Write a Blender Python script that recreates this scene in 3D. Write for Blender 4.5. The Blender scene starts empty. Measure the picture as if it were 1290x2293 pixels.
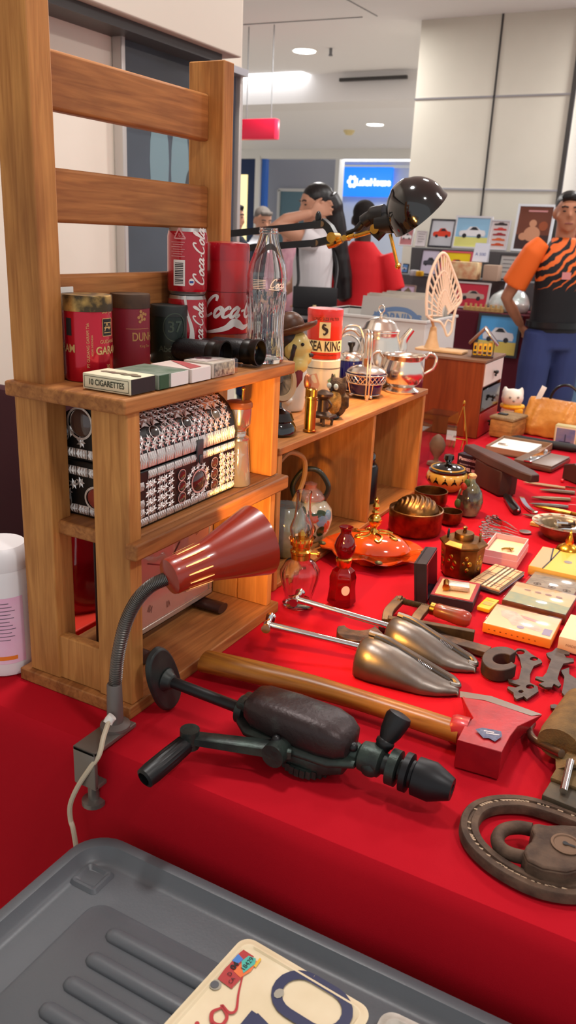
import bpy, bmesh, math, random
from mathutils import Vector, Matrix
random.seed(11)
sc = bpy.context.scene
COL = sc.collection
PI = math.pi
T = 0.75                     # table top height
R_ = math.radians
V = Vector

# ---------------------------------------------------------------- camera
FPX = 1839.4
_p, _y, _r = R_(18.7224), R_(27.987), R_(2.644)
FW = V((-math.sin(_y)*math.cos(_p), math.cos(_y)*math.cos(_p), -math.sin(_p)))
_rt = V((math.cos(_y), math.sin(_y), 0)); _up = _rt.cross(FW)
RT = _rt*math.cos(_r) + _up*math.sin(_r)
UP = _up*math.cos(_r) - _rt*math.sin(_r)
EYE = V((0, 0, T+0.61))
cam = bpy.data.cameras.new('camera'); camo = bpy.data.objects.new('camera', cam); COL.objects.link(camo)
cam.sensor_fit = 'VERTICAL'; cam.sensor_height = 24; cam.lens = FPX/2293*24
cam.clip_start = 0.02; cam.clip_end = 60
cam.dof.use_dof = True; cam.dof.focus_distance = 1.15; cam.dof.aperture_fstop = 6.5
camo.matrix_world = Matrix((( RT.x, UP.x, -FW.x, 0), (RT.y, UP.y, -FW.y, 0), (RT.z, UP.z, -FW.z, EYE.z), (0, 0, 0, 1)))
sc.camera = camo

def _ray(u, v): return FW + RT*((u-645)/FPX) - UP*((v-1146.5)/FPX)
def pz(u, v, z=0.0):          # point on the level z above the table top
    d = _ray(u, v); return EYE + d*((z+T-EYE.z)/d.z)
def py(u, v, y):
    d = _ray(u, v); return EYE + d*(y/d.y)
def px(u, v, x):
    d = _ray(u, v); return EYE + d*(x/d.x)
def pd(u, v, t): return EYE + _ray(u, v)*t
def tocam(p): return math.atan2(-p[1], -p[0])      # heading from a point to the viewer

# ---------------------------------------------------------------- materials
def lin(c):
    return tuple((x/255/12.92 if x/255 <= .04045 else ((x/255+.055)/1.055)**2.4) for x in c)
MATS = {}
def mat(name, col, rough=.5, metal=0., col2=None, scale=15., stretch=(1, 1, 1), bump=0., bscale=None, lo=.35, hi=.65,
        trans=0., ior=1.45, coat=0., emit=0., spec=.5, detail=6., sheen=0., alpha=1.):
    if name in MATS: return MATS[name]
    m = bpy.data.materials.new(name); m.use_nodes = True; nt = m.node_tree; N = nt.nodes; L = nt.links
    b = N['Principled BSDF']
    c = lin(col)
    b.inputs['Base Color'].default_value = (*c, 1); b.inputs['Roughness'].default_value = rough
    b.inputs['Metallic'].default_value = metal; b.inputs['Specular IOR Level'].default_value = spec
    b.inputs['Transmission Weight'].default_value = trans; b.inputs['IOR'].default_value = ior
    b.inputs['Coat Weight'].default_value = coat; b.inputs['Coat Roughness'].default_value = .06
    b.inputs['Alpha'].default_value = alpha
    if sheen: b.inputs['Sheen Weight'].default_value = sheen
    if emit:
        b.inputs['Emission Color'].default_value = (*c, 1); b.inputs['Emission Strength'].default_value = emit
    if col2 or bump:
        tc = N.new('ShaderNodeTexCoord'); mp = N.new('ShaderNodeMapping'); mp.inputs['Scale'].default_value = stretch
        L.new(tc.outputs['Object'], mp.inputs['Vector'])
    if col2:
        n = N.new('ShaderNodeTexNoise'); n.inputs['Scale'].default_value = scale; n.inputs['Detail'].default_value = detail
        L.new(mp.outputs['Vector'], n.inputs['Vector'])
        r = N.new('ShaderNodeValToRGB'); r.color_ramp.elements[0].position = lo; r.color_ramp.elements[1].position = hi
        r.color_ramp.elements[0].color = (*c, 1); r.color_ramp.elements[1].color = (*lin(col2), 1)
        L.new(n.outputs['Fac'], r.inputs['Fac']); L.new(r.outputs['Color'], b.inputs['Base Color'])
    if bump:
        n2 = N.new('ShaderNodeTexNoise'); n2.inputs['Scale'].default_value = bscale or scale*2; n2.inputs['Detail'].default_value = 5
        L.new(mp.outputs['Vector'], n2.inputs['Vector'])
        bp = N.new('ShaderNodeBump'); bp.inputs['Strength'].default_value = bump; bp.inputs['Distance'].default_value = .002
        L.new(n2.outputs['Fac'], bp.inputs['Height']); L.new(bp.outputs['Normal'], b.inputs['Normal'])
    MATS[name] = m; return m
def wood(name, c1, c2, axis='z', rough=.55, s=9., knots=True):
    if name in MATS: return MATS[name]
    m = bpy.data.materials.new(name); m.use_nodes = True; nt = m.node_tree; N = nt.nodes; L = nt.links
    b = N['Principled BSDF']; b.inputs['Roughness'].default_value = rough; b.inputs['Specular IOR Level'].default_value = .3
    tc = N.new('ShaderNodeTexCoord'); mp = N.new('ShaderNodeMapping')
    k = {'x': (.06, 1, 1), 'y': (1, .06, 1), 'z': (1, 1, .06)}[axis]
    mp.inputs['Scale'].default_value = k; L.new(tc.outputs['Object'], mp.inputs['Vector'])
    n = N.new('ShaderNodeTexNoise'); n.inputs['Scale'].default_value = s*14; n.inputs['Detail'].default_value = 7; n.inputs['Distortion'].default_value = .8
    L.new(mp.outputs['Vector'], n.inputs['Vector'])
    r = N.new('ShaderNodeValToRGB'); e = r.color_ramp.elements
    e[0].position = .26; e[0].color = (*lin(c2), 1); e[1].position = .7; e[1].color = (*lin(c1), 1)
    L.new(n.outputs['Fac'], r.inputs['Fac'])
    n2 = N.new('ShaderNodeTexNoise'); n2.inputs['Scale'].default_value = s*1.6; n2.inputs['Detail'].default_value = 4
    mp2 = N.new('ShaderNodeMapping'); mp2.inputs['Scale'].default_value = tuple(.35 if q < 1 else 1 for q in k)
    L.new(tc.outputs['Object'], mp2.inputs['Vector']); L.new(mp2.outputs['Vector'], n2.inputs['Vector'])
    r2 = N.new('ShaderNodeValToRGB'); e = r2.color_ramp.elements
    e[0].position = .27; e[0].color = (.5, .43, .4, 1); e[1].position = .55; e[1].color = (1, 1, 1, 1)
    L.new(n2.outputs['Fac'], r2.inputs['Fac'])
    mx = N.new('ShaderNodeMix'); mx.data_type = 'RGBA'; mx.blend_type = 'MULTIPLY'; mx.inputs[0].default_value = .75
    L.new(r.outputs['Color'], mx.inputs[6]); L.new(r2.outputs['Color'], mx.inputs[7]); L.new(mx.outputs[2], b.inputs['Base Color'])
    bp = N.new('ShaderNodeBump'); bp.inputs['Strength'].default_value = .25; bp.inputs['Distance'].default_value = .001
    L.new(n.outputs['Fac'], bp.inputs['Height']); L.new(bp.outputs['Normal'], b.inputs['Normal'])
    MATS[name] = m; return m

# ---------------------------------------------------------------- mesh helpers
def B(): return bmesh.new()
def _xf(vs, M):
    if M is not None:
        for v in vs: v.co = M @ v.co
def box(bm, c, s, M=None, taper=None):
    """c centre, s full sizes"""
    x, y, z = s[0]/2, s[1]/2, s[2]/2; k = taper or 1
    co = [(-x, -y, -z), (x, -y, -z), (x, y, -z), (-x, y, -z), (-x*k, -y*k, z), (x*k, -y*k, z), (x*k, y*k, z), (-x*k, y*k, z)]
    vs = [bm.verts.new(V(p)+V(c)) for p in co]
    for f in ((3, 2, 1, 0), (4, 5, 6, 7), (0, 1, 5, 4), (1, 2, 6, 5), (2, 3, 7, 6), (3, 0, 4, 7)): bm.faces.new([vs[i] for i in f])
    _xf(vs, M); return vs
def rbox(bm, c, s, r=.004, M=None, seg=2):
    t = bmesh.new(); box(t, c, s)
    bmesh.ops.bevel(t, geom=t.edges[:], offset=r, segments=seg, profile=.5, affect='EDGES')
    merge(bm, t, M)
def merge(bm, t, M=None):
    if M is not None: t.transform(M)
    me = bpy.data.meshes.new('tmp'); t.to_mesh(me); t.free(); bm.from_mesh(me); bpy.data.meshes.remove(me)
def lathe(bm, prof, seg=32, M=None, flute=0, fn=0, fr=None, sx=1., sy=1.):
    """prof: (radius, z) from bottom to top; flute: depth of fn ribs"""
    rings = []; allv = []
    for r, z in prof:
        if r < 1e-6:
            v = bm.verts.new((0, 0, z)); rings.append([v]); allv.append(v); continue
        ring = []
        for i in range(seg):
            a = 2*PI*i/seg; k = 1
            if flute and (fr is None or fr[0] <= z <= fr[1]): k = 1+flute*math.cos(fn*a)
            ring.append(bm.verts.new((r*k*math.cos(a)*sx, r*k*math.sin(a)*sy, z)))
        rings.append(ring); allv += ring
    for a, b in zip(rings, rings[1:]):
        if len(a) == 1 and len(b) == 1: continue
        for i in range(seg):
            j = (i+1) % seg
            if len(a) == 1: bm.faces.new((a[0], b[j], b[i]))
            elif len(b) == 1: bm.faces.new((a[i], a[j], b[0]))
            else: bm.faces.new((a[i], a[j], b[j], b[i]))
    for ring, fl in ((rings[0], True), (rings[-1], False)):
        if len(ring) > 1:
            try: bm.faces.new(ring[::-1] if fl else ring)
            except ValueError: pass
    _xf(allv, M); return allv
def shell(bm, prof, **k):      # open lathe without caps: outer profile then inner profile back (closed by caller)
    n = len(bm.faces); lathe(bm, prof, **k)
def cyl(bm, a, b, r, seg=16, r2=None):
    tube(bm, [a, b], [r, r if r2 is None else r2], seg)
def frame_of(d):
    d = V(d).normalized(); h = V((0, 0, 1)) if abs(d.z) < .95 else V((1, 0, 0))
    x = h.cross(d).normalized(); y = d.cross(x); return x, y
def tube(bm, pts, r, seg=10, closed=False, cap=True, sec=None, up=None):
    """sweep: r number or list; sec optional 2D section (scaled by r)"""
    pts = [V(p) for p in pts]; n = len(pts); rr = r if isinstance(r, (list, tuple)) else [r]*n
    sec = sec or [(math.cos(2*PI*i/seg), math.sin(2*PI*i/seg)) for i in range(seg)]; seg = len(sec)
    rings = []; px_ = None
    for i, p in enumerate(pts):
        if closed: d = pts[(i+1) % n]-pts[i-1]
        else: d = pts[min(i+1, n-1)]-pts[max(i-1, 0)]
        d.normalize()
        if up is not None:
            x = V(up).cross(d).normalized(); y = d.cross(x)
        elif px_ is None: x, y = frame_of(d)
        else:
            x = (px_-d*px_.dot(d)).normalized(); y = d.cross(x)
        px_ = x
        rings.append([bm.verts.new(p+(x*a+y*b)*rr[i]) for a, b in sec])
    m = n if closed else n-1
    for i in range(m):
        a, b = rings[i], rings[(i+1) % n]
        for k in range(seg):
            j = (k+1) % seg; bm.faces.new((a[k], a[j], b[j], b[k]))
    if cap and not closed:
        bm.faces.new(rings[0][::-1]); bm.faces.new(rings[-1])
    return rings
def prism(bm, poly, z0, z1, M=None, top=None):
    """extrude 2D polygon; top: optional 2D polygon for the upper face"""
    lo = [bm.verts.new((x, y, z0)) for x, y in poly]; hi = [bm.verts.new((x, y, z1)) for x, y in (top or poly)]
    n = len(poly)
    fs = [bm.faces.new(lo[::-1]), bm.faces.new(hi)]
    for i in range(n):
        j = (i+1) % n; bm.faces.new((lo[i], lo[j], hi[j], hi[i]))
    _xf(lo+hi, M); return lo, hi
def ball(bm, c, r, seg=16, M=None):
    r = r if isinstance(r, (tuple, list)) else (r, r, r); n = max(6, seg//2); c = V(c)
    t = [[bm.verts.new(c+V((r[0]*math.sin(PI*i/n)*math.cos(2*PI*j/seg), r[1]*math.sin(PI*i/n)*math.sin(2*PI*j/seg), r[2]*math.cos(PI*i/n)))) for j in range(seg)] if 0 < i < n else [bm.verts.new(c+V((0, 0, r[2]*(1 if i == 0 else -1))))] for i in range(n+1)]
    for a, b in zip(t, t[1:]):
        for j in range(seg):
            k = (j+1) % seg
            if len(a) == 1: bm.faces.new((a[0], b[j], b[k]))
            elif len(b) == 1: bm.faces.new((a[j], b[0], a[k]))
            else: bm.faces.new((a[j], b[j], b[k], a[k]))
    if M is not None: _xf([v for q in t for v in q], M)
def loft(bm, rings, seg=20, cap=True):
    """rings: list of (centre, rx, ry[, power]) in horizontal planes"""
    R = []
    for q in rings:
        c, rx, ry = V(q[0]), q[1], q[2]; pw = q[3] if len(q) > 3 else 1.
        ring = []
        for i in range(seg):
            a = 2*PI*i/seg; ca, sa = math.cos(a), math.sin(a)
            ring.append(bm.verts.new(c+V((rx*math.copysign(abs(ca)**pw, ca), ry*math.copysign(abs(sa)**pw, sa), 0))))
        R.append(ring)
    for a, b in zip(R, R[1:]):
        for k in range(seg):
            j = (k+1) % seg; bm.faces.new((a[k], a[j], b[j], b[k]))
    if cap: bm.faces.new(R[0][::-1]); bm.faces.new(R[-1])
def spline(pts, n=8, closed=False):
    P = [V(p) for p in pts]; out = []; m = len(P)
    for i in range(m if closed else m-1):
        p0 = P[i-1] if (i or closed) else P[0]*2-P[1]; p1 = P[i]; p2 = P[(i+1) % m]
        p3 = P[(i+2) % m] if (closed or i+2 < m) else p2*2-p1
        for k in range(n):
            t = k/n
            out.append(.5*((2*p1)+(p2-p0)*t+(2*p0-5*p1+4*p2-p3)*t*t+(3*p1-p0-3*p2+p3)*t**3))
    if not closed: out.append(P[-1])
    return out
def ribbon(bm, pts, w, f, h=.0003, n=6, smooth=True):
    """flat stroke through 2D pts with width w (number or list) mapped to 3D by f(x, y, h)"""
    P = [V((p[0], p[1], 0)) for p in pts]; W = w if isinstance(w, (list, tuple)) else [w]*len(P)
    if smooth and len(P) > 2:
        Q = spline(P, n); W = [W[min(int(i/n), len(W)-1)]*(1-(i/n) % 1)+W[min(int(i/n)+1, len(W)-1)]*((i/n) % 1) for i in range(len(Q))]; P = Q
    else:
        Q = []; W2 = []
        for i in range(len(P)-1):
            for k in range(n): Q.append(P[i].lerp(P[i+1], k/n)); W2.append(W[i]+(W[i+1]-W[i])*k/n)
        Q.append(P[-1]); W2.append(W[-1]); P, W = Q, W2
    prev = None
    for i, p in enumerate(P):
        d = P[min(i+1, len(P)-1)]-P[max(i-1, 0)]
        nr = V((-d.y, d.x, 0)).normalized() if d.length > 1e-9 else V((0, 1, 0))
        a, b = p+nr*W[i]/2, p-nr*W[i]/2
        q = [bm.verts.new(f(a.x, a.y, h)), bm.verts.new(f(b.x, b.y, h))]
        if prev: bm.faces.new((prev[0], prev[1], q[1], q[0]))
        prev = q
def patch(bm, x0, y0, x1, y1, f, h=.0002, nx=8, ny=1):
    g = [[bm.verts.new(f(x0+(x1-x0)*i/nx, y0+(y1-y0)*j/ny, h)) for i in range(nx+1)] for j in range(ny+1)]
    for j in range(ny):
        for i in range(nx): bm.faces.new((g[j][i], g[j][i+1], g[j+1][i+1], g[j+1][i]))
def poly(bm, pts, f, h=.0003):
    bm.faces.new([bm.verts.new(f(x, y, h)) for x, y in pts])
def disc(bm, cx, cy, r, f, h=.0003, n=16, ry=None):
    poly(bm, [(cx+r*math.cos(2*PI*i/n), cy+(ry or r)*math.sin(2*PI*i/n)) for i in range(n)], f, h)
def holed(bm, outer, holes, z0, z1):
    cu = bpy.data.curves.new('t', 'CURVE'); cu.dimensions = '2D'; cu.fill_mode = 'BOTH'; cu.extrude = (z1-z0)/2
    for L in [outer]+holes:
        s = cu.splines.new('POLY'); s.points.add(len(L)-1); s.use_cyclic_u = True
        for p, (x, y) in zip(s.points, L): p.co = (x, y, 0, 1)
    o = bpy.data.objects.new('t', cu); COL.objects.link(o); me = bpy.data.meshes.new_from_object(o.evaluated_get(bpy.context.evaluated_depsgraph_get()))
    bpy.data.objects.remove(o); bpy.data.curves.remove(cu); t = bmesh.new(); t.from_mesh(me); bpy.data.meshes.remove(me)
    bmesh.ops.remove_doubles(t, verts=t.verts[:], dist=1e-5); merge(bm, t, TR(0, 0, (z0+z1)/2))
def flat(M): return lambda x, y, h: M @ V((x, y, h))
def cylmap(r, a0, z0=0): return lambda x, y, h: V(((r+h)*math.cos(a0+x/r), (r+h)*math.sin(a0+x/r), z0+y))
def text(bm, s, size, f, x=0, y=0, h=.0004, align='CENTER', sx=1., bold=0.):
    cu = bpy.data.curves.new('t', 'FONT'); cu.body = s; cu.size = size; cu.align_x = align; cu.align_y = 'CENTER'; cu.offset = bold
    o = bpy.data.objects.new('t', cu); COL.objects.link(o)
    dg = bpy.context.evaluated_depsgraph_get(); me = bpy.data.meshes.new_from_object(o.evaluated_get(dg))
    bpy.data.objects.remove(o); bpy.data.curves.remove(cu)
    t = bmesh.new(); t.from_mesh(me); bpy.data.meshes.remove(me)
    mp = {}
    for v in t.verts: mp[v] = bm.verts.new(f(x+v.co.x*sx, y+v.co.y, h))
    for fc in t.faces:
        try: bm.faces.new([mp[v] for v in fc.verts])
        except ValueError: pass
    t.free()
def AX(a, b, up=(0, 0, 1)):
    """matrix with origin a, X axis towards b, Z close to up"""
    a, b = V(a), V(b); x = (b-a).normalized(); z = V(up); y = z.cross(x).normalized(); z = x.cross(y)
    return Matrix(((x.x, y.x, z.x, a.x), (x.y, y.y, z.y, a.y), (x.z, y.z, z.z, a.z), (0, 0, 0, 1)))
def TR(x=0, y=0, z=0): return Matrix.Translation((x, y, z))
def RX(a): return Matrix.Rotation(a, 4, 'X')
def RY(a): return Matrix.Rotation(a, 4, 'Y')
def RZ(a): return Matrix.Rotation(a, 4, 'Z')

# ---------------------------------------------------------------- objects
MW = {}
def obj(name, bm, m, parent=None, smooth=40, bevel=0, world=False, seg=2, fuse=0, fs=6, kind=None, recalc=True):
    if world and parent is not None: bm.transform(MW[parent.name].inverted())
    if recalc: bmesh.ops.recalc_face_normals(bm, faces=bm.faces[:])
    me = bpy.data.meshes.new(name); bm.to_mesh(me); bm.free()
    o = bpy.data.objects.new(name, me); COL.objects.link(o); me.materials.append(m)
    if smooth and not fuse:
        me.shade_smooth()
        try: me.set_sharp_from_angle(angle=R_(smooth))
        except Exception: pass
    if bevel:
        md = o.modifiers.new('bevel', 'BEVEL'); md.width = bevel; md.segments = seg; md.limit_method = 'ANGLE'; md.angle_limit = R_(40)
    if fuse:
        md = o.modifiers.new('remesh', 'REMESH'); md.mode = 'VOXEL'; md.voxel_size = fuse; md.use_smooth_shade = True
        md = o.modifiers.new('smooth', 'SMOOTH'); md.iterations = fs; md.factor = .5
    if parent is not None: o.parent = parent
    if kind: o['kind'] = kind
    MW[o.name] = Matrix.Identity(4) if parent is None else MW[parent.name]
    return o
def tag(o, label, cat, group=None):
    o['label'] = label; o['category'] = cat
    if group: o['group'] = group
    return o
def thing(name, label, cat, loc=(0, 0, 0), rz=0., group=None, M=None):
    o = bpy.data.objects.new(name, None); COL.objects.link(o); o.empty_display_size = .02
    M = M if M is not None else Matrix.Translation(V(loc)) @ RZ(rz)
    o.matrix_world = M; MW[o.name] = M.copy()
    return tag(o, label, cat, group)
def single(name, bm, m, label, cat, loc=None, rz=0., group=None, M=None, **k):
    M = M if M is not None else (Matrix.Translation(V(loc)) @ RZ(rz) if loc is not None else Matrix.Identity(4))
    o = obj(name, bm, m, **k); o.matrix_world = M; MW[o.name] = M.copy()
    return tag(o, label, cat, group)
def struct(name, bm, m, **k):
    return obj(name, bm, m, kind='structure', **k)
def plabel(o, s): o['label'] = s; return o
def dup(root, loc=None, rz=0., label=None, group=None, M=None):
    r = root.copy(); COL.objects.link(r)
    r.matrix_world = M if M is not None else Matrix.Translation(V(loc)) @ RZ(rz); MW[r.name] = r.matrix_world.copy()
    if label: r['label'] = label
    if group: r['group'] = group
    for ch in root.children:
        c = ch.copy(); COL.objects.link(c); c.parent = r; MW[c.name] = MW[r.name]
        for g in ch.children:
            d = g.copy(); COL.objects.link(d); d.parent = c; MW[d.name] = MW[r.name]
    return r

def thin(name, tint=(255, 255, 255), rough=.03, boost=1.6):
    m = bpy.data.materials.new(name); m.use_nodes = True; nt = m.node_tree; N = nt.nodes; L = nt.links
    N.remove(N['Principled BSDF']); t = N.new('ShaderNodeBsdfTransparent'); t.inputs[0].default_value = (*lin(tint), 1)
    g = N.new('ShaderNodeBsdfGlossy'); g.inputs['Roughness'].default_value = rough; fr = N.new('ShaderNodeFresnel'); fr.inputs[0].default_value = 1.45
    k = N.new('ShaderNodeMath'); k.operation = 'MULTIPLY'; k.inputs[1].default_value = boost; k.use_clamp = True; ge = N.new('ShaderNodeNewGeometry'); sb = N.new('ShaderNodeMath'); sb.operation = 'SUBTRACT'; L.new(fr.outputs[0], sb.inputs[0]); L.new(ge.outputs['Backfacing'], sb.inputs[1]); sb.use_clamp = True; L.new(sb.outputs[0], k.inputs[0])
    mx = N.new('ShaderNodeMixShader'); L.new(k.outputs[0], mx.inputs[0]); L.new(t.outputs[0], mx.inputs[1]); L.new(g.outputs[0], mx.inputs[2])
    L.new(mx.outputs[0], N['Material Output'].inputs[0]); MATS[name] = m; return m
# shared materials
thin('pane')
m_cloth = mat('red_cloth', (180, 16, 32), .85, bump=.12, bscale=900, spec=.12)
m_silver = mat('silver', (232, 222, 210), .2, 1)
m_chrome = mat('chrome', (230, 230, 230), .1, 1)
m_brass = mat('brass', (215, 165, 70), .25, 1, col2=(170, 120, 50), scale=40)
m_oldbrass = mat('old_brass', (150, 105, 55), .38, 1, col2=(95, 62, 35), scale=35, bump=.1)
m_black = mat('black_plastic', (14, 14, 15), .35)
m_blackgloss = mat('black_gloss', (6, 6, 7), .08, coat=1)
m_iron = mat('old_iron', (70, 58, 52), .55, .6, col2=(104, 78, 62), scale=60, bump=.35, bscale=140)
m_rust = mat('rusty_iron', (66, 49, 39), .75, .25, col2=(100, 78, 62), scale=45, bump=.6, bscale=120)
m_glass = mat('clear_glass', (250, 252, 250), .02, trans=1, ior=1.45)
m_white = mat('white_paint', (235, 232, 225), .5)
m_cream = mat('cream_paper', (230, 222, 190), .6)
m_paper = mat('white_paper', (236, 234, 228), .6)
m_grey = mat('grey_paint', (120, 120, 122), .5)
m_dark = mat('dark_ink', (24, 22, 24), .6)
m_darkcard = mat('dark_card', (38, 36, 38), .55)
m_skin = mat('skin', (205, 150, 122), .55)
m_skin2 = mat('skin_tan', (176, 118, 88), .55)
m_skin3 = mat('skin_dark', (62, 40, 32), .5)
m_hair = mat('black_hair', (14, 12, 13), .38, col2=(34, 28, 28), scale=90, stretch=(1, 1, .1), bump=.4, bscale=300)
def on(u, z, y=None, x=None):
    """the point of level z seen in picture column u at depth y (or at x)"""
    lo, hi = 600., 2290.
    f = lambda v: pz(u, v, z)
    for _ in range(50):
        m = (lo+hi)/2; p = f(m); d = (p-EYE).dot(FW)
        far = d < 0 or (p.y > y if y is not None else p.x < x)
        if far: lo = m
        else: hi = m
    return f(hi)
def fbox(A, Bq, C, z=.0):
    """frame for a flat box: front edge A-B and back corner C on level z -> (matrix, length, depth)"""
    a, b, c = pz(*A, z), pz(*Bq, z), pz(*C, z); M = AX(a, b); q = M.inverted() @ c
    return M, (b-a).length, q.y
# ================================================================ SETTING
m_wall = mat('cream_wall', (228, 218, 203), .7, col2=(222, 211, 195), scale=3)
m_ceil = mat('ceiling_white', (236, 233, 232), .8)
m_floor = mat('mall_floor', (206, 198, 186), .25, col2=(194, 184, 172), scale=4)
m_pillar = mat('pillar_panel', (214, 208, 194), .35, col2=(208, 202, 188), scale=2)
m_groove = mat('pillar_groove', (60, 56, 54), .4)
m_trimgrey = mat('bulkhead_grey', (198, 188, 174), .6)
m_alu = mat('brushed_aluminium', (190, 186, 190), .3, .9)
Hc, Hl = 2.92, 2.66
YB, YS = 8.4, 12.8
bm = B(); box(bm, (-2.5, 7.2, -.05), (15, 18.4, .1)); struct('floor', bm, m_floor)
bm = B(); box(bm, (-2.5, YB/2-1, Hc+.05), (15, YB+2, .1))
# panel joints in the near ceiling
struct('ceiling', bm, m_ceil)
bm = B(); box(bm, (-2.5, (YB+.5+16.4)/2, Hl+.05), (15, 15.9-YB, .1)); struct('ceiling_low', bm, m_ceil)
bm = B(); box(bm, (-2.5, YB+.25, 2.79), (15, .5, .26)); struct('ceiling_beam', bm, mat('beam_white', (232, 228, 226), .7))
for (a, b) in (((545, 55), (812, 38)), ((770, -5), (845, 36))):
    p, q = pz(*a, Hc-T-.002), pz(*b, Hc-T-.002)
    bm = B(); tube(bm, [p, q], .004, 4); struct('ceiling_seam', bm, m_grey)
XW = -1.75
yend = px(538, 300, XW).y
bm = B(); box(bm, (XW-.08, yend/2-1.0, 1.46), (.16, yend+2, 2.92)); struct('wall_left', bm, m_wall)
# bulkhead above the wall: a boxed soffit with a dark shadow gap
pA, pB = px(300, 0, XW+.13), px(541, 130, XW+.13)
bz = pB.z
bm = B(); box(bm, (XW+.02, (pB.y-1)/2-.25, bz+.35), (.22, pB.y+1.5, .7)); struct('trim_1', bm, m_trimgrey, bevel=.004)
bm = B(); box(bm, (XW+.03, (pB.y-1)/2-.28, bz-.014), (.14, pB.y+1.42, .028)); struct('trim_2', bm, m_groove)
zc = px(530, 150, XW+.05).z
bm = B(); box(bm, (XW+.01, (yend-1)/2-.25, (zc+bz-.028)/2), (.1, yend+1.4, bz-.028-zc)); struct('trim_3', bm, m_alu)
# pillar clad with cream panels
pp = pz(945, 45, Hc-T); yP = pp.y
xr = py(1284, 210, yP).x; xl = py(930, 222, yP).x
bm = B(); box(bm, ((xl+xr)/2, yP+.55, Hc/2), (xr-xl, 1.1, Hc)); struct('pillar', bm, m_pillar)
bm = B()
zz = [py(1107, 216, yP).z, py(1080, 424, yP).z]; zz.append(2*zz[1]-zz[0])
for z in zz: box(bm, ((xl+xr)/2, yP-.0, z), (xr-xl+.012, .012, .012)); box(bm, (xl, yP+.55, z), (.012, 1.1, .012))
struct('trim_4', bm, m_alu)
bm = B(); xs = py(1107, 216, yP).x; box(bm, (xs, yP, Hc/2), (.014, .012, Hc)); box(bm, (xr, yP, Hc/2), (.03, .03, Hc)); struct('trim_5', bm, m_groove)
# a wall beyond the pillar to the right
bm = B(); box(bm, (xr+1.7, yP+1.3, 1.46), (3.4, .1, 2.92)); struct('wall_right', bm, mat('pale_blue_wall', (196, 196, 214), .6))
# ---- shop front across the back
m_blue = mat('navy_blue', (20, 42, 84), .5); m_blue2 = mat('shop_blue', (52, 110, 205), .5)
bm = B(); box(bm, (-2.5, YS+.06, 2.59), (15, .12, .14)); struct('lintel_shop', bm, m_white)
def yb(u, v, y=YS): return py(u, v, y)
xa = yb(572, 400).x; xb = yb(582, 400).x
bm = B(); box(bm, ((xa+xb)/2, YS+.05, 1.3), (xb-xa, .14, 2.52)); struct('shop_jamb', bm, m_white)
x0 = yb(500, 400).x
bm = B(); box(bm, ((x0+xa)/2, YS+.08, 1.3), (xa-x0-.02, .1, 2.52)); struct('wall_navy', bm, m_blue)
xc = yb(583, 400).x; xd = yb(592, 400).x
bm = B(); box(bm, ((xc+xd)/2, YS+.09, 1.3), (xd-xc, .1, 2.52)); struct('wall_blue_strip', bm, m_blue2)
# grey shop wall, white post, rear wall of the shop
YR = YS+1.0
xe, xf = yb(592, 400, YR).x, yb(755, 400, YR).x
bm = B(); box(bm, ((xe+xf)/2-.2, YR+.05, 1.3), (xf-xe+.4, .1, 2.6)); struct('wall_shop_grey', bm, mat('shop_grey', (176, 178, 188), .5))
xg = yb(764, 400, YR).x
bm = B(); box(bm, ((xf+xg)/2, YR, 1.3), (xg-xf, .2, 2.6)); struct('shop_post', bm, m_white)
YT = YS+2.6
bm = B(); box(bm, (-2.5, YT+.1, 1.3), (15, .1, 2.6)); struct('wall_back', bm, mat('shop_back', (214, 220, 232), .6))
# glass door with white frame in the grey wall
ga, gb = yb(626, 425, YR-.02), yb(690, 560, YR-.02)
bm = B()
gw, gh = gb.x-ga.x, ga.z-.02
for (cx, cz, sx, sz) in ((0, gh, gw, .05), (-gw/2, gh/2, .05, gh), (gw/2, gh/2, .05, gh)): box(bm, ((ga.x+gb.x)/2+cx, YR-.03, .02+cz), (sx, .05, sz))
d = struct('door_1', bm, m_white)
bm = B(); box(bm, ((ga.x+gb.x)/2, YR-.02, .02+gh/2), (gw-.06, .02, gh-.04)); obj('glass_panel', bm, mat('door_glass', (120, 150, 160), .12), d)
# lit window in the navy wall
la, lb = yb(537, 412, YS+.0), yb(549, 560, YS+.0)
bm = B(); box(bm, ((la.x+lb.x)/2-.15, YS+.02, (la.z+.6)/2+.1), (lb.x-la.x+.3, .03, la.z-.5)); struct('window_1', bm, mat('lit_window', (255, 236, 170), .5, emit=.9))
# ---- fittings
def downlight(p, label, z):
    t = thing('ceiling_downlight', label, 'light', (p.x, p.y, z))
    bm = B(); lathe(bm, [(.1, -.004), (.115, -.008), (.12, 0)], 28); obj('trim_ring', bm, m_white, t)
    bm = B(); lathe(bm, [(0, -.01), (.098, -.01), (.098, -.003)], 28); obj('lamp_disc', bm, mat('lamp_glow', (255, 252, 245), .5, emit=9), t)
downlight(pz(682, 113, Hc-T), 'round lit downlight in the near ceiling above the red hanging sign', Hc)
downlight(pz(840, 278, Hl-T), 'round lit downlight in the lower ceiling beyond the white beam', Hl)
p = pz(741, 108, Hc-T); t = thing('sprinkler_head', 'small dark sprinkler head on the ceiling beside the near downlight', 'sprinkler', (p.x, p.y, Hc))
bm = B(); cyl(bm, (0, 0, 0), (0, 0, -.05), .014); obj('stem', bm, m_grey, t); bm = B(); lathe(bm, [(.02, -.06), (.02, -.05)], 12); obj('deflector', bm, m_grey, t)
p = pz(782, 292, Hl-T); t = thing('smoke_detector', 'yellowed smoke detector on the lower ceiling left of the far downlight', 'smoke detector', (p.x, p.y, Hl))
bm = B(); lathe(bm, [(0, -.06), (.04, -.055), (.07, -.02), (.075, 0)], 20); obj('housing', bm, mat('old_plastic', (226, 206, 150), .5), t)
a, b = pz(545, 182, Hc-T), pz(690, 166, Hc-T)
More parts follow.
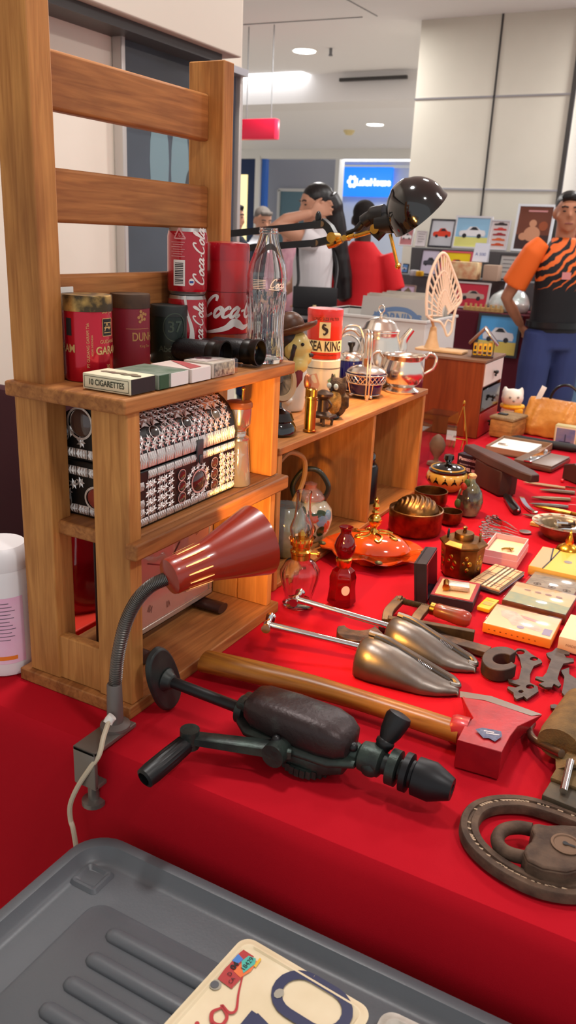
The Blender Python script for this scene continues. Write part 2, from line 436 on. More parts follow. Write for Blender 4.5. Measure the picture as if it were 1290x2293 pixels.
bm = B(); box(bm, ((a.x+b.x)/2-.8, (a.y+b.y)/2, Hc-.012), (b.x-a.x+1.6, .5, .02)); single('ceiling_light_panel', bm, mat('panel_glow', (250, 252, 255), .5, emit=3), 'long bright ceiling light strip just in front of the white beam', 'light')
# vent slot in the cove
a, b = py(765, 181, YB-.02), py(915, 174, YB-.02)
bm = B(); box(bm, ((a.x+b.x)/2, YB-.06, a.z), (b.x-a.x, .04, .03)); struct('ceiling_slot', bm, m_groove)
# red hanging sign with a rounded white mark
a, b = py(541, 268, 6.4), py(620, 312, 6.4)
t = thing('hanging_sign', 'red hanging sign box on two thin wires below the ceiling', 'sign', ((a.x+b.x)/2, 6.4, b.z))
w_, h_ = (b.x-a.x)+.12, a.z-b.z
bm = B(); rbox(bm, (-.06, 0, h_/2), (w_, .08, h_), .008); obj('sign_box', bm, mat('sign_red', (216, 30, 62), .3, emit=.25), t)
for s in (-.22, .2):
    bm = B(); cyl(bm, (s*w_*1.2, 0, h_), (s*w_*1.2, 0, Hc-b.z), .004, 6); obj('wire', bm, m_grey, t)
# blue lit shop sign with white letters
yq = YT-.1
a, b = py(764, 374, yq), py(876, 442, yq)
t = thing('shop_sign', 'blue lit shop sign with a white flower mark and white lettering', 'sign', ((a.x+b.x)/2, yq, b.z))
w_, h_ = b.x-a.x, a.z-b.z
bm = B(); rbox(bm, (0, 0, h_/2), (w_, .1, h_), .01); obj('sign_panel', bm, mat('sign_blue', (36, 128, 240), .4, emit=.75), t)
bm = B(); box(bm, (-w_/2-.06, 0, h_/2), (.12, .1, h_)); obj('side_return', bm, m_blue2, t)
f = flat(TR(0, -.052, 0) @ RX(PI/2))
bm = B(); text(bm, 'LakeHouse', h_*.3, f, x=.17, y=h_*.48, bold=.012)
for k in range(6): disc(bm, -w_*.24+.07*h_*2*math.cos(k*PI/3), h_*.5+.075*h_*2*math.sin(k*PI/3), .045*h_*1.7, f)
obj('lettering', bm, mat('sign_white', (255, 255, 255), .5, emit=1.1), t)
# lit ceiling strip inside the shop
a = pz(800, 342, 2.6-T)
bm = B(); box(bm, (-6.1, YS+1.25, 2.63), (3.4, .45, .03)); o = single('ceiling_light_panel', bm, mat('panel_glow', (250, 252, 255), .5, emit=3), 'long lit ceiling panel inside the shop above the blue sign', 'light')
# poster in the silver frame on the cream wall
xq = XW+.02
A_ = px(260, 62, xq); Bq = px(536, 165, xq)
ft, fb = A_.z, px(262, 395, xq).z-.42
t = thing('framed_poster', 'large dark poster behind glass in a silver frame on the cream wall', 'poster', (XW, (A_.y+Bq.y)/2, fb))
W_, Hh = Bq.y-A_.y, ft-fb
Mf = RZ(PI/2) @ RX(PI/2)          # local x -> +Y, y -> up, z -> +X
bm = B()
for cx, cz, sx, sz in ((0, .009, W_, .018), (0, Hh-.009, W_, .018), (-W_/2+.009, Hh/2, .018, Hh-.036), (W_/2-.009, Hh/2, .018, Hh-.036)): box(bm, (.02, cx, cz), (.036, sx, sz))
obj('frame', bm, mat('frame_silver', (196, 190, 184), .35, .5), t, bevel=.003)
bm = B(); box(bm, (.012, 0, Hh/2), (.012, W_-.03, Hh-.03)); obj('poster_sheet', bm, mat('poster_dark', (52, 60, 74), .6, col2=(30, 36, 48), scale=3), t)
f = flat(TR(.0185, 0, 0) @ Mf)
bm = B()
for x, y, r, q in ((-.13, .34, .05, .15), (-.02, .32, .05, .17), (.0, .75, .05, .07)): disc(bm, x, y+.14, r, f, ry=q)
obj('printed_figure', bm, mat('poster_teal', (112, 142, 150), .6), t)
bm = B(); disc(bm, .14, .46, .07, f, ry=.12); disc(bm, .2, .36, .06, f, ry=.1); obj('printed_figure', bm, mat('poster_pink', (196, 150, 146), .6), t)
bm = B(); disc(bm, .06, .36, .06, f, h=.0006, ry=.13); disc(bm, .02, .22, .1, f, h=.0006, ry=.07); obj('printed_shadow', bm, m_dark, t)
bm = B(); box(bm, (.028, 0, Hh/2), (.004, W_-.034, Hh-.034)); obj('glass_pane', bm, mat('pane', (255, 255, 255), .03, trans=1, ior=1.45), t)
# ================================================================ TABLE, CRATES, LAMPS
YE = 0.672                       # near edge of the table
t = thing('market_table', 'long market table covered by a bright red cloth to the ground', 'table', (.1, 2.1, 0))
bm = B(); box(bm, (0, (YE-.015+3.12)/2-2.1+.015, T-.03), (2.3, 3.12-YE-.03, .044)); obj('table_top', bm, m_white, t)
for x in (-1.05, 1.05):
    for y in (-1.3, .85):
        bm = B(); cyl(bm, (x, y, 0), (x, y, T-.05), .02, 10); obj('leg', bm, m_grey, t)
# cloth: flat top, rounded hem edge with soft folds down every side
def cloth_bm(x0, x1, y0, y1, top, drop, seed=1, amp=.012, r=.014):
    bm = B(); rnd = random.Random(seed)
    # perimeter samples
    per = []
    nx, ny = 110, 110
    for i in range(nx): per.append((x0+(x1-x0)*i/nx, y0, 0, -1))
    for i in range(ny): per.append((x1, y0+(y1-y0)*i/ny, 1, 0))
    for i in range(nx): per.append((x1-(x1-x0)*i/nx, y1, 0, 1))
    for i in range(ny): per.append((x0, y1-(y1-y0)*i/ny, -1, 0))
    ph = [rnd.uniform(0, 6.3) for _ in range(4)]
    levels = [(-.02, 0, 0), (-.008, -.0012, 0), (r*.5, -r*.25, 0), (r*.9, -r*.8, 0), (r*1.05, -r*1.8, .05)]+[(r*1.1, -d, d/drop) for d in (.05, .1, .16, .24, .34, .46, .58, drop)]
    rings = []
    for off, dz, k in levels:
        ring = []
        for i, (x, y, ax, ay) in enumerate(per):
            s = i*.021
            wv = (math.sin(s*9+ph[0])+.7*math.sin(s*17+ph[1])+.5*math.sin(s*31+ph[2]))*amp*k*1.6
            o = off+k*.02+abs(wv)*.6+wv*.4
            ring.append(bm.verts.new((x+ax*o, y+ay*o, top+dz)))
        rings.append(ring)
    n = len(per)
    for a, b in zip(rings, rings[1:]):
        for i in range(n): bm.faces.new((a[i], a[(i+1) % n], b[(i+1) % n], b[i]))
    bm.faces.new(rings[0])
    return bm
single('tablecloth', cloth_bm(-1.07, 1.27, YE, 3.12, T, T-.01, 4), m_cloth, 'bright red cloth spread over the long market table', 'tablecloth')
cable_mat = mat('cream_cable', (205, 190, 165), .5)

# ---------------- wooden rack (crate with a tall slatted back)
w1z = wood('crate_wood_z', (208, 146, 80), (168, 108, 54), 'z'); w1y = wood('crate_wood_y', (186, 124, 68), (138, 84, 44), 'y')
def board(name, x0, x1, y0, y1, z0, z1, m, par, bev=.0018):
    bm = B(); box(bm, ((x0+x1)/2, (y0+y1)/2, T+(z0+z1)/2), (x1-x0, y1-y0, z1-z0)); return obj(name, bm, m, par, bevel=bev, world=True)
t = rack = thing('wooden_rack', 'tall rustic wooden rack with slatted back and shelves on the red cloth', 'rack', (-.7, .92, T))
XB, XF = -.795, -.606
board('base_board', XB-.004, XF+.002, .725, 1.118, 0, .018, w1y, t)
board('back_post', -.785, -.732, .733, .768, .018, .86, w1z, t)
board('back_post', -.803, -.74, 1.13, 1.158, .0, .846, w1z, t)
for z0, z1 in ((.736, .801), (.61, .673)): board('back_slat', -.784, -.765, .768, 1.1302, z0, z1, w1y, t, .004)
board('back_slat', -.784, -.766, .768, 1.13, .43, .548, w1y, t, .004)
board('back_slat', -.792, -.78, .75, 1.118, .2, .26, w1y, t)
board('front_stile', -.661, -.606, .733, .757, .018, .404, w1z, t)
board('front_stile', -.664, -.611, 1.086, 1.106, .245, .404, wood('pine_z', (220, 152, 82), (190, 122, 60), 'z'), t)
board('top_shelf', -.79, -.6, .722, 1.132, .404, .423, w1y, t, .003)
board('middle_shelf', -.79, -.612, .744, 1.114, .226, .245, w1y, t, .003)
board('front_rail', -.612, -.594, .731, 1.116, .222, .244, w1y, t, .003)
board('end_board', -.735, -.661, .736, .752, .018, .082, w1z, t)
m_pz = wood('pine_z', (220, 152, 82), (190, 122, 60), 'z')
for x0, x1 in ((-.79, -.735), (-.733, -.672), (-.67, -.612)): board('end_panel', x0, x1, 1.09, 1.106, .018, .226, m_pz, t)

# ---------------- long low pine crate beside it
m_py = wood('pine_y', (196, 130, 70), (154, 96, 50), 'y')
m_dk = wood('dark_board', (96, 60, 32), (60, 36, 20), 'y')
t = crate = thing('pine_crate', 'long open pine crate lying on its side behind the wooden rack', 'crate', (-.75, 1.55, T))
c0, c1, cx0 = 1.182, 1.915, -.9
board('top_board', cx0, -.648, c0-.002, c1+.004, .253, .266, m_py, t)
board('side_panel', cx0, -.651, c0, c0+.014, 0, .253, m_pz, t)
board('divider', cx0+.01, -.653, 1.6, 1.612, .01, .253, m_pz, t)
board('side_panel', cx0, -.651, c1-.014, c1, 0, .253, m_pz, t)
board('bottom_board', cx0, -.651, c0+.014, c1-.014, 0.001, .01, m_py, t)
board('back_board', cx0-.008, cx0, c0, c1, 0, .253, m_dk, t)
bm = B()
for k in range(4): box(bm, (cx0+.02+.0, 0, 0), (.001, .001, .001)) if 0 else box(bm, (-.655-k*.03-.008, c0-.0005, T+.259), (.015, .004, .016))
obj('finger_joint', bm, m_dk, t, world=True)
# knot on the side panel
bm = B(); disc(bm, 0, 0, .009, flat(TR(-.672, c0-.0004, T+.205) @ RX(PI/2)), ry=.006); obj('wood_knot', bm, mat('knot', (50, 28, 14), .7), t, world=True)

# ---------------- red gooseneck clamp lamp
p0 = pz(265, 1640, .01); p0.y = .7; p0.x = -.565
t = thing('gooseneck_lamp', 'red cone shaded gooseneck lamp clamped to the near table edge', 'lamp', (p0.x, .69, T))
m_steel = mat('dull_steel', (128, 122, 116), .4, .7)
m_goose = mat('gooseneck_steel', (120, 116, 112), .32, .85)
m_lampred = mat('lamp_red', (150, 42, 22), .28, coat=.5)
bx, by = p0.x, .69
bm = B()
q = [pz(205, 1655, .012), pz(262, 1650, .012)]
bx0, bx1 = -.621, -.583
rbox(bm, ((bx0+bx1)/2+.0, .675, T+.0065), (.034, .08, .006), .0015)
rbox(bm, ((bx0+bx1)/2, .638, T-.017), (.034, .006, .053), .0015)
rbox(bm, ((bx0+bx1)/2, .647, T-.042), (.034, .022, .006), .0015)
cl = obj('clamp_bracket', bm, m_steel, t, world=True)
cbx = (bx0+bx1)/2
bm = B(); lathe(bm, [(.006, -.076), (.015, -.075), (.015, -.069), (.007, -.067), (.007, -.036)], 18, M=TR(cbx, .65, T-.002)); obj('clamp_screw', bm, m_steel, t, world=True)
nb = V((cbx, .694, T+.0095))
bm = B(); lathe(bm, [(.019, 0), (.019, .004), (.0105, .008), (.0095, .06), (.0085, .062)], 20, M=TR(*nb)); obj('base_socket', bm, m_grey if 0 else mat('socket_grey', (112, 104, 100), .45, .4), t, world=True)
pts = [nb+V((0, 0, .06)), py(258, 1530, .695), py(264, 1470, .697), py(280, 1400, .7), py(305, 1347, .705), py(340, 1311, .712), py(384, 1291, .722)]
sp = spline(pts, 26); 
# corrugated neck
bm = B(); n = len(sp); dense = []
for i in range(n-1):
    for k in range(2): dense.append(sp[i].lerp(sp[i+1], k/2))
dense.append(sp[-1])
tube(bm, dense, [.0084 if i % 4 < 2 else .0072 for i in range(len(dense))], 12); obj('gooseneck', bm, m_goose, t, world=True)
s0 = py(386, 1289, .722); ax = V((.375, .893, .155)).normalized()
s0 = s0-ax*.004
Ms = AX(s0, s0+ax) @ RY(PI/2)
bm = B(); pr = [(.006, -.004), (.0215, .0), (.0225, .004), (.0225, .008), (.0245, .04), (.0255, .053), (.0265, .057), (.0455, .126), (.046, .129)]
inner = [(r-.0012, z) for r, z in pr[1:]]
lathe(bm, [(0, -.004)]+pr+[(r, z) for r, z in inner[::-1]]+[(0, .0015)], 40, M=Ms)
# raised cooling ribs with bright slots
obj('lamp_shade', bm, m_lampred, t, world=True)
bm = B()
for k in range(14):
    a = 2*PI*k/14
    f = lambda x, y, h, a=a: Ms @ (RZ(a) @ V((.0228+(x-.008)*.066+h, y, x)))
    ribbon(bm, [(.014, 0), (.03, 0), (.046, 0)], [.0012, .0024, .0012], f, h=.0008, n=4)
obj('vent_slots', bm, mat('slot_glow', (255, 190, 110), .3, emit=.9), t, world=True)
bc = s0+ax*.085
bm = B(); ball(bm, (0, 0, 0), (.019, .019, .026), 18, M=Ms @ TR(0, 0, .085)); lathe(bm, [(.012, .02), (.012, .062)], 14, M=Ms)
o = obj('light_bulb', bm, mat('bulb_glow', (255, 205, 130), .4, emit=6), t, world=True)
# cable with white strain relief
bm = B(); tube(bm, [py(252, 1604, .678), py(245, 1612, .675), py(241, 1620, .672)], .006, 10); obj('strain_relief', bm, m_white, t, world=True)
cp = [py(245, 1612, .674), py(232, 1650, .655), py(222, 1690, .642), py(200, 1722, .634), py(175, 1760, .63), py(158, 1800, .63), py(158, 1835, .632), py(168, 1880, .63)]
cp += [cp[-1]+V((.01, .005, -.15)), cp[-1]+V((.03, .0, -.5))]
bm = B(); tube(bm, spline(cp, 8), .0032, 8); obj('power_cable', bm, cable_mat, t, world=True)
l = bpy.data.lights.new('gooseneck_bulb', 'SPOT'); l.energy = 24; l.color = (1, .47, .08); l.shadow_soft_size = .02; l.spot_size = R_(165); l.spot_blend = .3
lo = bpy.data.objects.new('gooseneck_bulb', l); COL.objects.link(lo)
lp = s0+ax*.098; lo.matrix_world = Matrix.Translation(lp) @ ax.to_track_quat('-Z', 'Y').to_matrix().to_4x4()

# ---------------- black desk lamp on a sprung parallel arm
YL = 1.62
t = thing('desk_lamp', 'black dome desk lamp on a sprung double arm behind the bottles', 'lamp', (-1.0, YL-.12, T))
def L(u, v, y=YL): return py(u, v, y)
m_lb = mat('lamp_black', (10, 10, 11), .12, coat=1)
# vertical lower arm and clamp at the back of the rack
e0 = L(470, 528, YL-.1); e1 = L(470, 562, YL-.1)
bm = B(); rbox(bm, (e1.x-.01, e1.y, T+.039), (.05, .05, .07), .004); obj('clamp', bm, m_black, t, world=True)
bm = B(); tube(bm, [V((e1.x-.012, e1.y, T+.06)), e1], .007, 8); tube(bm, [V((e1.x+.02, e1.y, T+.06)), e0+V((.03, 0, 0))], .005, 8); obj('lower_arm', bm, m_black, t, world=True)
sq = [(1, .8), (-1, .8), (-1, -.8), (1, -.8)]
bm = B(); tube(bm, [e0, L(730, 501)], .0085, sec=sq, up=(0, 0, 1)); obj('upper_arm', bm, m_black, t, world=True)
bm = B(); tube(bm, [e1, L(718, 543)], .0085, sec=sq, up=(0, 0, 1)); obj('upper_arm', bm, m_black, t, world=True)
bm = B(); tube(bm, [L(700, 546), L(735, 538), L(757, 538)], .009, sec=sq, up=(0, 0, 1)); tube(bm, [L(722, 496), L(738, 510), L(752, 536)], .0095, sec=sq, up=(0, 0, 1)); obj('elbow_plate', bm, m_black, t, world=True)
bm = B(); ball(bm, L(713, 488), (.007, .006, .014), 12); tube(bm, [L(703, 503), L(722, 501)], .009, 8); obj('wing_nut', bm, m_black, t, world=True)
for u, v, r in ((725, 502, .006), (712, 544, .006)):
    bm = B(); cyl(bm, L(u, v)+V((0, -.012, 0)), L(u, v)+V((0, .012, 0)), r, 14)
    obj('pivot_bolt', bm, mat('bolt_brown', (120, 96, 70), .4, .6), t, world=True)
bm = B(); cyl(bm, L(749, 532)+V((0, -.016, 0)), L(749, 532)+V((0, .012, 0)), .0105, 18); tube(bm, [L(735, 549), L(748, 544), L(766, 536)], [.008, .01, .007], 10); obj('knuckle_joint', bm, m_brass, t, world=True)
bm = B(); tube(bm, [L(768, 535), L(793, 527)], .0055, 10); cyl(bm, L(776, 533)+V((0, -.012, 0)), L(776, 533)+V((0, .012, 0)), .006, 10); tube(bm, [L(795, 529), L(842, 515)], .0048, 10); cyl(bm, L(845, 513)+V((0, -.016, 0)), L(845, 513)+V((0, .01, 0)), .0095, 18); obj('brass_link', bm, m_brass, t, world=True)
bm = B(); tube(bm, spline([L(776, 522), L(800, 512), L(815, 497), L(835, 485), L(862, 480)], 4), [.004]*4+[.007]*4+[.014]*4+[.019]*4+[.02], 14); tube(bm, [L(845, 500), L(880, 496)], [.02, .023], 14); tube(bm, [L(835, 515), L(848, 530), L(862, 512)], .009, 8); obj('neck_bracket', bm, m_black, t, world=True)
hc = L(935, 471)
hax = V((.45, .36, -.6)).normalized()
Mh = AX(hc, hc+hax) @ RY(PI/2)
Rh = 66/ (FPX/((hc-EYE).dot(FW))) 
pr = [(0, -Rh*1.13), (Rh*.2, -Rh*1.12), (Rh*.3, -Rh*1.09)]
for k in range(1, 12):
    a = R_(17+k*6.6); pr.append((Rh*1.05*math.sin(a)*1.0, -Rh*1.1*math.cos(a)))
pr += [(Rh*1.06, Rh*.12), (Rh*1.08, Rh*.2)]
inner = [(max(0, r-.002), z+.002) for r, z in pr[::-1]]; inner[-1] = (0, inner[-1][1])
bm = B(); lathe(bm, pr+inner[1:], 48, M=Mh); hd = obj('lamp_shade', bm, m_lb, t, world=True)
bm = B(); cyl(bm, L(877, 490), L(893, 484), .024, 22, .027); obj('shade_collar', bm, m_lb, t, world=True)
bm = B(); cyl(bm, L(874, 524), L(890, 592), .0035, 10); ball(bm, L(891, 596), .0062, 12); obj('brass_handle', bm, m_brass, t, world=True)
bm = B(); ball(bm, hc-hax*.022, .02, 16); obj('light_bulb', bm, mat('bulb_glow', (255, 205, 130), .4, emit=6), t, world=True)
l = bpy.data.lights.new('desk_bulb', 'SPOT'); l.energy = 18; l.color = (1, .6, .3); l.shadow_soft_size = .025; l.spot_size = R_(160); l.spot_blend = .3
lo = bpy.data.objects.new('desk_bulb', l); COL.objects.link(lo)
lo.matrix_world = Matrix.Translation(hc+hax*.002) @ hax.to_track_quat('-Z', 'Y').to_matrix().to_4x4()
# ================================================================ ON THE RACK
SH = .4238
def fit(u, vb, vt, w, z, x=None):
    loc = pz(u, vb, z) if x is None else on(u, z, x=x); s = FPX/((loc-EYE).dot(FW)); h = py(u, vt, loc.y).z-loc.z
    return loc, w/2/s, h
GLY = {'C': (1.45, [[(1.3, 1.6), (1.2, 2.05), (.85, 2.1), (.4, 1.6), (.15, .85), (.3, .2), (.75, .0), (1.3, .35)]]),
       'o': (.95, [[(.5, 1), (.18, .65), (.2, .12), (.48, 0), (.8, .4), (.78, .85), (.5, 1), (.62, .8), (1, .85)]]),
       'c': (.85, [[(.72, .8), (.5, 1), (.16, .62), (.2, .1), (.5, 0), (.9, .3)]]),
       'a': (1.1, [[(.82, .85), (.5, 1), (.14, .6), (.18, .06), (.5, .12), (.8, .85)], [(.85, 1), (.75, .25), (.88, 0), (1.15, .3)]]),
       'l': (.6, [[(.1, .25), (.55, 1.6), (.45, 2.1), (.25, 1.7), (.18, .25), (.35, 0), (.65, .3)]]),
       '-': (.5, [[(.1, .6), (.45, .75)]]),
       'i': (.5, [[(0, .2), (.3, 1), (.2, .2), (.35, 0), (.55, .3)]]), 'n': (.9, [[(0, .2), (.2, 1), (.15, 0), (.35, .8), (.6, 1), (.6, .2), (.75, 0), (.95, .3)]]),
       'f': (.6, [[(.1, .2), (.55, 1.7), (.4, 2.1), (.2, 1.5), (.1, -.6), (.3, -.4), (.5, .3)]]), 'r': (.7, [[(0, .2), (.25, 1.1), (.35, .85), (.55, .9), (.45, .2), (.6, 0), (.8, .3)]])}
def script(bm, s, size, w, f, x0=0., y0=0., slant=.35, h=.0005, n=5):
    x = x0
    for ch in s:
        adv, st = GLY[ch]
        for stroke in st:
            P = [(x+(a+b*slant)*size, y0+b*size) for a, b in stroke]
            ribbon(bm, P, [w*(.75 if i in (0, len(P)-1) else 1.15 if i % 2 else .85) for i in range(len(P))], f, h, n)
        x += adv*size
    return x
m_cokered = mat('can_red', (176, 12, 34), .25, .35, coat=.6)
m_lbl = mat('label_white', (232, 226, 220), .45)
m_alur = mat('can_rim', (190, 188, 186), .3, .9)
def soda_can(loc, r, h, label):
    t = thing('soda_can', label, 'soda can', loc)
    bm = B(); lathe(bm, [(r*.97, .006), (r, .01), (r, h-.012), (r*.95, h-.005)], 40); obj('body', bm, m_cokered, t)
    bm = B(); lathe(bm, [(r*.78, 0), (r*.86, .001), (r*.97, .007), (r*.9, .008)], 36); obj('bottom_rim', bm, m_alur, t)
    bm = B(); lathe(bm, [(0, h-.004), (r*.8, h-.004), (r*.83, h), (r*.9, h), (r*.95, h-.006)], 36); obj('top_rim', bm, m_alur, t)
    return t, cylmap(r, tocam(loc), 0)
L0, r0, _ = fit(419, 800, 660, 86, SH, -.733); h0 = py(420, 660, L0.y).z-L0.z; r0 = .0292
t, f = soda_can(L0, r0, h0, 'lower of two stacked red soda cans, white ribbon down its side')
bm = B(); ribbon(bm, [(-.004, .094), (0, .07), (.007, .045), (.005, .02), (-.004, .008)], [.004, .003, .006, .011, .014], f); obj('ribbon_print', bm, m_lbl, t)
bm = B(); script(bm, 'Coca-Cola', .0082, .0021, lambda x, y, h: f(.026-y, x, h), .01, 0); obj('script_lettering', bm, m_lbl, t)
t, f = soda_can(L0+V((0, 0, h0)), r0, h0, 'upper of two stacked red soda cans, showing barcode and script')
bm = B(); script(bm, 'Coca-Cola', .0088, .0024, lambda x, y, h: f(.027-y, x, h), .014, 0); obj('script_lettering', bm, m_lbl, t)
bm = B(); patch(bm, -.0215, .014, -.0035, .05, f, .0003); obj('barcode_panel', bm, m_lbl, t)
bm = B(); y = .017
rn = random.Random(3)
while y < .046: d = rn.uniform(.0006, .0018); patch(bm, -.019, y, -.006, y+d, f, .0006, 4); y += d+rn.uniform(.0007, .0015)
obj('barcode_bars', bm, m_dark, t)
bm = B()
for a, b in (((-.02, .079), (-.003, .079)), ((-.02, .079), (-.0125, .093)), ((-.0125, .093), (-.003, .079))): ribbon(bm, [a, b], .002, f, n=4, smooth=False)
text(bm, 'アルミ', .007, f, -.012, .083, sx=.8)
for k in range(7): ribbon(bm, [(-.026+(k % 2)*.003, .074-k*.0032), (-.004-(k % 3)*.002, .074-k*.0032)], .0009, f, n=6, smooth=False)
obj('print_marks', bm, mat('print_pale', (214, 150, 150), .5), t)
bm = B(); disc(bm, .006, .02, .0042, f, .0003, 14, .005); obj('badge', bm, m_lbl, t)
bm = B(); patch(bm, .0032, .0185, .0088, .0215, f, .0006, 4); obj('badge_print', bm, mat('blue_ink', (40, 70, 150), .5), t)

# big red tin of script lettering
L1 = on(505, SH, x=-.708); r1 = 47.5/(FPX/((L1-EYE).dot(FW))); h1 = py(507, 542, L1.y).z-L1.z
m_tinred = mat('tin_red', (172, 18, 26), .3, .1, coat=.6)
t = thing('storage_tin', 'tall round red tin with large white script beside the soda cans', 'tin', L1)
bm = B(); lathe(bm, [(r1*.97, 0), (r1, .002), (r1, h1-.026)], 48); obj('body', bm, m_tinred, t)
bm = B(); lathe(bm, [(r1*1.02, h1-.026), (r1*1.02, h1-.006), (r1*.97, h1-.001), (r1*.5, h1+.001), (0, h1+.001)], 48); obj('lid', bm, mat('lid_red', (160, 14, 30), .28, .1, coat=.6), t)
f = cylmap(r1, tocam(L1)-.02)
bm = B(); script(bm, 'Coca-C', .0145, .0046, f, -.043, .062, slant=.4, n=8)
ribbon(bm, [(-.044, .036), (-.02, .04), (0, .046), (.012, .054), (.02, .052), (.03, .047), (.045, .05)], [.003, .005, .008, .012, .012, .008, .004], f, n=8); obj('script_lettering', bm, m_lbl, t)
bm = B(); patch(bm, -.1, .036, .1, .0372, f, .0003, 60); patch(bm, -.1, .098, .1, .099, f, .0003, 60); obj('seam_lines', bm, mat('seam_dark', (110, 8, 16), .4), t)
bm = B(); patch(bm, -.1, .003, .1, .036, f, .0002, 60); obj('amber_band', bm, mat('amber_print', (150, 60, 26), .35, coat=.5), t)

def tin(u, x, vt, w, label, m, ml, lidh, lidr=1.03, name='cigarette_tin'):
    loc, r, h = fit(u, 0, vt, w/lidr, SH, x)
    t = thing(name, label, 'tin', loc)
    bm = B(); lathe(bm, [(r*.98, 0), (r, .0015), (r, h-lidh+.004), (r*.97, h-lidh+.006)], 44); obj('body', bm, m, t)
    bm = B(); lathe(bm, [(r*.98, h-lidh), (r*lidr, h-lidh), (r*lidr, h-.002), (r*lidr*.97, h), (0, h)], 44); obj('lid', bm, ml, t)
    return t, cylmap(r, tocam(loc)), r, h
m_goldrust = mat('worn_gold_lid', (188, 150, 84), .35, .7, col2=(74, 62, 44), scale=30, lo=.42, hi=.55)
t, f, r, h = tin(200, -.722, 659, 110, 'shiny red tin with worn gold lid at the left end of the top shelf', mat('foil_red', (190, 10, 40), .2, .55, coat=.4), m_goldrust, .019)
m_gold = mat('gold_print', (206, 170, 110), .4, .4)
bm = B(); text(bm, 'GARAM', .0135, f, .029, .038, sx=.85, bold=.0003); text(bm, 'GUDANG', .006, f, .028, .049); text(bm, 'Surya', .008, f, .027, .086)
text(bm, '30', .007, f, .027, .018); text(bm, 'RAM', .0135, f, -.028, .04, sx=.85, bold=.0003)
text(bm, 'PT GUDANG GARAM Tbk', .0048, lambda x, y, h: f(-y, x, h), .045, 0)
text(bm, 'KEDIRI INDONESIA', .003, lambda x, y, h: f(-y+.005, x, h), .045, 0); obj('lettering', bm, m_gold, t)
bm = B(); patch(bm, .019, .056, .036, .077, f); obj('emblem_panel', bm, m_dark, t); bm = B(); patch(bm, -.03, .056, -.021, .077, f); obj('emblem_panel', bm, m_dark, t)
bm = B()
for k in range(3): ribbon(bm, [(.021, .06+k*.006), (.034, .06+k*.006)], .001, f, .0006, 4, False)
for x in (.019, .036): ribbon(bm, [(x, .056), (x, .077)], .0008, f, .0006, 3, False)
for y in (.056, .077): ribbon(bm, [(.019, y), (.036, y)], .0008, f, .0006, 3, False)
ribbon(bm, [(.022, .062), (.026, .071), (.03, .064), (.034, .072)], .0012, f, .0006); obj('emblem_lines', bm, m_gold, t)
t, f, r, h = tin(294, -.735, 657, 87, 'matt maroon tin with gold lettering between the red and green tins', mat('maroon_tin', (122, 22, 40), .5), mat('dull_brown_lid', (92, 66, 44), .5, .3, col2=(60, 44, 34), scale=30), .018)
bm = B(); text(bm, 'DUNHILL', .0155, f, .026, .045, sx=.75, bold=.0003); text(bm, 'King Size', .005, f, .021, .033)
for y in (.056,): ribbon(bm, [(-.006, y), (.03, y)], .0007, f, n=6, smooth=False)
for k in range(9): disc(bm, .016+.003*math.cos(k*2.4)*math.sqrt(k)*.8, .072+.004*math.sin(k*2.4)*math.sqrt(k)*.7, .0022, f, .0003, 8)
obj('lettering', bm, mat('gold_dull', (170, 126, 76), .5, .3), t)
m_green = mat('dark_green_tin', (22, 34, 28), .35, .2)
t, f, r, h = tin(378, -.735, 682, 83, 'small dark green tin embossed 37 beside the soda cans', m_green, mat('green_lid', (30, 36, 34), .5), .015)
bm = B(); text(bm, '37', .022, f, .009, .052, bold=.0004, h=.0008)
ribbon(bm, [(.009+.0165*math.cos(a*PI/10), .052+.0195*math.sin(a*PI/10)) for a in range(21)], .0014, f, .0008); text(bm, 'Abdulla', .0115, f, .003, .021, h=.0008, bold=.0004)
text(bm, 'IMAGNE', .006, f, .008, .009, h=.0008); obj('embossing', bm, mat('emboss_green', (64, 74, 62), .3, .5), t)

# clear contour bottle
Lb, rb, hb = fit(592, 803, 510, 88, SH, -.632); rb = .0300
t = thing('glass_bottle', 'clear contour glass soda bottle at the right end of the top shelf', 'bottle', Lb)
k = hb/.198
pr = [(.9, .0), (.98, .004), (.985, .012), (.93, .028), (.885, .05), (.9, .07), (.97, .092), (1.0, .104), (1.0, .108), (.985, .109), (.985, .126), (1.0, .127), (.97, .134), (.88, .147), (.7, .162), (.56, .174), (.47, .184), (.44, .19), (.42, .1905), (.47, .191), (.47, .194), (.44, .195), (.455, .198)]
pr = [(r*rb, z*k) for r, z in pr]
inner = [(max(r-.0032, .004), max(z, .006*k)) for r, z in pr[::-1]]
bm = B(); lathe(bm, pr+inner+[(0, .007*k)], 80, flute=.022, fn=20, fr=(.02*k, .098*k))
obj('bottle_body', bm, m_glass, t, smooth=35)
f = cylmap(rb, tocam(Lb))
bm = B(); script(bm, 'Coca', .0058, .0014, f, .0035, .1135*k, h=.0002); ribbon(bm, [(.003, .1115*k), (.015, .1105*k), (.026, .1125*k)], .001, f, .0002); obj('script_lettering', bm, m_lbl, t)
bm = B()
for q in range(6): ribbon(bm, [(-.022, (.112+q*.0024)*k), (-.002, (.112+q*.0024)*k)], .0007, f, .0002, 6, False)
obj('print_lines', bm, m_lbl, t)

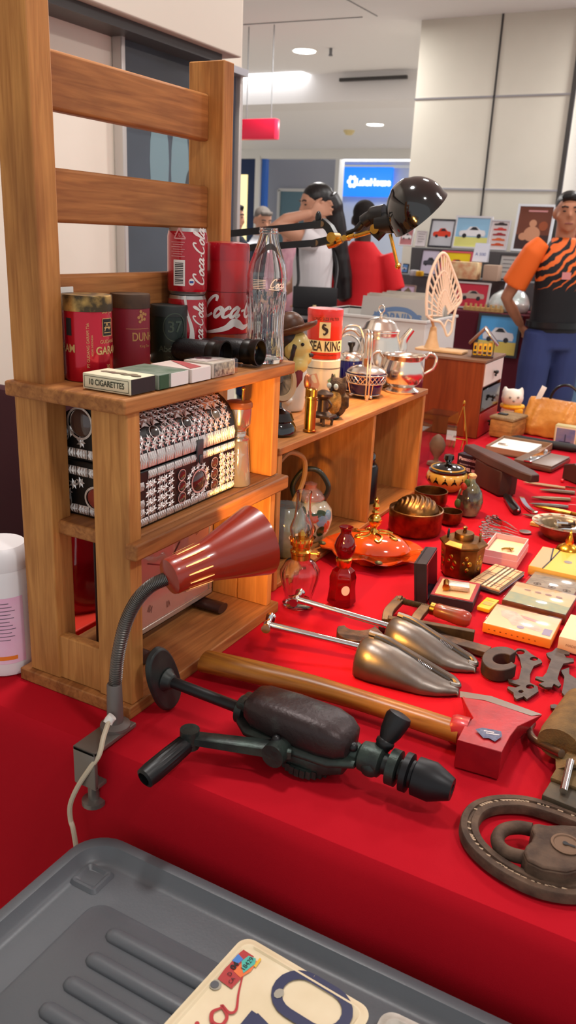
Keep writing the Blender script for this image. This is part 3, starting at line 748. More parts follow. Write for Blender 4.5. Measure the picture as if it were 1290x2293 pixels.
# binoculars
bl = V((-.62, 1.036, T+SH))
t = thing('binoculars', 'small black binoculars lying on the top shelf before the bottle', 'binoculars', bl)
m_bin = mat('binocular_black', (18, 18, 20), .4, bump=.2, bscale=500)
for dy, dx in ((0, .008), (-.052, -.018)):
    Mb = TR(dx, dy, .0205) @ RZ(.05) @ RY(PI/2)
    bm = B(); lathe(bm, [(.010, -.1), (.0125, -.098), (.0125, -.08), (.0165, -.072), (.0175, -.03), (.0165, -.022)], 28, M=Mb); obj('barrel', bm, m_bin, t)
    bm = B(); lathe(bm, [(.0165, -.022), (.0185, -.02), (.0185, -.012), (.0178, -.01), (.0178, -.006), (.019, -.004), (.0195, .004), (.0175, .004), (.0165, -.008)], 28, M=Mb); obj('lens_rim', bm, mat('worn_black_brass', (30, 26, 22), .35, .5), t)
    bm = B(); lathe(bm, [(0, -.004), (.012, -.006), (.0166, -.008)], 24, M=Mb); obj('lens', bm, mat('lens_dark', (10, 12, 18), .03, coat=1), t)
bm = B(); rbox(bm, (-.055, -.026, .022), (.03, .04, .009), .002); cyl(bm, (-.085, -.026, .024), (-.03, -.026, .024), .007, 14); obj('bridge', bm, m_bin, t)

# flat cigarette packs in a row
def pack(name, label, x0, x1, y0, y1, h, m, cat='cigarette pack', rz=0., z=SH):
    t = thing(name, label, cat, ((x0+x1)/2, (y0+y1)/2, T+z), rz)
    bm = B(); rbox(bm, (0, 0, h/2+.0003), (x1-x0, y1-y0, h), .0012); obj('carton', bm, m, t)
    return t
m_film = thin('clear_film', (252, 252, 252), .09, 1.3)
A = pz(205, 866, SH); Bp = pz(327, 887, SH); x0, x1 = A.x, -.607
y0 = .742
t = pack('cigarette_pack', 'cream pack reading 10 CIGARETTES at the front left of the shelf', x0, x1, y0, y0+.046, .019, m_cream)
W = x1-x0
f = flat(TR(0, -.0232, .0095) @ RX(PI/2))
bm = B(); text(bm, '10 CIGARETTES', .0098, f, 0, 0, sx=.8, bold=.0002)
for yy in (-.0068, .0068): ribbon(bm, [(-W/2+.003, yy), (W/2-.003, yy)], .0006, f, n=2, smooth=False)
for xx in (-W/2+.003, W/2-.003): ribbon(bm, [(xx, -.0068), (xx, .0068)], .0006, f, n=2, smooth=False)
obj('lettering', bm, mat('green_ink', (52, 58, 40), .6), t)
bm = B(); box(bm, (W/2+.0003, 0, .0097), (.0006, .044, .0175)); obj('dark_end', bm, m_darkcard, t)
bm = B(); f = flat(TR(0, 0, .0195))
for k in range(7): disc(bm, -.02+k*.008, .003*math.sin(k*3), .007, f, .0002+k*.0001, 9, .005)
obj('picture_print', bm, mat('print_olive', (150, 146, 118), .5, col2=(110, 70, 66), scale=90), t)
y1 = y0+.049
t = pack('cigarette_pack', 'green topped pack with white end behind the cream cigarette pack', x0+.005, x1+.002, y1, y1+.062, .018, mat('pack_green', (92, 112, 92), .5, col2=(130, 138, 124), scale=50))
bm = B(); W = x1-x0-.003; box(bm, (W/2+.0004, .012, .0092), (.0008, .036, .0165)); obj('white_end', bm, m_paper, t)
bm = B(); box(bm, (W/2+.0004, -.0195, .0092), (.0008, .018, .0165)); obj('green_end', bm, mat('pack_deep_green', (40, 84, 56), .5), t)
y2 = y1+.0645
t = pack('cigarette_pack', 'red and cream pack with white end between the green pack and the cards', x0+.012, x1+.004, y2, y2+.046, .018, mat('pack_rose', (214, 196, 186), .5))
bm = B(); W = x1-x0-.008; box(bm, (W/2+.0004, 0, .0092), (.0008, .042, .0165)); obj('white_end', bm, m_paper, t)
f = flat(TR(0, 0, .0186)); bm = B(); poly(bm, [(W/2-.002, -.021), (W/2-.002, .004), (-.01, .021), (-.03, .018)], f, .0002); obj('red_print', bm, mat('pack_red', (176, 84, 84), .5), t)
y3 = y2+.049
t = pack('playing_cards', 'film wrapped deck of cards at the right end of the packs', x0+.03, x1+.004, y3, y3+.056, .02, mat('card_pale', (206, 196, 180), .4), 'cards')
W = x1-x0-.026; f = flat(TR(0, 0, .0206))
bm = B(); poly(bm, [(-W/2+.004, -.024), (W/2-.012, -.024), (W/2-.012, .022), (-W/2+.004, .022)], f, .0002); obj('card_face', bm, mat('card_white', (226, 214, 208), .4), t)
bm = B()
for k in range(6): disc(bm, -.01+.006*math.cos(k), .006*math.sin(k*1.3), .006, f, .0005+k*.0001, 8)
obj('figure_print', bm, mat('card_ink', (92, 44, 54), .5), t)
bm = B(); f = flat(TR(W/2+.0006, 0, .0102) @ RZ(PI/2) @ RX(PI/2))
patch(bm, -.024, -.0085, .024, .0085, f, .0, 6, 2); obj('patterned_end', bm, mat('card_pattern', (60, 62, 58), .35, col2=(176, 176, 160), scale=160), t)
bm = B(); rbox(bm, (.002, 0, .0112), (W+.006, .0585, .0222), .003); obj('film_wrap', bm, m_film, t)

# white slip behind the red tin
bm = B(); box(bm, (0, 0, .055), (.002, .05, .11)); single('paper_slip', bm, m_paper, 'white paper slip standing behind the shiny red tin', 'paper', loc=(-.762, .795, T+SH))

# ---------------- jewelled chest on the middle shelf
MS = .2456
cx0, cx1, cy0, cy1 = -.765, -.6245, .774, 1.0
hb_, ht_ = .075, .146
t = thing('jewelled_chest', 'black domed jewel chest studded with silver flowers on middle shelf', 'chest', ((cx0+cx1)/2, (cy0+cy1)/2, T+MS))
cw, cl = (cx1-cx0)/2, (cy1-cy0)/2
m_chest = mat('chest_black', (12, 12, 13), .35); m_tinsil = mat('embossed_silver', (226, 220, 216), .36, .82, bump=.35, bscale=380)
bm = B(); box(bm, (0, 0, hb_/2), (2*cw, 2*cl, hb_)); obj('box', bm, m_chest, t, bevel=.002)
def arch(u):            # u 0..1 across the lid from front (+x) to back
    a = PI*u; ca, sa = math.cos(a), math.sin(a)
    return V((cw*math.copysign(abs(ca)**.75, ca), 0, hb_+.003+(ht_-hb_-.003)*abs(sa)**.85))
def anorm(u):
    d = arch(min(u+.01, 1))-arch(max(u-.01, 0)); return V((d.z, 0, -d.x)).normalized()*(-1 if V((d.z, 0, -d.x)).dot(V((math.cos(PI*u), 0, math.sin(PI*u)))) < 0 else 1)
bm = B(); pr = [V((cw, 0, hb_+.002))]+[arch(i/24) for i in range(25)]+[V((-cw, 0, hb_+.002))]
prism(bm, [(p.x, p.z) for p in pr], -cl, cl, M=RX(PI/2)); obj('lid', bm, m_chest, t)
def lidmap(x, y, h):   # x along chest (-cl..cl), y arc fraction
    u = max(.0, min(1, y)); return arch(u)+anorm(u)*h+V((0, x, 0))
def flower(bm, cx, cy, r, f, sy=1., n=7, h=.0022, rot=0.):
    c = bm.verts.new(f(cx, cy, h)); ring = []
    for i in range(2*n):
        a = PI*i/n+rot; q = r*(1 if i % 2 == 0 else .52); ring.append(bm.verts.new(f(cx+q*math.cos(a), cy+q*math.sin(a)*sy, .0009 if i % 2 == 0 else .0003)))
    for i in range(2*n): bm.faces.new((c, ring[i], ring[(i+1) % (2*n)]))
def leafrow(bm, x0, x1, y0, y1, f, n, skip=()):
    for i in range(n):
        if i in skip: continue
        a = x0+(x1-x0)*i/n+(x1-x0)*.03/n; b = x0+(x1-x0)*(i+.94)/n; m = (a+b)/2; yc = (y0+y1)/2
        for k in range(4):
            xa, xb = a+(b-a)*k/4, a+(b-a)*(k+1)/4
            q = [f(xa, y0, .0004), f(xb, y0, .0004), f(xb, y1, .0004), f(xa, y1, .0004)]; c = f((xa+xb)/2+(.1*(xa-m)), yc, .0026)
            vs = [bm.verts.new(p) for p in q]; cv = bm.verts.new(c)
            for j in range(4): bm.faces.new((vs[j], vs[(j+1) % 4], cv))
# front face map (x along +Y, y up)
ff = lambda x, y, h: V((cw+h, x, y)); fe = lambda x, y, h: V((x, -cl-h, y))
bm = B()
leafrow(bm, -cl+.002, cl-.002, .003, .013, ff, 12)
leafrow(bm, -cl+.02, cl-.002, .063, .0735, ff, 11)
for k in range(4): leafrow(bm, -cl+.0012, -cl+.012, .0145+.0118*k, .0255+.0118*k, ff, 1) if k != 2 else None
for k in range(5): leafrow(bm, cw-.013, cw-.001, .0165+.0075*k*1.0, .0235+.0075*k, fe, 1)
leafrow(bm, -cl+.002, cl-.002, .0, .07, lambda x, y, h: lidmap(x, y, h), 12)
AS = 1/.21
rj = random.Random(5)
for row, (y, off) in enumerate(((.1, 0), (.145, .5), (.19, 0), (.235, .5), (.28, 0), (.325, .5), (.37, 0), (.415, .5), (.46, 0), (.51, .5))):
    for i in range(15):
        x = -cl+.009+(i+off)*(2*cl-.016)/15
        if abs(x) < cl-.004 and not (.16 < y < .26 and min(abs(x-q) for q in (-.07, 0, .07)) < .02): flower(bm, x, y, .008, lidmap, AS*.98, rot=rj.uniform(0, 1))
for x in (-.07, .0, .07):          # tulip leaves above the stones
    for da in (-.9, 0, .9):
        a0, b0 = x+.013*math.sin(da), .215+.045*math.cos(da)
        flower(bm, a0, b0+.02, .0105, lidmap, AS*1.1, n=4, rot=da)
for i in range(9):
    for y in (.02, .031, .042, .053):
        x = cl-.008-i*.0115
        if i < 3: flower(bm, x, y, .0078, ff)
for i, x in enumerate((-.106, -.095, -.083, -.071, -.058)):
    for y in (.02, .031, .043, .055): flower(bm, x+.003*(i % 2), y, .0078, ff) if not (x < -.1 and y > .03) else None
for x in (-.045, .075): 
    for y in (.018, .028, .038, .048, .058): flower(bm, x, y, .0078, ff, .85)
for k in range(12): flower(bm, .018+.024*math.cos(k*PI/6), .034+.021*math.sin(k*PI/6), .0068, ff)
# left end
leafrow(bm, -cw+.002, cw-.002, .003, .015, fe, 7); leafrow(bm, -cw+.002, cw-.002, .055, .067, fe, 7); leafrow(bm, -cw+.002, cw-.002, .079, .091, fe, 7)
for x, y in ((-.045, .03), (-.036, .042), (-.05, .045), (-.024, .046), (-.02, .1), (-.036, .112), (.03, .045), (.045, .035), (.052, .045), (.05, .025), (.05, .105), (.03, .12), (.058, .1)): flower(bm, x, y, .008, fe)
for k in range(6): flower(bm, .055-.0*k, .02+.009*k, .007, fe)
obj('silver_ornament', bm, m_tinsil, t, smooth=0)
m_stone = mat('dark_stone', (44, 36, 34), .12, coat=1)
def stone(x, y, rx, ry, f, m=m_stone, h=.004):
    b1 = B(); n = 20; c = b1.verts.new(f(x, y, h)); R1 = [b1.verts.new(f(x+.8*rx*math.cos(2*PI*i/n), y+.8*ry*math.sin(2*PI*i/n), h*.8)) for i in range(n)]; R2 = [b1.verts.new(f(x+rx*math.cos(2*PI*i/n), y+ry*math.sin(2*PI*i/n), .0005)) for i in range(n)]
    for i in range(n): j = (i+1) % n; b1.faces.new((c, R1[i], R1[j])); b1.faces.new((R1[i], R2[i], R2[j], R1[j]))
    s = obj('stone', b1, m, t)
    b1 = B(); ribbon(b1, [(x+rx*1.1*math.cos(2*PI*i/n), y+ry*1.1*math.sin(2*PI*i/n)) for i in range(n+1)], rx*.16, f, .002); o = obj('stone_setting', b1, m_tinsil, t)
stone(.018, .034, .0155, .0145, ff, mat('red_brown_stone', (70, 36, 30), .12, coat=1))
for x in (-.022, .056):
    for y in (.02, .036, .052): stone(x, y, .0075, .0068, ff, m_stone if x < 0 else mat('brown_stone', (74, 52, 46), .15, coat=1), .003)
for x in (-.07, .0, .07): stone(x, .18, .0085, .038, lidmap, mat('olive_stone', (96, 90, 78), .15, coat=1) if x > .05 else m_stone, .003)
stone(-.02, .125, .018, .018, fe, mat('brown_stone', (74, 52, 46), .15, coat=1)); stone(-.052, .11, .012, .012, fe); stone(.005, .028, .018, .0145, fe, mat('coral_stone', (150, 60, 52), .2, coat=.8)); stone(-.05, .02, .01, .012, fe)
bm = B(); rbox(bm, (cw+.0025, .018, .078), (.003, .0145, .03), .001); rbox(bm, (cw+.0045, .018, .066), (.003, .008, .012), .001); obj('latch', bm, mat('latch_grey', (92, 94, 96), .4, .8), t)

# pepper mill
Lp, rp, hp = fit(531, 1083, 905, 58, MS)
t = thing('pepper_grinder', 'small chrome and glass grinder with rusty top beside the jewel chest', 'grinder', Lp)
m_mill = mat('mill_steel', (196, 190, 186), .16, .9)
k = hp/.13
bm = B(); lathe(bm, [(.0195, 0), (.0205, .002), (.0165, .05), (.0155, .068), (.0165, .07)], 28); obj('lower_cup', bm, mat('mill_acrylic', (150, 145, 150), .08, .5, coat=.6), t)
bm = B(); lathe(bm, [(.0165, .07), (.0165, .073), (.012, .076), (.0115, .08), (.0125, .081), (.0115, .083), (.0125, .086), (.0165, .09), (.0185, .095), (.0195, .118)], 28); obj('upper_cup', bm, m_mill, t)
bm = B(); lathe(bm, [(.0195, .118), (.0205, .119), (.0205, .124), (.0185, .127), (.006, .129), (0, .129)], 32, flute=.02, fn=24, fr=(.118, .125)); obj('cap', bm, mat('mill_cap', (150, 82, 40), .4, .5), t)
bm = B(); cyl(bm, (.006, 0, .127), (.007, 0, .146), .0022, 8); ball(bm, (.007, 0, .146), .003, 8); obj('pin', bm, m_brass, t)

# table clock in the bottom bay
t = thing('table_clock', 'wide table clock with roman numeral dial in the lowest rack bay', 'clock', (-.70, .93, T+.0188))
Mc = RZ(.0)
bm = B(); rbox(bm, (-.012, 0, .108), (.03, .262, .19), .006); obj('case', bm, mat('case_dark', (34, 24, 22), .35), t)
xf_ = .004
def frame4(bm, x, w, h, b, th, zc): 
    for cy, cz, sy, sz in ((0, h/2-b/2, w, b), (0, -h/2+b/2, w, b), (-w/2+b/2, 0, b, h-2*b), (w/2-b/2, 0, b, h-2*b)): box(bm, (x, cy, zc+cz), (th, sy, sz))
bm = B(); frame4(bm, xf_, .236, .176, .009, .006, .108); obj('bezel', bm, mat('bezel_silver', (196, 186, 174), .3, .7), t, bevel=.0015)
bm = B(); box(bm, (xf_-.0005, 0, .108), (.002, .22, .16)); obj('dial', bm, mat('dial_reflected_rose', (186, 128, 112), .6), t)  # rose tone puts the red reflection on the glass into the dial colour
f = flat(TR(xf_+.001, 0, .108) @ RZ(PI/2) @ RX(PI/2))
bm = B()
NUM = ['XII', 'I', 'II', 'III', 'IIII', 'V', 'VI', 'VII', 'VIII', 'IX', 'X', 'XI']
for k in range(12):
    a = PI/2-k*PI/6; x, y = .088*math.cos(a), .062*math.sin(a)
    text(bm, NUM[k], .016, lambda q, w, h, a=a, x=x, y=y: f(x+q*math.cos(a-PI/2)-w*math.sin(a-PI/2), y+q*math.sin(a-PI/2)+w*math.cos(a-PI/2), h), h=.0004, sx=.7)
ribbon(bm, [(0, 0), (.03, .03)], .003, f, n=2, smooth=False); ribbon(bm, [(0, 0), (-.05, .02)], .002, f, n=2, smooth=False); obj('numerals_and_hands', bm, mat('dial_ink', (84, 40, 36), .5), t)
bm = B(); box(bm, (xf_+.0035, 0, .108), (.0015, .22, .16)); obj('glass_front', bm, mat('pane', (255, 255, 255), .03, trans=1, ior=1.45), t)
for y in (-.098, .098):
    bm = B(); tube(bm, [(-.045, y, .008), (.042, y, .008)], 1, sec=[(.014*math.cos(a), .008*max(-1, math.sin(a))) for a in [2*PI*i/16 for i in range(16)]], up=(0, 0, 1)); obj('foot', bm, mat('foot_wood', (58, 34, 28), .35), t)
# glossy red bag and an added slab coloured like lamplit cloth behind the rack
bm = B(); loft(bm, [((0, 0, 0), .05, .09), ((0, 0, .02), .065, .1), ((0, 0, .1), .06, .095), ((0, 0, .17), .045, .075), ((0, 0, .2), .02, .05)], 24); 
t = thing('vinyl_bag', 'glossy red vinyl bag standing behind the rack, seen through its gap', 'bag', (-.885, .98, T)); obj('bag_body', bm, mat('vinyl_red', (150, 10, 22), .1, coat=1), t, fuse=.006, fs=4)
bm = B(); tube(bm, spline([(.0, -.04, .19), (.0, -.03, .25), (0, .03, .25), (0, .04, .19)], 6), .005, 8); obj('handle', bm, mat('vinyl_red', (150, 10, 22), .1), t)
bm = B(); box(bm, (0, 0, .006), (.055, .11, .012)); single('lit_cloth_slab', bm, mat('lit_cloth_orange', (226, 50, 30), .5), 'bright orange red slab standing in for lamplit cloth behind the rack', 'cloth patch', loc=(-.842, .9, T+.0026), bevel=.002)
# lotion bottle
t = thing('lotion_bottle', 'white plastic bottle with pink label beside the rack', 'bottle', (-.845, .745, T))
m_lot = mat('lotion_white', (238, 234, 236), .35)
bm = B(); lathe(bm, [(.036, 0), (.04, .003), (.0415, .01), (.0415, .15), (.04, .158)], 40); obj('body', bm, m_lot, t)
bm = B(); lathe(bm, [(.04, .158), (.0405, .16), (.0405, .182), (.034, .19), (0, .193)], 40); obj('cap', bm, m_lot, t)
f = cylmap(.0415, tocam((-.845, .745)), 0)
bm = B(); patch(bm, -.055, .022, .0265, .122, f, .0004, 24); obj('label', bm, mat('label_pink', (238, 176, 208), .4, col2=(244, 206, 226), scale=12), t)
bm = B()
for k in range(11): ribbon(bm, [(-.05, .114-k*.0055), (.006+(k*7 % 5)*.002, .114-k*.0055)], .0011, f, .0008, 10, False)
obj('label_text', bm, mat('label_grey', (120, 100, 116), .5), t)
bm = B(); patch(bm, -.05, .028, .014, .034, f, .0008, 10); obj('label_stripe', bm, mat('label_orange', (238, 130, 40), .5), t)
# dark maroon chair beyond the left end of the table
t = thing('stacking_chair', 'dark maroon upholstered chair back beyond the left end of the table', 'chair', (-1.38, 1.15, 0))
m_mar = mat('maroon_cloth', (58, 8, 22), .8)
bm = B(); rbox(bm, (0, 0, .45), (.42, .46, .06), .02); obj('seat', bm, m_mar, t)
bm = B(); rbox(bm, (.0, .23, .76), (.44, .05, .46), .02); obj('backrest', bm, m_mar, t)
for x in (-.18, .18):
    for y in (-.19, .21):
        bm = B(); cyl(bm, (x, y, 0), (x, y, .44), .012, 10); obj('leg', bm, m_black, t)
# ================================================================ ON AND IN THE PINE CRATE
CT = .2668
# round tan-rimmed disc on black base
L_ = pz(651, 962, CT); L_.x = -.705; L_.y = 1.27
t = thing('disc_stand', 'black round based stand carrying a tilted tan rimmed disc', 'stand', (L_.x, L_.y, T+CT))
bm = B(); lathe(bm, [(.031, 0), (.034, .003), (.034, .014), (.031, .02), (.028, .024), (.03, .027), (.024, .04), (.01, .046), (.007, .05), (.007, .066)], 36); obj('base', bm, m_blackgloss, t)
Md = TR(-.004, .002, .1) @ RZ(-.3) @ RY(1.18)
bm = B(); lathe(bm, [(.031, -.004), (.0405, -.005), (.042, 0), (.0405, .005), (.032, .005), (.031, .001)], 44, M=Md, sx=1.06); obj('rim', bm, mat('tan_rim', (150, 122, 88), .45), t)
bm = B(); lathe(bm, [(0, -.003), (.0325, -.003), (.0325, .001), (.012, .001), (.01, .004), (0, .004)], 40, M=Md, sx=1.06); obj('disc', bm, mat('disc_dark', (58, 46, 36), .4), t)
bm = B(); cyl(bm, (0, 0, .06), (-.004, .002, .08), .006, 10); obj('pivot', bm, m_black, t)

# cowboy figurine facing right
t = thing('cowboy_figurine', 'painted figurine of a cowboy with brown hat and red scarf', 'figurine', M=Matrix.Translation(on(647, CT, y=1.47)) @ RZ(.25) @ Matrix.Scale(1.14, 4))
m_crm = mat('figurine_cream', (214, 206, 176), .35, coat=.3)
bm = B(); loft(bm, [((0, 0, 0), .026, .024), ((0, 0, .03), .03, .028), ((0, 0, .055), .033, .028), ((.004, 0, .078), .024, .022), ((.008, 0, .09), .018, .018)], 20); tube(bm, [(-.02, -.024, .065), (-.012, -.04, .035), (.012, -.036, .02)], [.012, .011, .008], 10)
obj('body', bm, mat('figurine_white', (216, 212, 200), .3, coat=.4), t, fuse=.003)
bm = B(); ball(bm, (.008, 0, .112), (.026, .024, .03)); ball(bm, (.026, 0, .112), (.012, .01, .009)); ball(bm, (.022, 0, .094), (.016, .016, .014)); ball(bm, (.012, -.01, .082), (.022, .016, .016)); ball(bm, (.004, -.024, .112), (.006, .004, .008)); obj('head', bm, mat('figurine_face', (214, 190, 108), .35, coat=.3), t, fuse=.0028)
bm = B(); ball(bm, (-.008, 0, .128), (.024, .027, .02)); ball(bm, (-.018, -.004, .106), (.014, .02, .02)); tube(bm, [(.012, -.024, .12), (.008, -.026, .1), (.006, -.024, .09)], .005, 8); obj('hair', bm, mat('figurine_hair', (40, 28, 24), .45), t, fuse=.003)
Mk = TR(.0, 0, .136) @ RY(-.32)
bm = B(); lathe(bm, [(0, -.002), (.03, -.002), (.046, .003), (.05, .009), (.048, .0116), (.03, .004)], 32, M=Mk, sy=.8); ball(bm, (0, 0, .014), (.026, .023, .024), M=Mk); obj('hat', bm, mat('figurine_hat', (98, 58, 30), .4, col2=(70, 40, 22), scale=30), t, fuse=.0026)
bm = B(); tube(bm, [(.02*math.cos(a)+.004, .02*math.sin(a), .086-.006*math.cos(a)) for a in [2*PI*i/16 for i in range(16)]], .006, 8, closed=True); tube(bm, [(.018, -.014, .08), (.02, -.02, .06), (.016, -.024, .046)], [.008, .007, .003], 8); obj('scarf', bm, mat('figurine_scarf', (112, 22, 32), .4), t)
bm = B(); ball(bm, (.024, -.0185, .12), .0032, 8); ball(bm, (.027, .017, .12), .0032, 8); obj('eyes', bm, m_dark, t)
bm = B(); tube(bm, [(.033, -.006, .1), (.037, 0, .1), (.033, .008, .1)], .0036, 8); obj('moustache', bm, mat('figurine_hair', (40, 28, 24), .45), t)

# cream patterned jar with the orange tin on it
L_ = py(720, 880, 1.63); jx, jy = -.795, 1.63
s_ = FPX/((V((jx, jy, T+.3))-EYE).dot(FW))
L_ = py(719, 880, jy); jx = L_.x; rj_ = 38.5/s_
hj = py(728, 800, jy).z-(T+CT)
t = thing('ceramic_jar', 'cream ceramic jar with painted patches under the orange tin', 'jar', (jx, jy, T+CT))
bm = B(); lathe(bm, [(rj_*.85, 0), (rj_*.95, .006), (rj_, hj*.5), (rj_*1.02, hj*.8), (rj_*1.02, hj-.004), (rj_*.9, hj)], 40); obj('body', bm, mat('jar_cream', (222, 210, 178), .3, coat=.4), t)
f = cylmap(rj_*1.005, tocam((jx, jy)))
bm = B(); ribbon(bm, [(x*.01-.1, hj*.78) for x in range(21)], .0018, f, .001); obj('painted_line', bm, mat('line_brown', (80, 64, 50), .5), t)
for nm, c, pts in (('pink', (206, 150, 120), [(-.024, hj*.2), (-.03, hj*.6), (-.012, hj*.66), (-.004, hj*.4), (-.012, hj*.16)]), ('green', (110, 132, 84), [(.022, hj*.3), (.012, hj*.5), (.03, hj*.66), (.04, hj*.4)]), ('dark', (92, 84, 74), [(-.034, hj*.05), (-.036, hj*.4), (-.024, hj*.3), (-.012, hj*.08)])):
    bm = B(); poly(bm, pts, f, .0012); obj('painted_patch', bm, mat('jar_'+nm, c, .4), t)
hk = py(727, 690, jy).z-(T+CT)-hj
t = thing('cigarette_tin', 'orange red round tin with cream band reading SEA KING', 'tin', (jx, jy, T+CT+hj))
m_or = mat('tin_orange', (226, 52, 22), .35, coat=.4)
bm = B(); lathe(bm, [(rj_*.97, 0), (rj_, .002), (rj_, hk-.014)], 44); obj('body', bm, m_or, t)
bm = B(); lathe(bm, [(rj_*1.02, hk-.014), (rj_*1.02, hk-.002), (rj_*.98, hk), (0, hk)], 44); obj('lid', bm, mat('lid_orange', (206, 38, 26), .35, coat=.4), t)
f = cylmap(rj_, tocam((jx, jy))+.05)
bm = B(); patch(bm, -rj_*2.4, hk*.14, rj_*2.4, hk*.38, f, .0003, 40); patch(bm, -.013, hk*.43, .011, hk*.75, f, .0003, 6); obj('cream_band', bm, mat('tin_cream', (236, 214, 150), .45), t)
bm = B(); text(bm, 'SEA KING', .0285, f, .004, hk*.255, h=.0007, sx=.62, bold=.0007); text(bm, 'LONG SIZE FILTER', .009, f, .0, hk*.81, h=.0007, sx=.85)
text(bm, 'FINEST VIRGINIA CIGARETTES', .0045, f, 0, hk*.085, h=.0007)
ribbon(bm, [(.001, hk*.69), (-.004, hk*.7), (-.005, hk*.64), (.002, hk*.6), (.003, hk*.55), (-.002, hk*.5), (-.004, hk*.53)], [.003, .004, .006, .007, .005, .003, .002], f, .0007); obj('lettering', bm, mat('tin_ink', (58, 40, 22), .5), t)

# brass lighter tube
L_ = pz(693, 966, CT)
t = thing('brass_lighter', 'slim polished brass cylinder lighter with copper flame guard', 'lighter', L_)
bm = B(); lathe(bm, [(.0095, 0), (.0125, .001), (.0125, .004), (.0105, .005), (.0105, .06), (.0118, .061), (.0118, .064), (.0105, .065), (.0105, .066)], 28); obj('barrel', bm, m_brass, t)
bm = B(); lathe(bm, [(.0105, .066), (.0105, .078), (.008, .08)], 20, flute=.06, fn=10); box(bm, (-.006, -.007, .074), (.003, .004, .016)); obj('wheel_head', bm, m_brass, t)
bm = B(); lathe(bm, [(.005, .08), (.0065, .085), (.007, .092), (.005, .101), (.002, .105), (0, .106)], 16, M=RY(-.1), flute=.08, fn=8); obj('flame_guard', bm, mat('copper', (186, 112, 78), .35, .9), t)

# miniature iron stove
L_ = pz(721, 950, CT)
t = thing('toy_stove', 'miniature dark iron stove beside the brass lighter', 'figurine', L_)
m_st = mat('stove_iron', (64, 50, 42), .4, .6, col2=(96, 72, 54), scale=60)
bm = B(); lathe(bm, [(.012, .014), (.017, .016), (.0175, .02), (.011, .026), (.010, .048), (.016, .054), (.0185, .056), (.0185, .06), (.012, .062), (.006, .066), (0, .066)], 24); obj('body', bm, m_st, t)
for a in (.5, 2.1, 3.7, 5.3):
    bm = B(); tube(bm, [(.013*math.cos(a), .013*math.sin(a), .016), (.019*math.cos(a), .019*math.sin(a), .008), (.018*math.cos(a), .018*math.sin(a), 0)], .0028, 8); obj('leg', bm, m_st, t)
bm = B(); rbox(bm, (0, 0, .017), (.046, .034, .006), .002); obj('hearth_plate', bm, m_st, t)
bm = B(); tube(bm, spline([(.012, -.004, .03), (.02, -.006, .04), (.012, -.006, .05)], 5), .002, 8); obj('door_handle', bm, m_st, t)

# owl
L_ = pz(752, 934, CT)
t = thing('owl_figurine', 'small shaggy brown owl figurine with pale eyes and straw breast', 'figurine', L_, R_(-25)+.2)
bm = B(); ball(bm, (0, .004, .03), (.02, .018, .03)); ball(bm, (.002, -.002, .062), (.02, .018, .018)); tube(bm, [(-.012, 0, .074), (-.016, 0, .086)], [.006, .002], 8); tube(bm, [(.014, 0, .074), (.018, 0, .085)], [.006, .002], 8); tube(bm, [(-.018, .002, .045), (-.022, .006, .02)], [.009, .004], 8); tube(bm, [(.018, .002, .045), (.022, .006, .02)], [.009, .004], 8)
obj('body', bm, mat('owl_brown', (92, 66, 40), .8, col2=(56, 40, 28), scale=90, bump=1, bscale=300), t, fuse=.0025)
bm = B(); ball(bm, (.002, -.011, .034), (.0165, .012, .026)); obj('breast', bm, mat('owl_straw', (206, 158, 82), .85, col2=(160, 116, 54), scale=160, bump=1, bscale=340), t)
for x in (-.0065, .0105):
    bm = B(); ball(bm, (x, -.0185, .064), (.0058, .003, .0062), 14); obj('eye', bm, mat('owl_eye', (214, 222, 206), .15, coat=1), t)
for x in (-.008, .01):
    bm = B(); ball(bm, (x, -.014, .003), (.007, .01, .0045), 10); obj('foot', bm, m_dark, t)
bm = B(); tube(bm, [(.002, -.019, .06), (.002, -.023, .053)], [.003, .0008], 8); obj('beak', bm, m_dark, t)

# cobalt sugar basket
m_cob = mat('cobalt_glass', (12, 8, 84), .05, coat=.5)
L_ = pz(817, 888, CT)
t = thing('sugar_basket', 'cobalt glass sugar bowl in pierced silver holder with tall handle', 'sugar bowl', L_)
bm = B(); lathe(bm, [(.032, .008), (.036, .0116), (.0395, .03), (.043, .05), (.0435, .056), (.041, .056)], 40); obj('glass_bowl', bm, m_cob, t)
bm = B()
for z, r in ((.034, .0425), (.0525, .0462)): tube(bm, [(r*math.cos(a), r*math.sin(a), z) for a in [2*PI*i/40 for i in range(40)]], .0016, 8, closed=True)
for i in range(26):
    for s in (1, -1):
        a0 = 2*PI*i/26; a1 = a0+s*2*PI/26*1.5
        tube(bm, [(.0425*math.cos(a0), .0425*math.sin(a0), .034), (.0448*math.cos((a0+a1)/2), .0448*math.sin((a0+a1)/2), .0435), (.0462*math.cos(a1), .0462*math.sin(a1), .0525)], .00115, 6)
tube(bm, [(.034*math.cos(a), .034*math.sin(a), .008) for a in [2*PI*i/36 for i in range(36)]], .0016, 8, closed=True)
for k in range(4):
    a = PI/4+k*PI/2; tube(bm, [(.0425*math.cos(a), .0425*math.sin(a), .034), (.036*math.cos(a), .036*math.sin(a), .009)], .0014, 6); ball(bm, (.034*math.cos(a), .034*math.sin(a), .0042), .0042, 10)
obj('silver_holder', bm, m_silver, t)
ad = tocam(L_)+.1
bm = B()
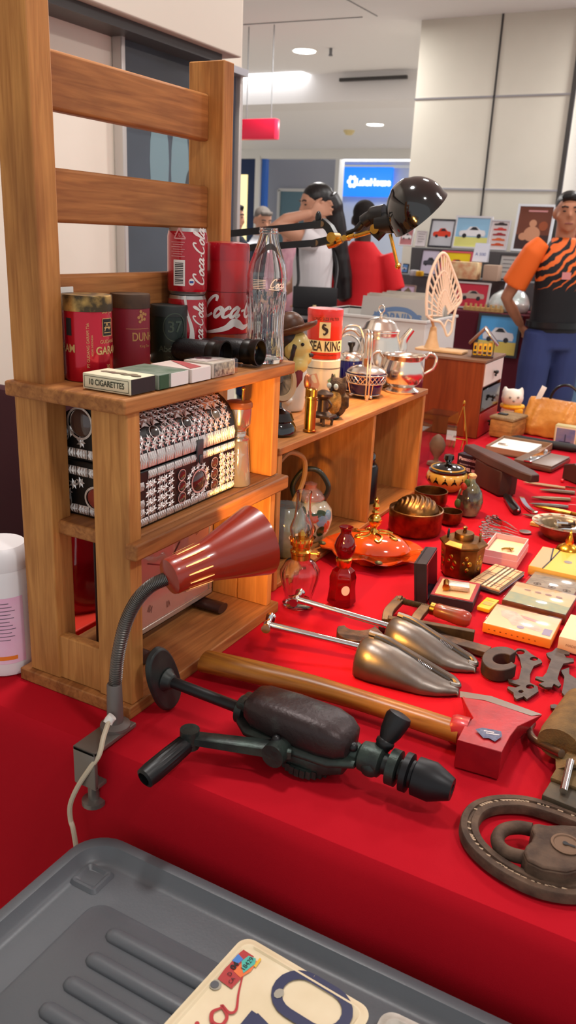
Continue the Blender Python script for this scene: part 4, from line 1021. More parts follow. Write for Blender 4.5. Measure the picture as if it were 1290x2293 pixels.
for o in (-.0035, .0035):
    P = [(.047*math.cos(ad)+o, .047*math.sin(ad), .006), (.05*math.cos(ad)+o, .05*math.sin(ad), .06), (.046*math.cos(ad)+o, .046*math.sin(ad), .1), (.02*math.cos(ad)+o, .02*math.sin(ad), .142), (-.02*math.cos(ad)+o, -.02*math.sin(ad), .142), (-.046*math.cos(ad)+o, -.046*math.sin(ad), .1), (-.05*math.cos(ad)+o, -.05*math.sin(ad), .05)]
    tube(bm, spline(P, 6), .002, 8)
tube(bm, [(.047*math.cos(ad), .047*math.sin(ad), .0), (.047*math.cos(ad), .047*math.sin(ad), .012)], .004, 8)
obj('bail_handle', bm, m_silver, t)
bm = B(); lathe(bm, [(.0445, .0565), (.0445, .059), (.036, .066), (.016, .071), (.0, .0725)], 40); obj('lid', bm, m_silver, t)
bm = B(); rbox(bm, (-.002, 0, .078), (.012, .006, .016), .002); obj('lid_knob', bm, mat('knob_wood', (120, 72, 36), .4), t)

# cobalt mustard pot behind
L_ = py(782, 850, 1.76); L_.z = T+CT
t = thing('mustard_pot', 'cobalt glass mustard pot with silver lid behind the sugar basket', 'pot', L_)
bm = B(); lathe(bm, [(.023, .004), (.026, .008), (.0275, .04), (.0285, .07), (.028, .073)], 32); obj('glass_body', bm, m_cob, t)
bm = B(); lathe(bm, [(.029, .072), (.029, .076), (.026, .084), (.016, .091), (.0, .094)], 32); obj('lid', bm, m_silver, t)
bm = B(); lathe(bm, [(.004, .093), (.005, .1), (.0085, .106), (.009, .112), (0, .114)], 18); obj('lid_knob', bm, m_black, t)
ar = tocam(L_)+PI/2
bm = B()
for o, top in ((0, .15), (.014, .128)):
    P = [(.028*math.cos(ar)*s-(o*.7), .028*math.sin(ar)*s, z) for s, z in ((.9, .07), (1.1, .1), (.7, top-.008), (0, top), (-.7, top-.01), (-1.0, .1), (-.95, .07))]; tube(bm, spline(P, 6), .0024, 8)
for s in (1, -1): tube(bm, [(.026*s*math.cos(ar), .026*s*math.sin(ar), 0), (.028*s*math.cos(ar), .028*s*math.sin(ar), .07)], .0022, 8)
tube(bm, [(.026*math.cos(a), .026*math.sin(a), .004) for a in [2*PI*i/28 for i in range(28)]], .002, 8, closed=True)
obj('silver_frame', bm, m_silver, t)

# silver coffee pot
Yp = 1.885; L_ = on(842, CT, y=Yp); s_ = FPX/((L_-EYE).dot(FW))
hq = py(853, 686, Yp).z-L_.z
t = thing('coffee_pot', 'tall silver coffee pot with domed lid and ring finial', 'coffee pot', L_)
R = 50/s_
k = hq/.17
bm = B(); lathe(bm, [(R*.8, 0), (R*.95, .003), (R*.98, .008), (R*.9, .012), (R*1.02, .03*k), (R*1.04, .05*k), (R*.96, .08*k), (R*.86, .1*k), (R*.83, .112*k), (R*.86, .115*k), (R*.85, .118*k)], 48); obj('body', bm, m_silver, t)
bm = B(); lathe(bm, [(R*.87, .118*k), (R*.88, .1205*k), (R*.78, .124*k), (R*.66, .136*k), (R*.42, .144*k), (R*.16, .147*k), (.004, .148*k), (.0032, .153*k), (.005, .155*k), (0, .156*k)], 44); obj('lid', bm, m_silver, t)
bm = B(); tube(bm, [(.0072*math.cos(a), 0, .1645*k+.0088*math.sin(a)) for a in [2*PI*i/20 for i in range(20)]], .0016, 8, closed=True); o = obj('finial_ring', bm, m_silver, t)
# spout to the right, handle to the left as the photo sees it
rd = V((.87, .5, 0)); 
bm = B(); rs = spline([rd*(R*.8)+V((0, 0, .055*k)), rd*(R*1.0)+V((0, 0, .075*k)), rd*(R*1.08)+V((0, 0, .1*k)), rd*(R*1.4)+V((0, 0, .124*k))], 5)
tube(bm, rs, [.016-.009*i/len(rs) for i in range(len(rs))], 12); obj('spout', bm, m_silver, t)
bm = B(); P = [-rd*(R*.85)+V((0, 0, .105*k)), -rd*(R*1.2)+V((0, 0, .118*k)), -rd*(R*1.62)+V((0, 0, .11*k)), -rd*(R*1.75)+V((0, 0, .075*k)), -rd*(R*1.35)+V((0, 0, .04*k)), -rd*(R*.95)+V((0, 0, .035*k))]
tube(bm, spline(P, 6), .004, 10); obj('handle', bm, m_silver, t)

# silver sugar bowl
L_ = on(899, CT, x=-.685); s_ = FPX/((L_-EYE).dot(FW)); R = 47/s_
t = thing('sugar_bowl', 'round bellied silver bowl with two loop handles at crate end', 'sugar bowl', L_)
hk = 82/s_
pr = [(R*.78, 0), (R*.82, .004), (R*.7, .008), (R*.55, .013), (R*.8, hk*.25), (R*.98, hk*.45), (R*.96, hk*.65), (R*.84, hk*.85), (R*.88, hk*.94), (R*1.02, hk)]
bm = B(); lathe(bm, pr+[(R*.99, hk-.0005), (R*.82, hk*.85), (R*.9, hk*.6), (R*.7, hk*.3), (0, hk*.2)], 48, flute=.012, fn=26, fr=(-.1, .006)); obj('bowl', bm, m_silver, t)
for s in (1, -1):
    P = [rd*s*(R*.98)+V((0, 0, hk*.92)), rd*s*(R*1.2)+V((0, 0, hk*1.06)), rd*s*(R*1.5)+V((0, 0, hk*.95)), rd*s*(R*1.42)+V((0, 0, hk*.68)), rd*s*(R*1.0)+V((0, 0, hk*.5))]
    bm = B(); tube(bm, spline(P, 6), .0035, 10); obj('handle', bm, m_silver, t)

# ---- inside the crate
m_pot = mat('pot_enamel', (214, 206, 176), .2, coat=.8)
L_ = pz(735, 1215, .0116); L_.x = min(L_.x, -.715)
t = thing('painted_teapot', 'round painted teapot with green handle inside the pine crate', 'teapot', (L_.x, L_.y, T+.01166))
s_ = FPX/((L_-EYE).dot(FW)); R = 53/s_
pr = [(R*.6, 0), (R*.66, .003), (R*.9, R*.45), (R*1.0, R*.95), (R*.94, R*1.35), (R*.7, R*1.65), (R*.56, R*1.72), (R*.54, R*1.8)]
bm = B(); lathe(bm, pr, 44); obj('body', bm, mat('pot_body', (206, 196, 166), .15, coat=1), t)
zc_ = R*1.0
def sph(x, y, h):
    a = x/R+tocam(L_); z = zc_+y
    # radius by profile
    rr = pr[0][0]
    for (r1_, z1_), (r2_, z2_) in zip(pr, pr[1:]):
        if z1_ <= z <= z2_: rr = r1_+(r2_-r1_)*(z-z1_)/max(z2_-z1_, 1e-6)
    return V(((rr+h+.0006)*math.cos(a), (rr+h+.0006)*math.sin(a), z))
for nm, c, sp_ in (('green', (44, 66, 34), [(-.03, .012, .016, .01), (.004, -.014, .013, .013), (.03, -.02, .011, .012), (-.012, .024, .016, .007), (.024, .018, .018, .007)]),
                  ('coral', (196, 84, 54), [(.012, .012, .013, .012), (.044, -.012, .01, .013), (-.04, -.006, .012, .012)]),
                  ('blue', (116, 150, 170), [(.03, .002, .013, .012), (-.028, -.016, .012, .008), (.05, .012, .012, .01)]),
                  ('brown', (70, 32, 24), [(-.004, -.034, .026, .009), (-.034, -.032, .014, .009)]),
                  ('white', (226, 218, 196), [(-.012, .004, .012, .01), (.014, .026, .009, .007), (-.046, .012, .01, .012)])):
    bm = B()
    for x, y, a_, b_ in sp_: 
        n = 14; c0 = bm.verts.new(sph(x, y, .0012)); rg = [bm.verts.new(sph(x+a_*math.cos(2*PI*i/n), y+b_*math.sin(2*PI*i/n), .0004)) for i in range(n)]
        for i in range(n): bm.faces.new((c0, rg[i], rg[(i+1) % n]))
    obj('painted_flower', bm, mat('pot_'+nm, c, .2, coat=.8), t)
bm = B(); lathe(bm, [(R*.64, R*1.78), (R*.64, R*1.84), (R*.5, R*2.05), (R*.28, R*2.2), (R*.26, R*2.3), (R*.3, R*2.4), (0, R*2.5)], 32); obj('lid', bm, mat('lid_grey_blue', (150, 146, 140), .2, col2=(176, 96, 70), scale=30, coat=.8), t)
bm = B(); P = [rd*(R*.6)+V((0, 0, R*1.7)), rd*(R*.75)+V((0, 0, R*2.3)), rd*(R*.3)+V((0, 0, R*2.95)), -rd*(R*.3)+V((0, 0, R*2.95)), -rd*(R*.72)+V((0, 0, R*2.3)), -rd*(R*.6)+V((0, 0, R*1.7))]
tube(bm, spline(P, 6), .0055, 10); obj('handle', bm, mat('handle_green', (46, 50, 34), .35, coat=.4), t)
bm = B(); tube(bm, spline([V((-.92, -.3, 0)).normalized()*(R*.8)+V((0, 0, R*.9)), V((-.92, -.3, 0)).normalized()*(R*1.3)+V((0, 0, R*1.3)), V((-.92, -.3, 0)).normalized()*(R*1.5)+V((0, 0, R*1.75))], 5), [.012]*5+[.009]*5+[.008], 12); obj('spout', bm, m_pot, t)
# second, shorter jar behind the oil lamp
L2 = V((-.715, 1.335, T+.01166))
t = thing('painted_jar', 'squat blue grey painted jar behind the clear oil lamp', 'jar', L2)
bm = B(); lathe(bm, [(.03, 0), (.036, .004), (.046, .03), (.048, .055), (.042, .082), (.03, .096), (.028, .1)], 40); obj('body', bm, mat('jar_bluegrey', (128, 142, 142), .12, col2=(90, 100, 92), scale=20, coat=1), t)
bm = B(); P = spline([(.0, .03, .095), (.01, .05, .14), (.014, .04, .185), (.004, .0, .205), (-.004, -.03, .19)], 7); tube(bm, P, .005, 8); obj('handle', bm, mat('handle_pale', (170, 130, 80), .4), t)
f = cylmap(.0478, tocam(L2)); bm = B(); 
n = 14; poly(bm, [(.02+.012*math.cos(2*PI*i/n), .05+.007*math.sin(2*PI*i/n)) for i in range(n)], f, .0012); obj('painted_leaf', bm, mat('pot_white', (226, 218, 196), .2), t)
# black flask in the right bay
L_ = pz(850, 1105, .0116); L_.x = -.72; L_.y = 1.74
t = thing('black_flask', 'black flask with shiny cap standing in the right crate bay', 'flask', L_)
bm = B(); lathe(bm, [(.026, 0), (.028, .002), (.028, .085), (.024, .092), (.018, .096)], 30); obj('body', bm, mat('flask_black', (16, 14, 16), .3), t)
bm = B(); lathe(bm, [(.018, .096), (.02, .098), (.02, .116), (.016, .121), (0, .122)], 30); obj('cap', bm, m_blackgloss, t)
# ================================================================ ON THE RED CLOTH, NEAR HALF
Z0 = .0026
# ---- breast drill
A, Bq = pz(372, 1528, .046), pz(1012, 1775, .03)
A.z = T+.05; Bq.z = T+.034
t = drill = thing('breast_drill', 'dark cast iron hand drill with breast plate and side crank on cloth', 'hand drill', (A.x, A.y, T+Z0))
Md = AX(A, Bq); Ld = (Bq-A).length
m_dr = mat('drill_iron', (40, 42, 42), .42, .5, col2=(58, 70, 64), scale=30, bump=.35, bscale=140)
m_dr2 = mat('drill_body', (52, 40, 40), .4, .4, col2=(78, 82, 78), scale=26, lo=.55, hi=.75, bump=.3, bscale=160)
m_db = mat('drill_black', (18, 18, 20), .42)
MX = Md @ RY(PI/2)       # lathe axis along the drill
k = Ld/.42
bm = B()
Mp = Md @ RZ(.0) @ RX(.35) @ RY(PI/2-.12)
n = 36; po = []
for i in range(n):
    a = 2*PI*i/n; po.append((.052*math.copysign(abs(math.cos(a))**.85, math.cos(a)), .027*math.copysign(abs(math.sin(a))**.85, math.sin(a))))
lo_, hi_ = prism(bm, po, -.007, .001, top=[(x*.93, y*.93) for x, y in po], M=Mp); lathe(bm, [(.017, 0), (.012, .006), (.009, .012)], 18, M=Md @ RY(PI/2))
obj('breast_plate', bm, mat('plate_iron', (44, 46, 46), .45, .4, col2=(58, 64, 60), scale=30), t, world=True, bevel=.002)
bm = B(); lathe(bm, [(.0075, .01), (.0075, .125*k)], 16, M=MX); obj('shaft', bm, m_db, t, world=True)
bm = B(); lathe(bm, [(.013, .12*k), (.018, .123*k), (.018, .133*k), (.013, .136*k)], 18, M=MX); rbox(bm, (.136*k, 0, .012), (.022, .03, .014), .003, M=Md); obj('rear_collar', bm, m_dr, t, world=True)
def lprof(bm, secs, M, n=28, pw=.62):
    rings = []
    for x, ry, rz, cz in secs:
        rings.append([bm.verts.new(M @ V((x, ry*math.copysign(abs(math.cos(2*PI*i/n))**pw, math.cos(2*PI*i/n)), cz+rz*math.copysign(abs(math.sin(2*PI*i/n))**pw, math.sin(2*PI*i/n))))) for i in range(n)])
    for a, b in zip(rings, rings[1:]):
        for i in range(n): bm.faces.new((a[i], a[(i+1) % n], b[(i+1) % n], b[i]))
    bm.faces.new(rings[0][::-1]); bm.faces.new(rings[-1])
bm = B(); lprof(bm, [(.138*k, .012, .008, .018), (.143*k, .025, .015, .017), (.155*k, .03, .02, .015), (.2*k, .032, .024, .014), (.255*k, .032, .024, .014), (.275*k, .029, .02, .013), (.287*k, .022, .014, .012), (.291*k, .01, .007, .012)], Md)
obj('gear_housing', bm, m_dr2, t, world=True)
bm = B(); lprof(bm, [(.13*k, .02, .007, -.006), (.15*k, .034, .008, -.008), (.21*k, .037, .009, -.008), (.27*k, .034, .008, -.007), (.3*k, .02, .007, -.005)], Md, pw=.8); lprof(bm, [(.15*k, .024, .012, -.02), (.19*k, .032, .017, -.022), (.25*k, .03, .017, -.022), (.285*k, .02, .01, -.016)], Md)
obj('gear_frame', bm, m_dr, t, world=True)
bm = B()
for a in range(28):
    c_, s_ = math.cos(2*PI*a/28), math.sin(2*PI*a/28)
    box(bm, (.232*k+.031*c_, .031*s_-.004, -.03), (.006, .004, .01), M=Md)
lathe(bm, [(.03, -.036), (.03, -.024)], 30, M=Md @ TR(.232*k, -.004, 0)); obj('gear_wheel', bm, m_dr, t, world=True)
for x, y, z in ((.142*k, -.012, .02), (.292*k, -.008, .012), (.2*k, -.036, .004)):
    bm = B(); ball(bm, (0, 0, 0), .006, 10, M=Md @ TR(x, y, z)); obj('screw_head', bm, m_db, t, world=True)
# crank arm towards the viewer
c0 = Md @ V((.205*k, -.037, -.008)); c1 = pz(425, 1652, .034); 
bm = B(); tube(bm, [c0+(c0-c1).normalized()*.016, c0, c1], [.009, .011, .0085], sec=[(1, .5), (.7, .7), (-.7, .7), (-1, .5), (-1, -.5), (-.7, -.7), (.7, -.7), (1, -.5)], up=(0, 0, 1)); cyl(bm, c0+V((0, -.016, 0)), c0+V((0, .02, 0)), .0145, 18); cyl(bm, c1+V((0, 0, -.012)), c1+V((0, 0, .012)), .012, 16)
obj('crank_arm', bm, m_dr, t, world=True)
g0, g1 = pz(428, 1655, .03), pz(330, 1738, .016)
gd = (g1-g0); gl = gd.length; Mg = AX(g0, g1) @ RY(PI/2)
bm = B(); lathe(bm, [(.008, -.006), (.0105, 0), (.0115, .012), (.0125, gl*.5), (.0128, gl*.9), (.0122, gl+.004), (.0085, gl+.006), (.008, gl-.004), (0, gl-.006)], 40, M=Mg, flute=.03, fn=20, fr=(.01, gl*.93)); obj('crank_grip', bm, m_db, t, world=True)
# side handle
h0 = Md @ V((.322*k, .004, .006)); h1 = py(897, 1600, h0.y+.022)
hd_ = (h1-h0); hl = hd_.length; Mg = AX(h0, h1) @ RY(PI/2)
bm = B(); lathe(bm, [(.007, 0), (.0095, .012), (.011, .014), (.011, .018), (.0095, .02), (.0125, hl*.55), (.015, hl*.9), (.0135, hl*.99), (.008, hl*1.02), (0, hl*1.02)], 44, M=Mg, flute=.035, fn=22, fr=(.021, hl*.92)); obj('side_handle', bm, m_db, t, world=True)
bm = B(); lathe(bm, [(.012, .285*k), (.0115, .298*k), (.017, .302*k), (.019, .315*k), (.018, .328*k), (.0125, .332*k), (.012, .338*k), (.021, .34*k), (.021, .351*k), (.012, .353*k), (.011, .357*k)], 26, M=MX); ball(bm, (0, 0, 0), .013, 14, M=Md @ TR(.318*k, -.008, -.004)); obj('neck', bm, m_dr, t, world=True)
bm = B(); lathe(bm, [(.011, .356*k), (.0225, .3585*k), (.0225, .366*k), (.016, .368*k), (.0155, .371*k), (.022, .374*k), (.0225, .395*k), (.0135, .418*k), (.0125, .42*k), (.006, .42*k), (.005, .41*k), (0, .41*k)], 32, M=MX); obj('chuck', bm, mat('chuck_black', (24, 24, 27), .42, .3), t, world=True)

# ---- axe
m_axw = wood('axe_wood', (176, 116, 46), (118, 68, 24), 'x', rough=.3, s=7)
a0, a1 = pz(458, 1478, .024), pz(1030, 1640, .02)
t = thing('axe', 'short axe with golden wooden handle and worn red painted head', 'axe', (a1.x, a1.y, T+Z0))
Mx = AX(V((a0.x, a0.y, T+.0225)), V((a1.x, a1.y, T+.0225))); la = (V((a1.x, a1.y, 0))-V((a0.x, a0.y, 0))).length
bm = B(); secs = []
for i in range(17):
    q = i/16; w_ = .0165+.004*(1-q)**3+.0025*math.sin(q*PI*2.2)*(1-q)
    secs.append((q*la, w_, min(.0148, w_*.84), .0, .010*math.sin(q*PI*1.15)))
rings = []; n = 20
for x, ry, rz, cz, cy in secs:
    rings.append([bm.verts.new(Mx @ V((x, cy+ry*math.cos(2*PI*i/n), cz+rz*math.sin(2*PI*i/n)))) for i in range(n)])
for a, b in zip(rings, rings[1:]):
    for i in range(n): bm.faces.new((a[i], a[(i+1) % n], b[(i+1) % n], b[i]))
c_ = bm.verts.new(Mx @ V((-.006, 0, 0))); 
for i in range(n): bm.faces.new((c_, rings[0][(i+1) % n], rings[0][i]))
bm.faces.new(rings[-1])
# keep the grain along the handle: local frame of the part = frame of the axe
bm.transform(Mx.inverted()); o = obj('handle', bm, m_axw, t); o.matrix_parent_inverse = Matrix.Identity(4); o.matrix_basis = MW[t.name].inverted() @ Mx
m_axr = mat('axe_red', (172, 26, 36), .38, .1, col2=(150, 20, 32), scale=30, coat=.2, bump=.2, bscale=120)
zm = .0215
top = [(1024, 1656), (1124, 1684), (1143, 1648), (1160, 1626), (1214, 1601), (1100, 1560), (1030, 1549), (1047, 1585), (1060, 1607), (1040, 1625)]
th = [.0195, .0195, .0165, .012, .0008, .0008, .0008, .009, .0135, .0165]
pts = [pz(u, v, zm+h) for (u, v), h in zip(top, th)]
bm = B(); up_ = [bm.verts.new((p.x, p.y, T+zm+h)) for p, h in zip(pts, th)]; dn = [bm.verts.new((p.x, p.y, T+zm-h)) for p, h in zip(pts, th)]
tri = [(0, 1, 2, 8, 9), (2, 3, 7, 8), (3, 4, 5, 7), (5, 6, 7)]
for f_ in tri: bm.faces.new([up_[i] for i in f_]); bm.faces.new([dn[i] for i in f_][::-1])
for i in range(10): j = (i+1) % 10; bm.faces.new((up_[i], dn[i], dn[j], up_[j]))
obj('axe_head', bm, m_axr, t, world=True, bevel=.0012, smooth=30)
bm = B(); c = [pts[4], pts[5], pts[6]]; inn = [pz(1190, 1603, zm+.004), pz(1085, 1568, zm+.004), pz(1030, 1560, zm+.004)]
q = [V((p.x, p.y, T+zm+h)) for p, h in zip(c+inn[::-1], (.0018, .0018, .0018, .0035, .0042, .0042))]
vs = [bm.verts.new(p) for p in q]; bm.faces.new((vs[0], vs[1], vs[4], vs[5])); bm.faces.new((vs[1], vs[2], vs[3], vs[4])); obj('bare_edge', bm, mat('bare_steel', (130, 116, 108), .4, .7), t, world=True)
bm = B(); f = lambda x, y, h: V((pz(x, y, zm+.0175).x, pz(x, y, zm+.0175).y, T+zm+.0192+h))
poly(bm, [(1064, 1636), (1080, 1633), (1098, 1636), (1122, 1641), (1124, 1652), (1108, 1664), (1094, 1656), (1082, 1656)], f, .0006); obj('torn_sticker', bm, mat('sticker_navy', (52, 62, 104), .5, col2=(90, 100, 130), scale=200), t, world=True)
bm = B()
for (u0, v0, u1, v1) in ((1083, 1640, 1106, 1644), (1088, 1645, 1118, 1650)): 
    ribbon(bm, [(u0, v0), (u1, v1)], 2.2, f, .0009, 3, False)
obj('sticker_print', bm, mat('sticker_pale', (196, 190, 200), .5), t, world=True)
bm = B(); lathe(bm, [(.017, la-.012), (.0195, la-.008), (.0195, la+.01)], 22, M=Mx @ RY(PI/2), sx=.98); obj('collar', bm, m_axr, t, world=True)

# ---- pair of metal shoe trees
m_sh = mat('cast_aluminium', (126, 118, 110), .36, .85, col2=(106, 100, 96), scale=18, bump=.12, bscale=90)
def shoe(name_label, heel, toe, rod0, rod1, hh, w):
    a, b = pz(*heel, .0), pz(*toe, .0); a.z = b.z = T+Z0
    M = AX(a, b); L = (b-a).length
    t = thing('shoe_tree', name_label, 'shoe tree', a)
    bm = B(); rings = []; n = 26
    for q, wy, hz, cy in ((0, .8, .93, 0), (.03, .94, 1.0, 0), (.16, 1.0, .99, .0), (.34, .94, .88, .0), (.52, .9, .68, .02), (.68, .84, .48, .04), (.82, .66, .34, .06), (.92, .44, .26, .08), (.98, .24, .18, .1), (1.0, .06, .08, 0)):
        ring = []
        for i in range(n):
            aa = 2*PI*i/n; y, z = math.cos(aa), math.sin(aa)
            z = z if z > 0 else -min(.28, abs(z))*1.0
            ring.append(bm.verts.new(M @ V((q*L, w/2*wy*y*abs(1 if z < 0 else 1)+cy*w, hz*hh*(.24+.76*z if z > 0 else .24+z*.857)))))
        rings.append(ring)
    for r1_, r2_ in zip(rings, rings[1:]):
        for i in range(n): bm.faces.new((r1_[i], r1_[(i+1) % n], r2_[(i+1) % n], r2_[i]))
    bm.faces.new(rings[0][::-1]); bm.faces.new(rings[-1]); obj('last_shell', bm, m_sh, t, world=True, smooth=60)
    # outer half split off by a dark slot with a spring
    top = lambda q: (.985*hh*((.98 if q < .16 else .98-(q-.16)*1.02)))
    bm = B(); P = [M @ V((q*L, w*.16, top(q)*.99)) for q in (.1, .2, .34, .52, .68, .8, .88)]; tube(bm, spline(P, 4), .0042, 8); obj('slot', bm, m_dark, t, world=True)
    bm = B(); P = [M @ V((q*L, w*.28, top(q)*.97+.0015)) for q in (.02, .2, .34, .52, .68, .8, .9)]+[M @ V((.97*L, w*.16, top(.92)*.8)), M @ V((.9*L, w*.06, top(.9)*.98))]; tube(bm, spline(P, 4), .0048, 8); obj('side_rim', bm, m_sh, t, world=True)
    bm = B(); s0_, s1_ = M @ V((.55*L, w*.16, top(.55)+.001)), M @ V((.7*L, w*.16, top(.7)+.001)); P = []
    x_, y_ = frame_of(s1_-s0_)
    for i in range(90): aa = i*.7; P.append(s0_.lerp(s1_, i/89)+(x_*math.cos(aa)+y_*math.sin(aa))*.003)
    tube(bm, P, .0008, 5); obj('spring', bm, m_chrome, t, world=True)
    r1 = M @ V((.01*L, 0, hh*.66)); r0 = rod0
    bm = B(); tube(bm, [r0, r1+(r1-r0).normalized()*.02], .0052, 14); obj('rod', bm, m_chrome, t, world=True)
    d = (r1-r0).normalized(); sd = d.cross(V((0, 0, 1))).normalized()
    bm = B(); cyl(bm, r0-sd*.019+d*.004, r0+sd*.01+d*.004, .0042, 12); ball(bm, r0+d*.004, .0068, 12); tube(bm, [r0-sd*.019+d*.004, r0-sd*.024+d*.004], [.0075, .0085], 14); tube(bm, [r0+sd*.01+d*.004, r0+sd*.016+d*.004], [.006, .007], 14); obj('handle_bar', bm, m_chrome, t, world=True)
    return t
shoe('dull silver shoe tree, the back one of the pair', (871, 1447), (1064, 1510), pz(658, 1340, .055), None, .048, .066)
shoe('dull grey metal shoe tree lying nearest the axe handle', (806, 1497), (1026, 1562), pz(594, 1397, .055), None, .05, .074)

# ---- C clamp with wooden handle
m_cl = mat('clamp_iron', (98, 78, 54), .45, .6, col2=(70, 54, 40), scale=40, bump=.3)
t = thing('bar_clamp', 'old iron bar clamp with turned wooden handle behind the shoe trees', 'clamp', pz(950, 1390, Z0))
sqs = [(1, .55), (-1, .55), (-1, -.55), (1, -.55)]
zc = .014
bm = B(); tube(bm, [pz(868, 1392, zc), pz(940, 1402, zc), pz(1062, 1424, zc)], .009, sec=[(.6, 1), (-.6, 1), (-.6, -1), (.6, -1)], up=(0, 0, 1)); obj('bar', bm, m_cl, t, world=True, bevel=.001)
bm = B(); tube(bm, spline([pz(866, 1392, zc), pz(870, 1372, zc+.004), pz(884, 1355, zc+.008), pz(898, 1341, zc+.01)], 4), .0085, sec=sqs, up=(0, 0, 1)); obj('fixed_jaw', bm, m_cl, t, world=True, bevel=.001)
bm = B(); tube(bm, spline([pz(925, 1402, zc), pz(934, 1384, zc+.006), pz(945, 1370, zc+.008), pz(956, 1358, zc+.01)], 4), .0085, sec=sqs, up=(0, 0, 1)); obj('sliding_jaw', bm, m_cl, t, world=True, bevel=.001)
s0_, s1_ = pz(900, 1346, zc+.01), pz(962, 1361, zc+.01)
bm = B(); Ms_ = AX(s0_, s1_) @ RY(PI/2); ln = (s1_-s0_).length; pr = []
for i in range(int(ln/.0022)): pr += [(.0058, i*.0022), (.0042, i*.0022+.0011)]
lathe(bm, [(.009, -.006), (.009, -.001)]+pr, 14, M=Ms_); obj('screw', bm, m_cl, t, world=True)
h0, h1 = pz(962, 1361, zc+.01), pz(1055, 1390, zc+.004); ln = (h1-h0).length; Mh_ = AX(h0, h1) @ RY(PI/2)
bm = B(); lathe(bm, [(.008, 0), (.011, .002), (.011, .009), (.0095, .01)], 20, M=Mh_); obj('ferrule', bm, m_brass, t, world=True)
bm = B(); lathe(bm, [(.01, .0095), (.012, .014), (.0125, ln*.4), (.0145, ln*.75), (.013, ln*.92), (.008, ln*.99), (0, ln)], 24, M=Mh_); obj('wooden_handle', bm, mat('handle_brown', (120, 66, 36), .3, col2=(150, 52, 34), scale=30, coat=.4), t, world=True)

# ---- long iron spanner under the shoe trees
t = thing('hook_spanner', 'long dark iron spanner with open claw under the shoe trees', 'spanner', pz(930, 1440, Z0))
bm = B(); tube(bm, [pz(850, 1402, .008), pz(960, 1422, .008), pz(1095, 1461, .008)], [.009, .011, .012], sec=[(1, .4), (-1, .4), (-1, -.4), (1, -.4)], up=(0, 0, 1)); obj('shaft', bm, m_iron, t, world=True, bevel=.001)
def pxpoly(pts, z): return [(p.x, p.y) for p in (pz(u, v, z) for u, v in pts)]
def polypart(name, pts, z0, z1, m, t, bev=.0012):
    bm = B(); prism(bm, pxpoly(pts, z1), T+z0, T+z1); return obj(name, bm, m, t, world=True, bevel=bev)
arc = lambda cu, cv, ru, rv, a0, a1, n=16: [(cu+ru*math.cos(R_(a0+(a1-a0)*i/n)), cv+rv*math.sin(R_(a0+(a1-a0)*i/n))) for i in range(n+1)]
claw = arc(1122, 1474, 43, 27, -35, -325, 22)[::1]+arc(1126, 1475, 22, 12, -330, -40, 16)
polypart('claw', claw, Z0, .022, mat('claw_iron', (78, 60, 50), .5, .5, col2=(58, 46, 42), scale=40, bump=.3), t)
hook = arc(808, 1410, 54, 25, 200, 20, 14)+arc(806, 1398, 34, 13, 10, 175, 10)
polypart('end_hook', hook, Z0, .016, m_iron, t)

# ---- flat multi tools
def c8(L): return [(1000+x/3.641, 1420+y/3.641) for x, y in L]
T1 = [(560, 135), (580, 120), (640, 125), (690, 165), (770, 215), (780, 235), (710, 265), (680, 330), (680, 400), (740, 430), (750, 470), (690, 510), (655, 535), (630, 510), (610, 520), (570, 535), (550, 515), (545, 480), (495, 445), (500, 430), (560, 440), (605, 425), (510, 395), (500, 370), (560, 380), (590, 370), (612, 270), (596, 200)]
T2 = [(810, 180), (860, 165), (890, 135), (960, 155), (1000, 175), (1000, 190), (955, 190), (970, 215), (1030, 225), (1035, 250), (950, 265), (920, 320), (900, 390), (930, 440), (910, 455), (870, 430), (855, 460), (800, 460), (750, 430), (795, 415), (720, 385), (725, 370), (780, 375), (810, 340), (850, 230), (820, 205)]
T3 = [(930, 300), (1000, 275), (1000, 330), (1060, 370), (1070, 420), (1030, 480), (1050, 560), (1010, 610), (940, 620), (850, 605), (845, 580), (880, 575), (940, 590), (980, 570), (975, 520), (940, 480), (955, 400), (960, 350)]
m_mt = mat('tool_iron', (84, 72, 66), .5, .5, col2=(66, 56, 52), scale=60, bump=.3)
for L_, lb, holes in ((T1, 'flat iron multi spanner with holed ends below the claw', ((600, 150, 38, 20), (712, 205, 34, 16), (680, 432, 34, 18), (606, 472, 22, 12))), (T2, 'flat iron multi tool with toothed edges, second from the claw', ((0, 0, 0, 0),)), (T3, 'hooked flat iron tool partly under the toothed multi tool', ())):
    hl = []
    for hx, hy, ha, hb in holes:
        if ha: (u, v), = c8([(hx, hy)]); hl.append(pxpoly([(u+ha/3.64*math.cos(2*PI*i/16), v+hb/3.64*math.sin(2*PI*i/16)) for i in range(16)], .005))
    bm = B(); holed(bm, pxpoly(c8(L_), .005), hl, T+Z0, T+.006)
    if L_ is T2: bm.transform(TR(0, 0, .0045))
    single('multi_tool', bm, m_mt, lb, 'tool')

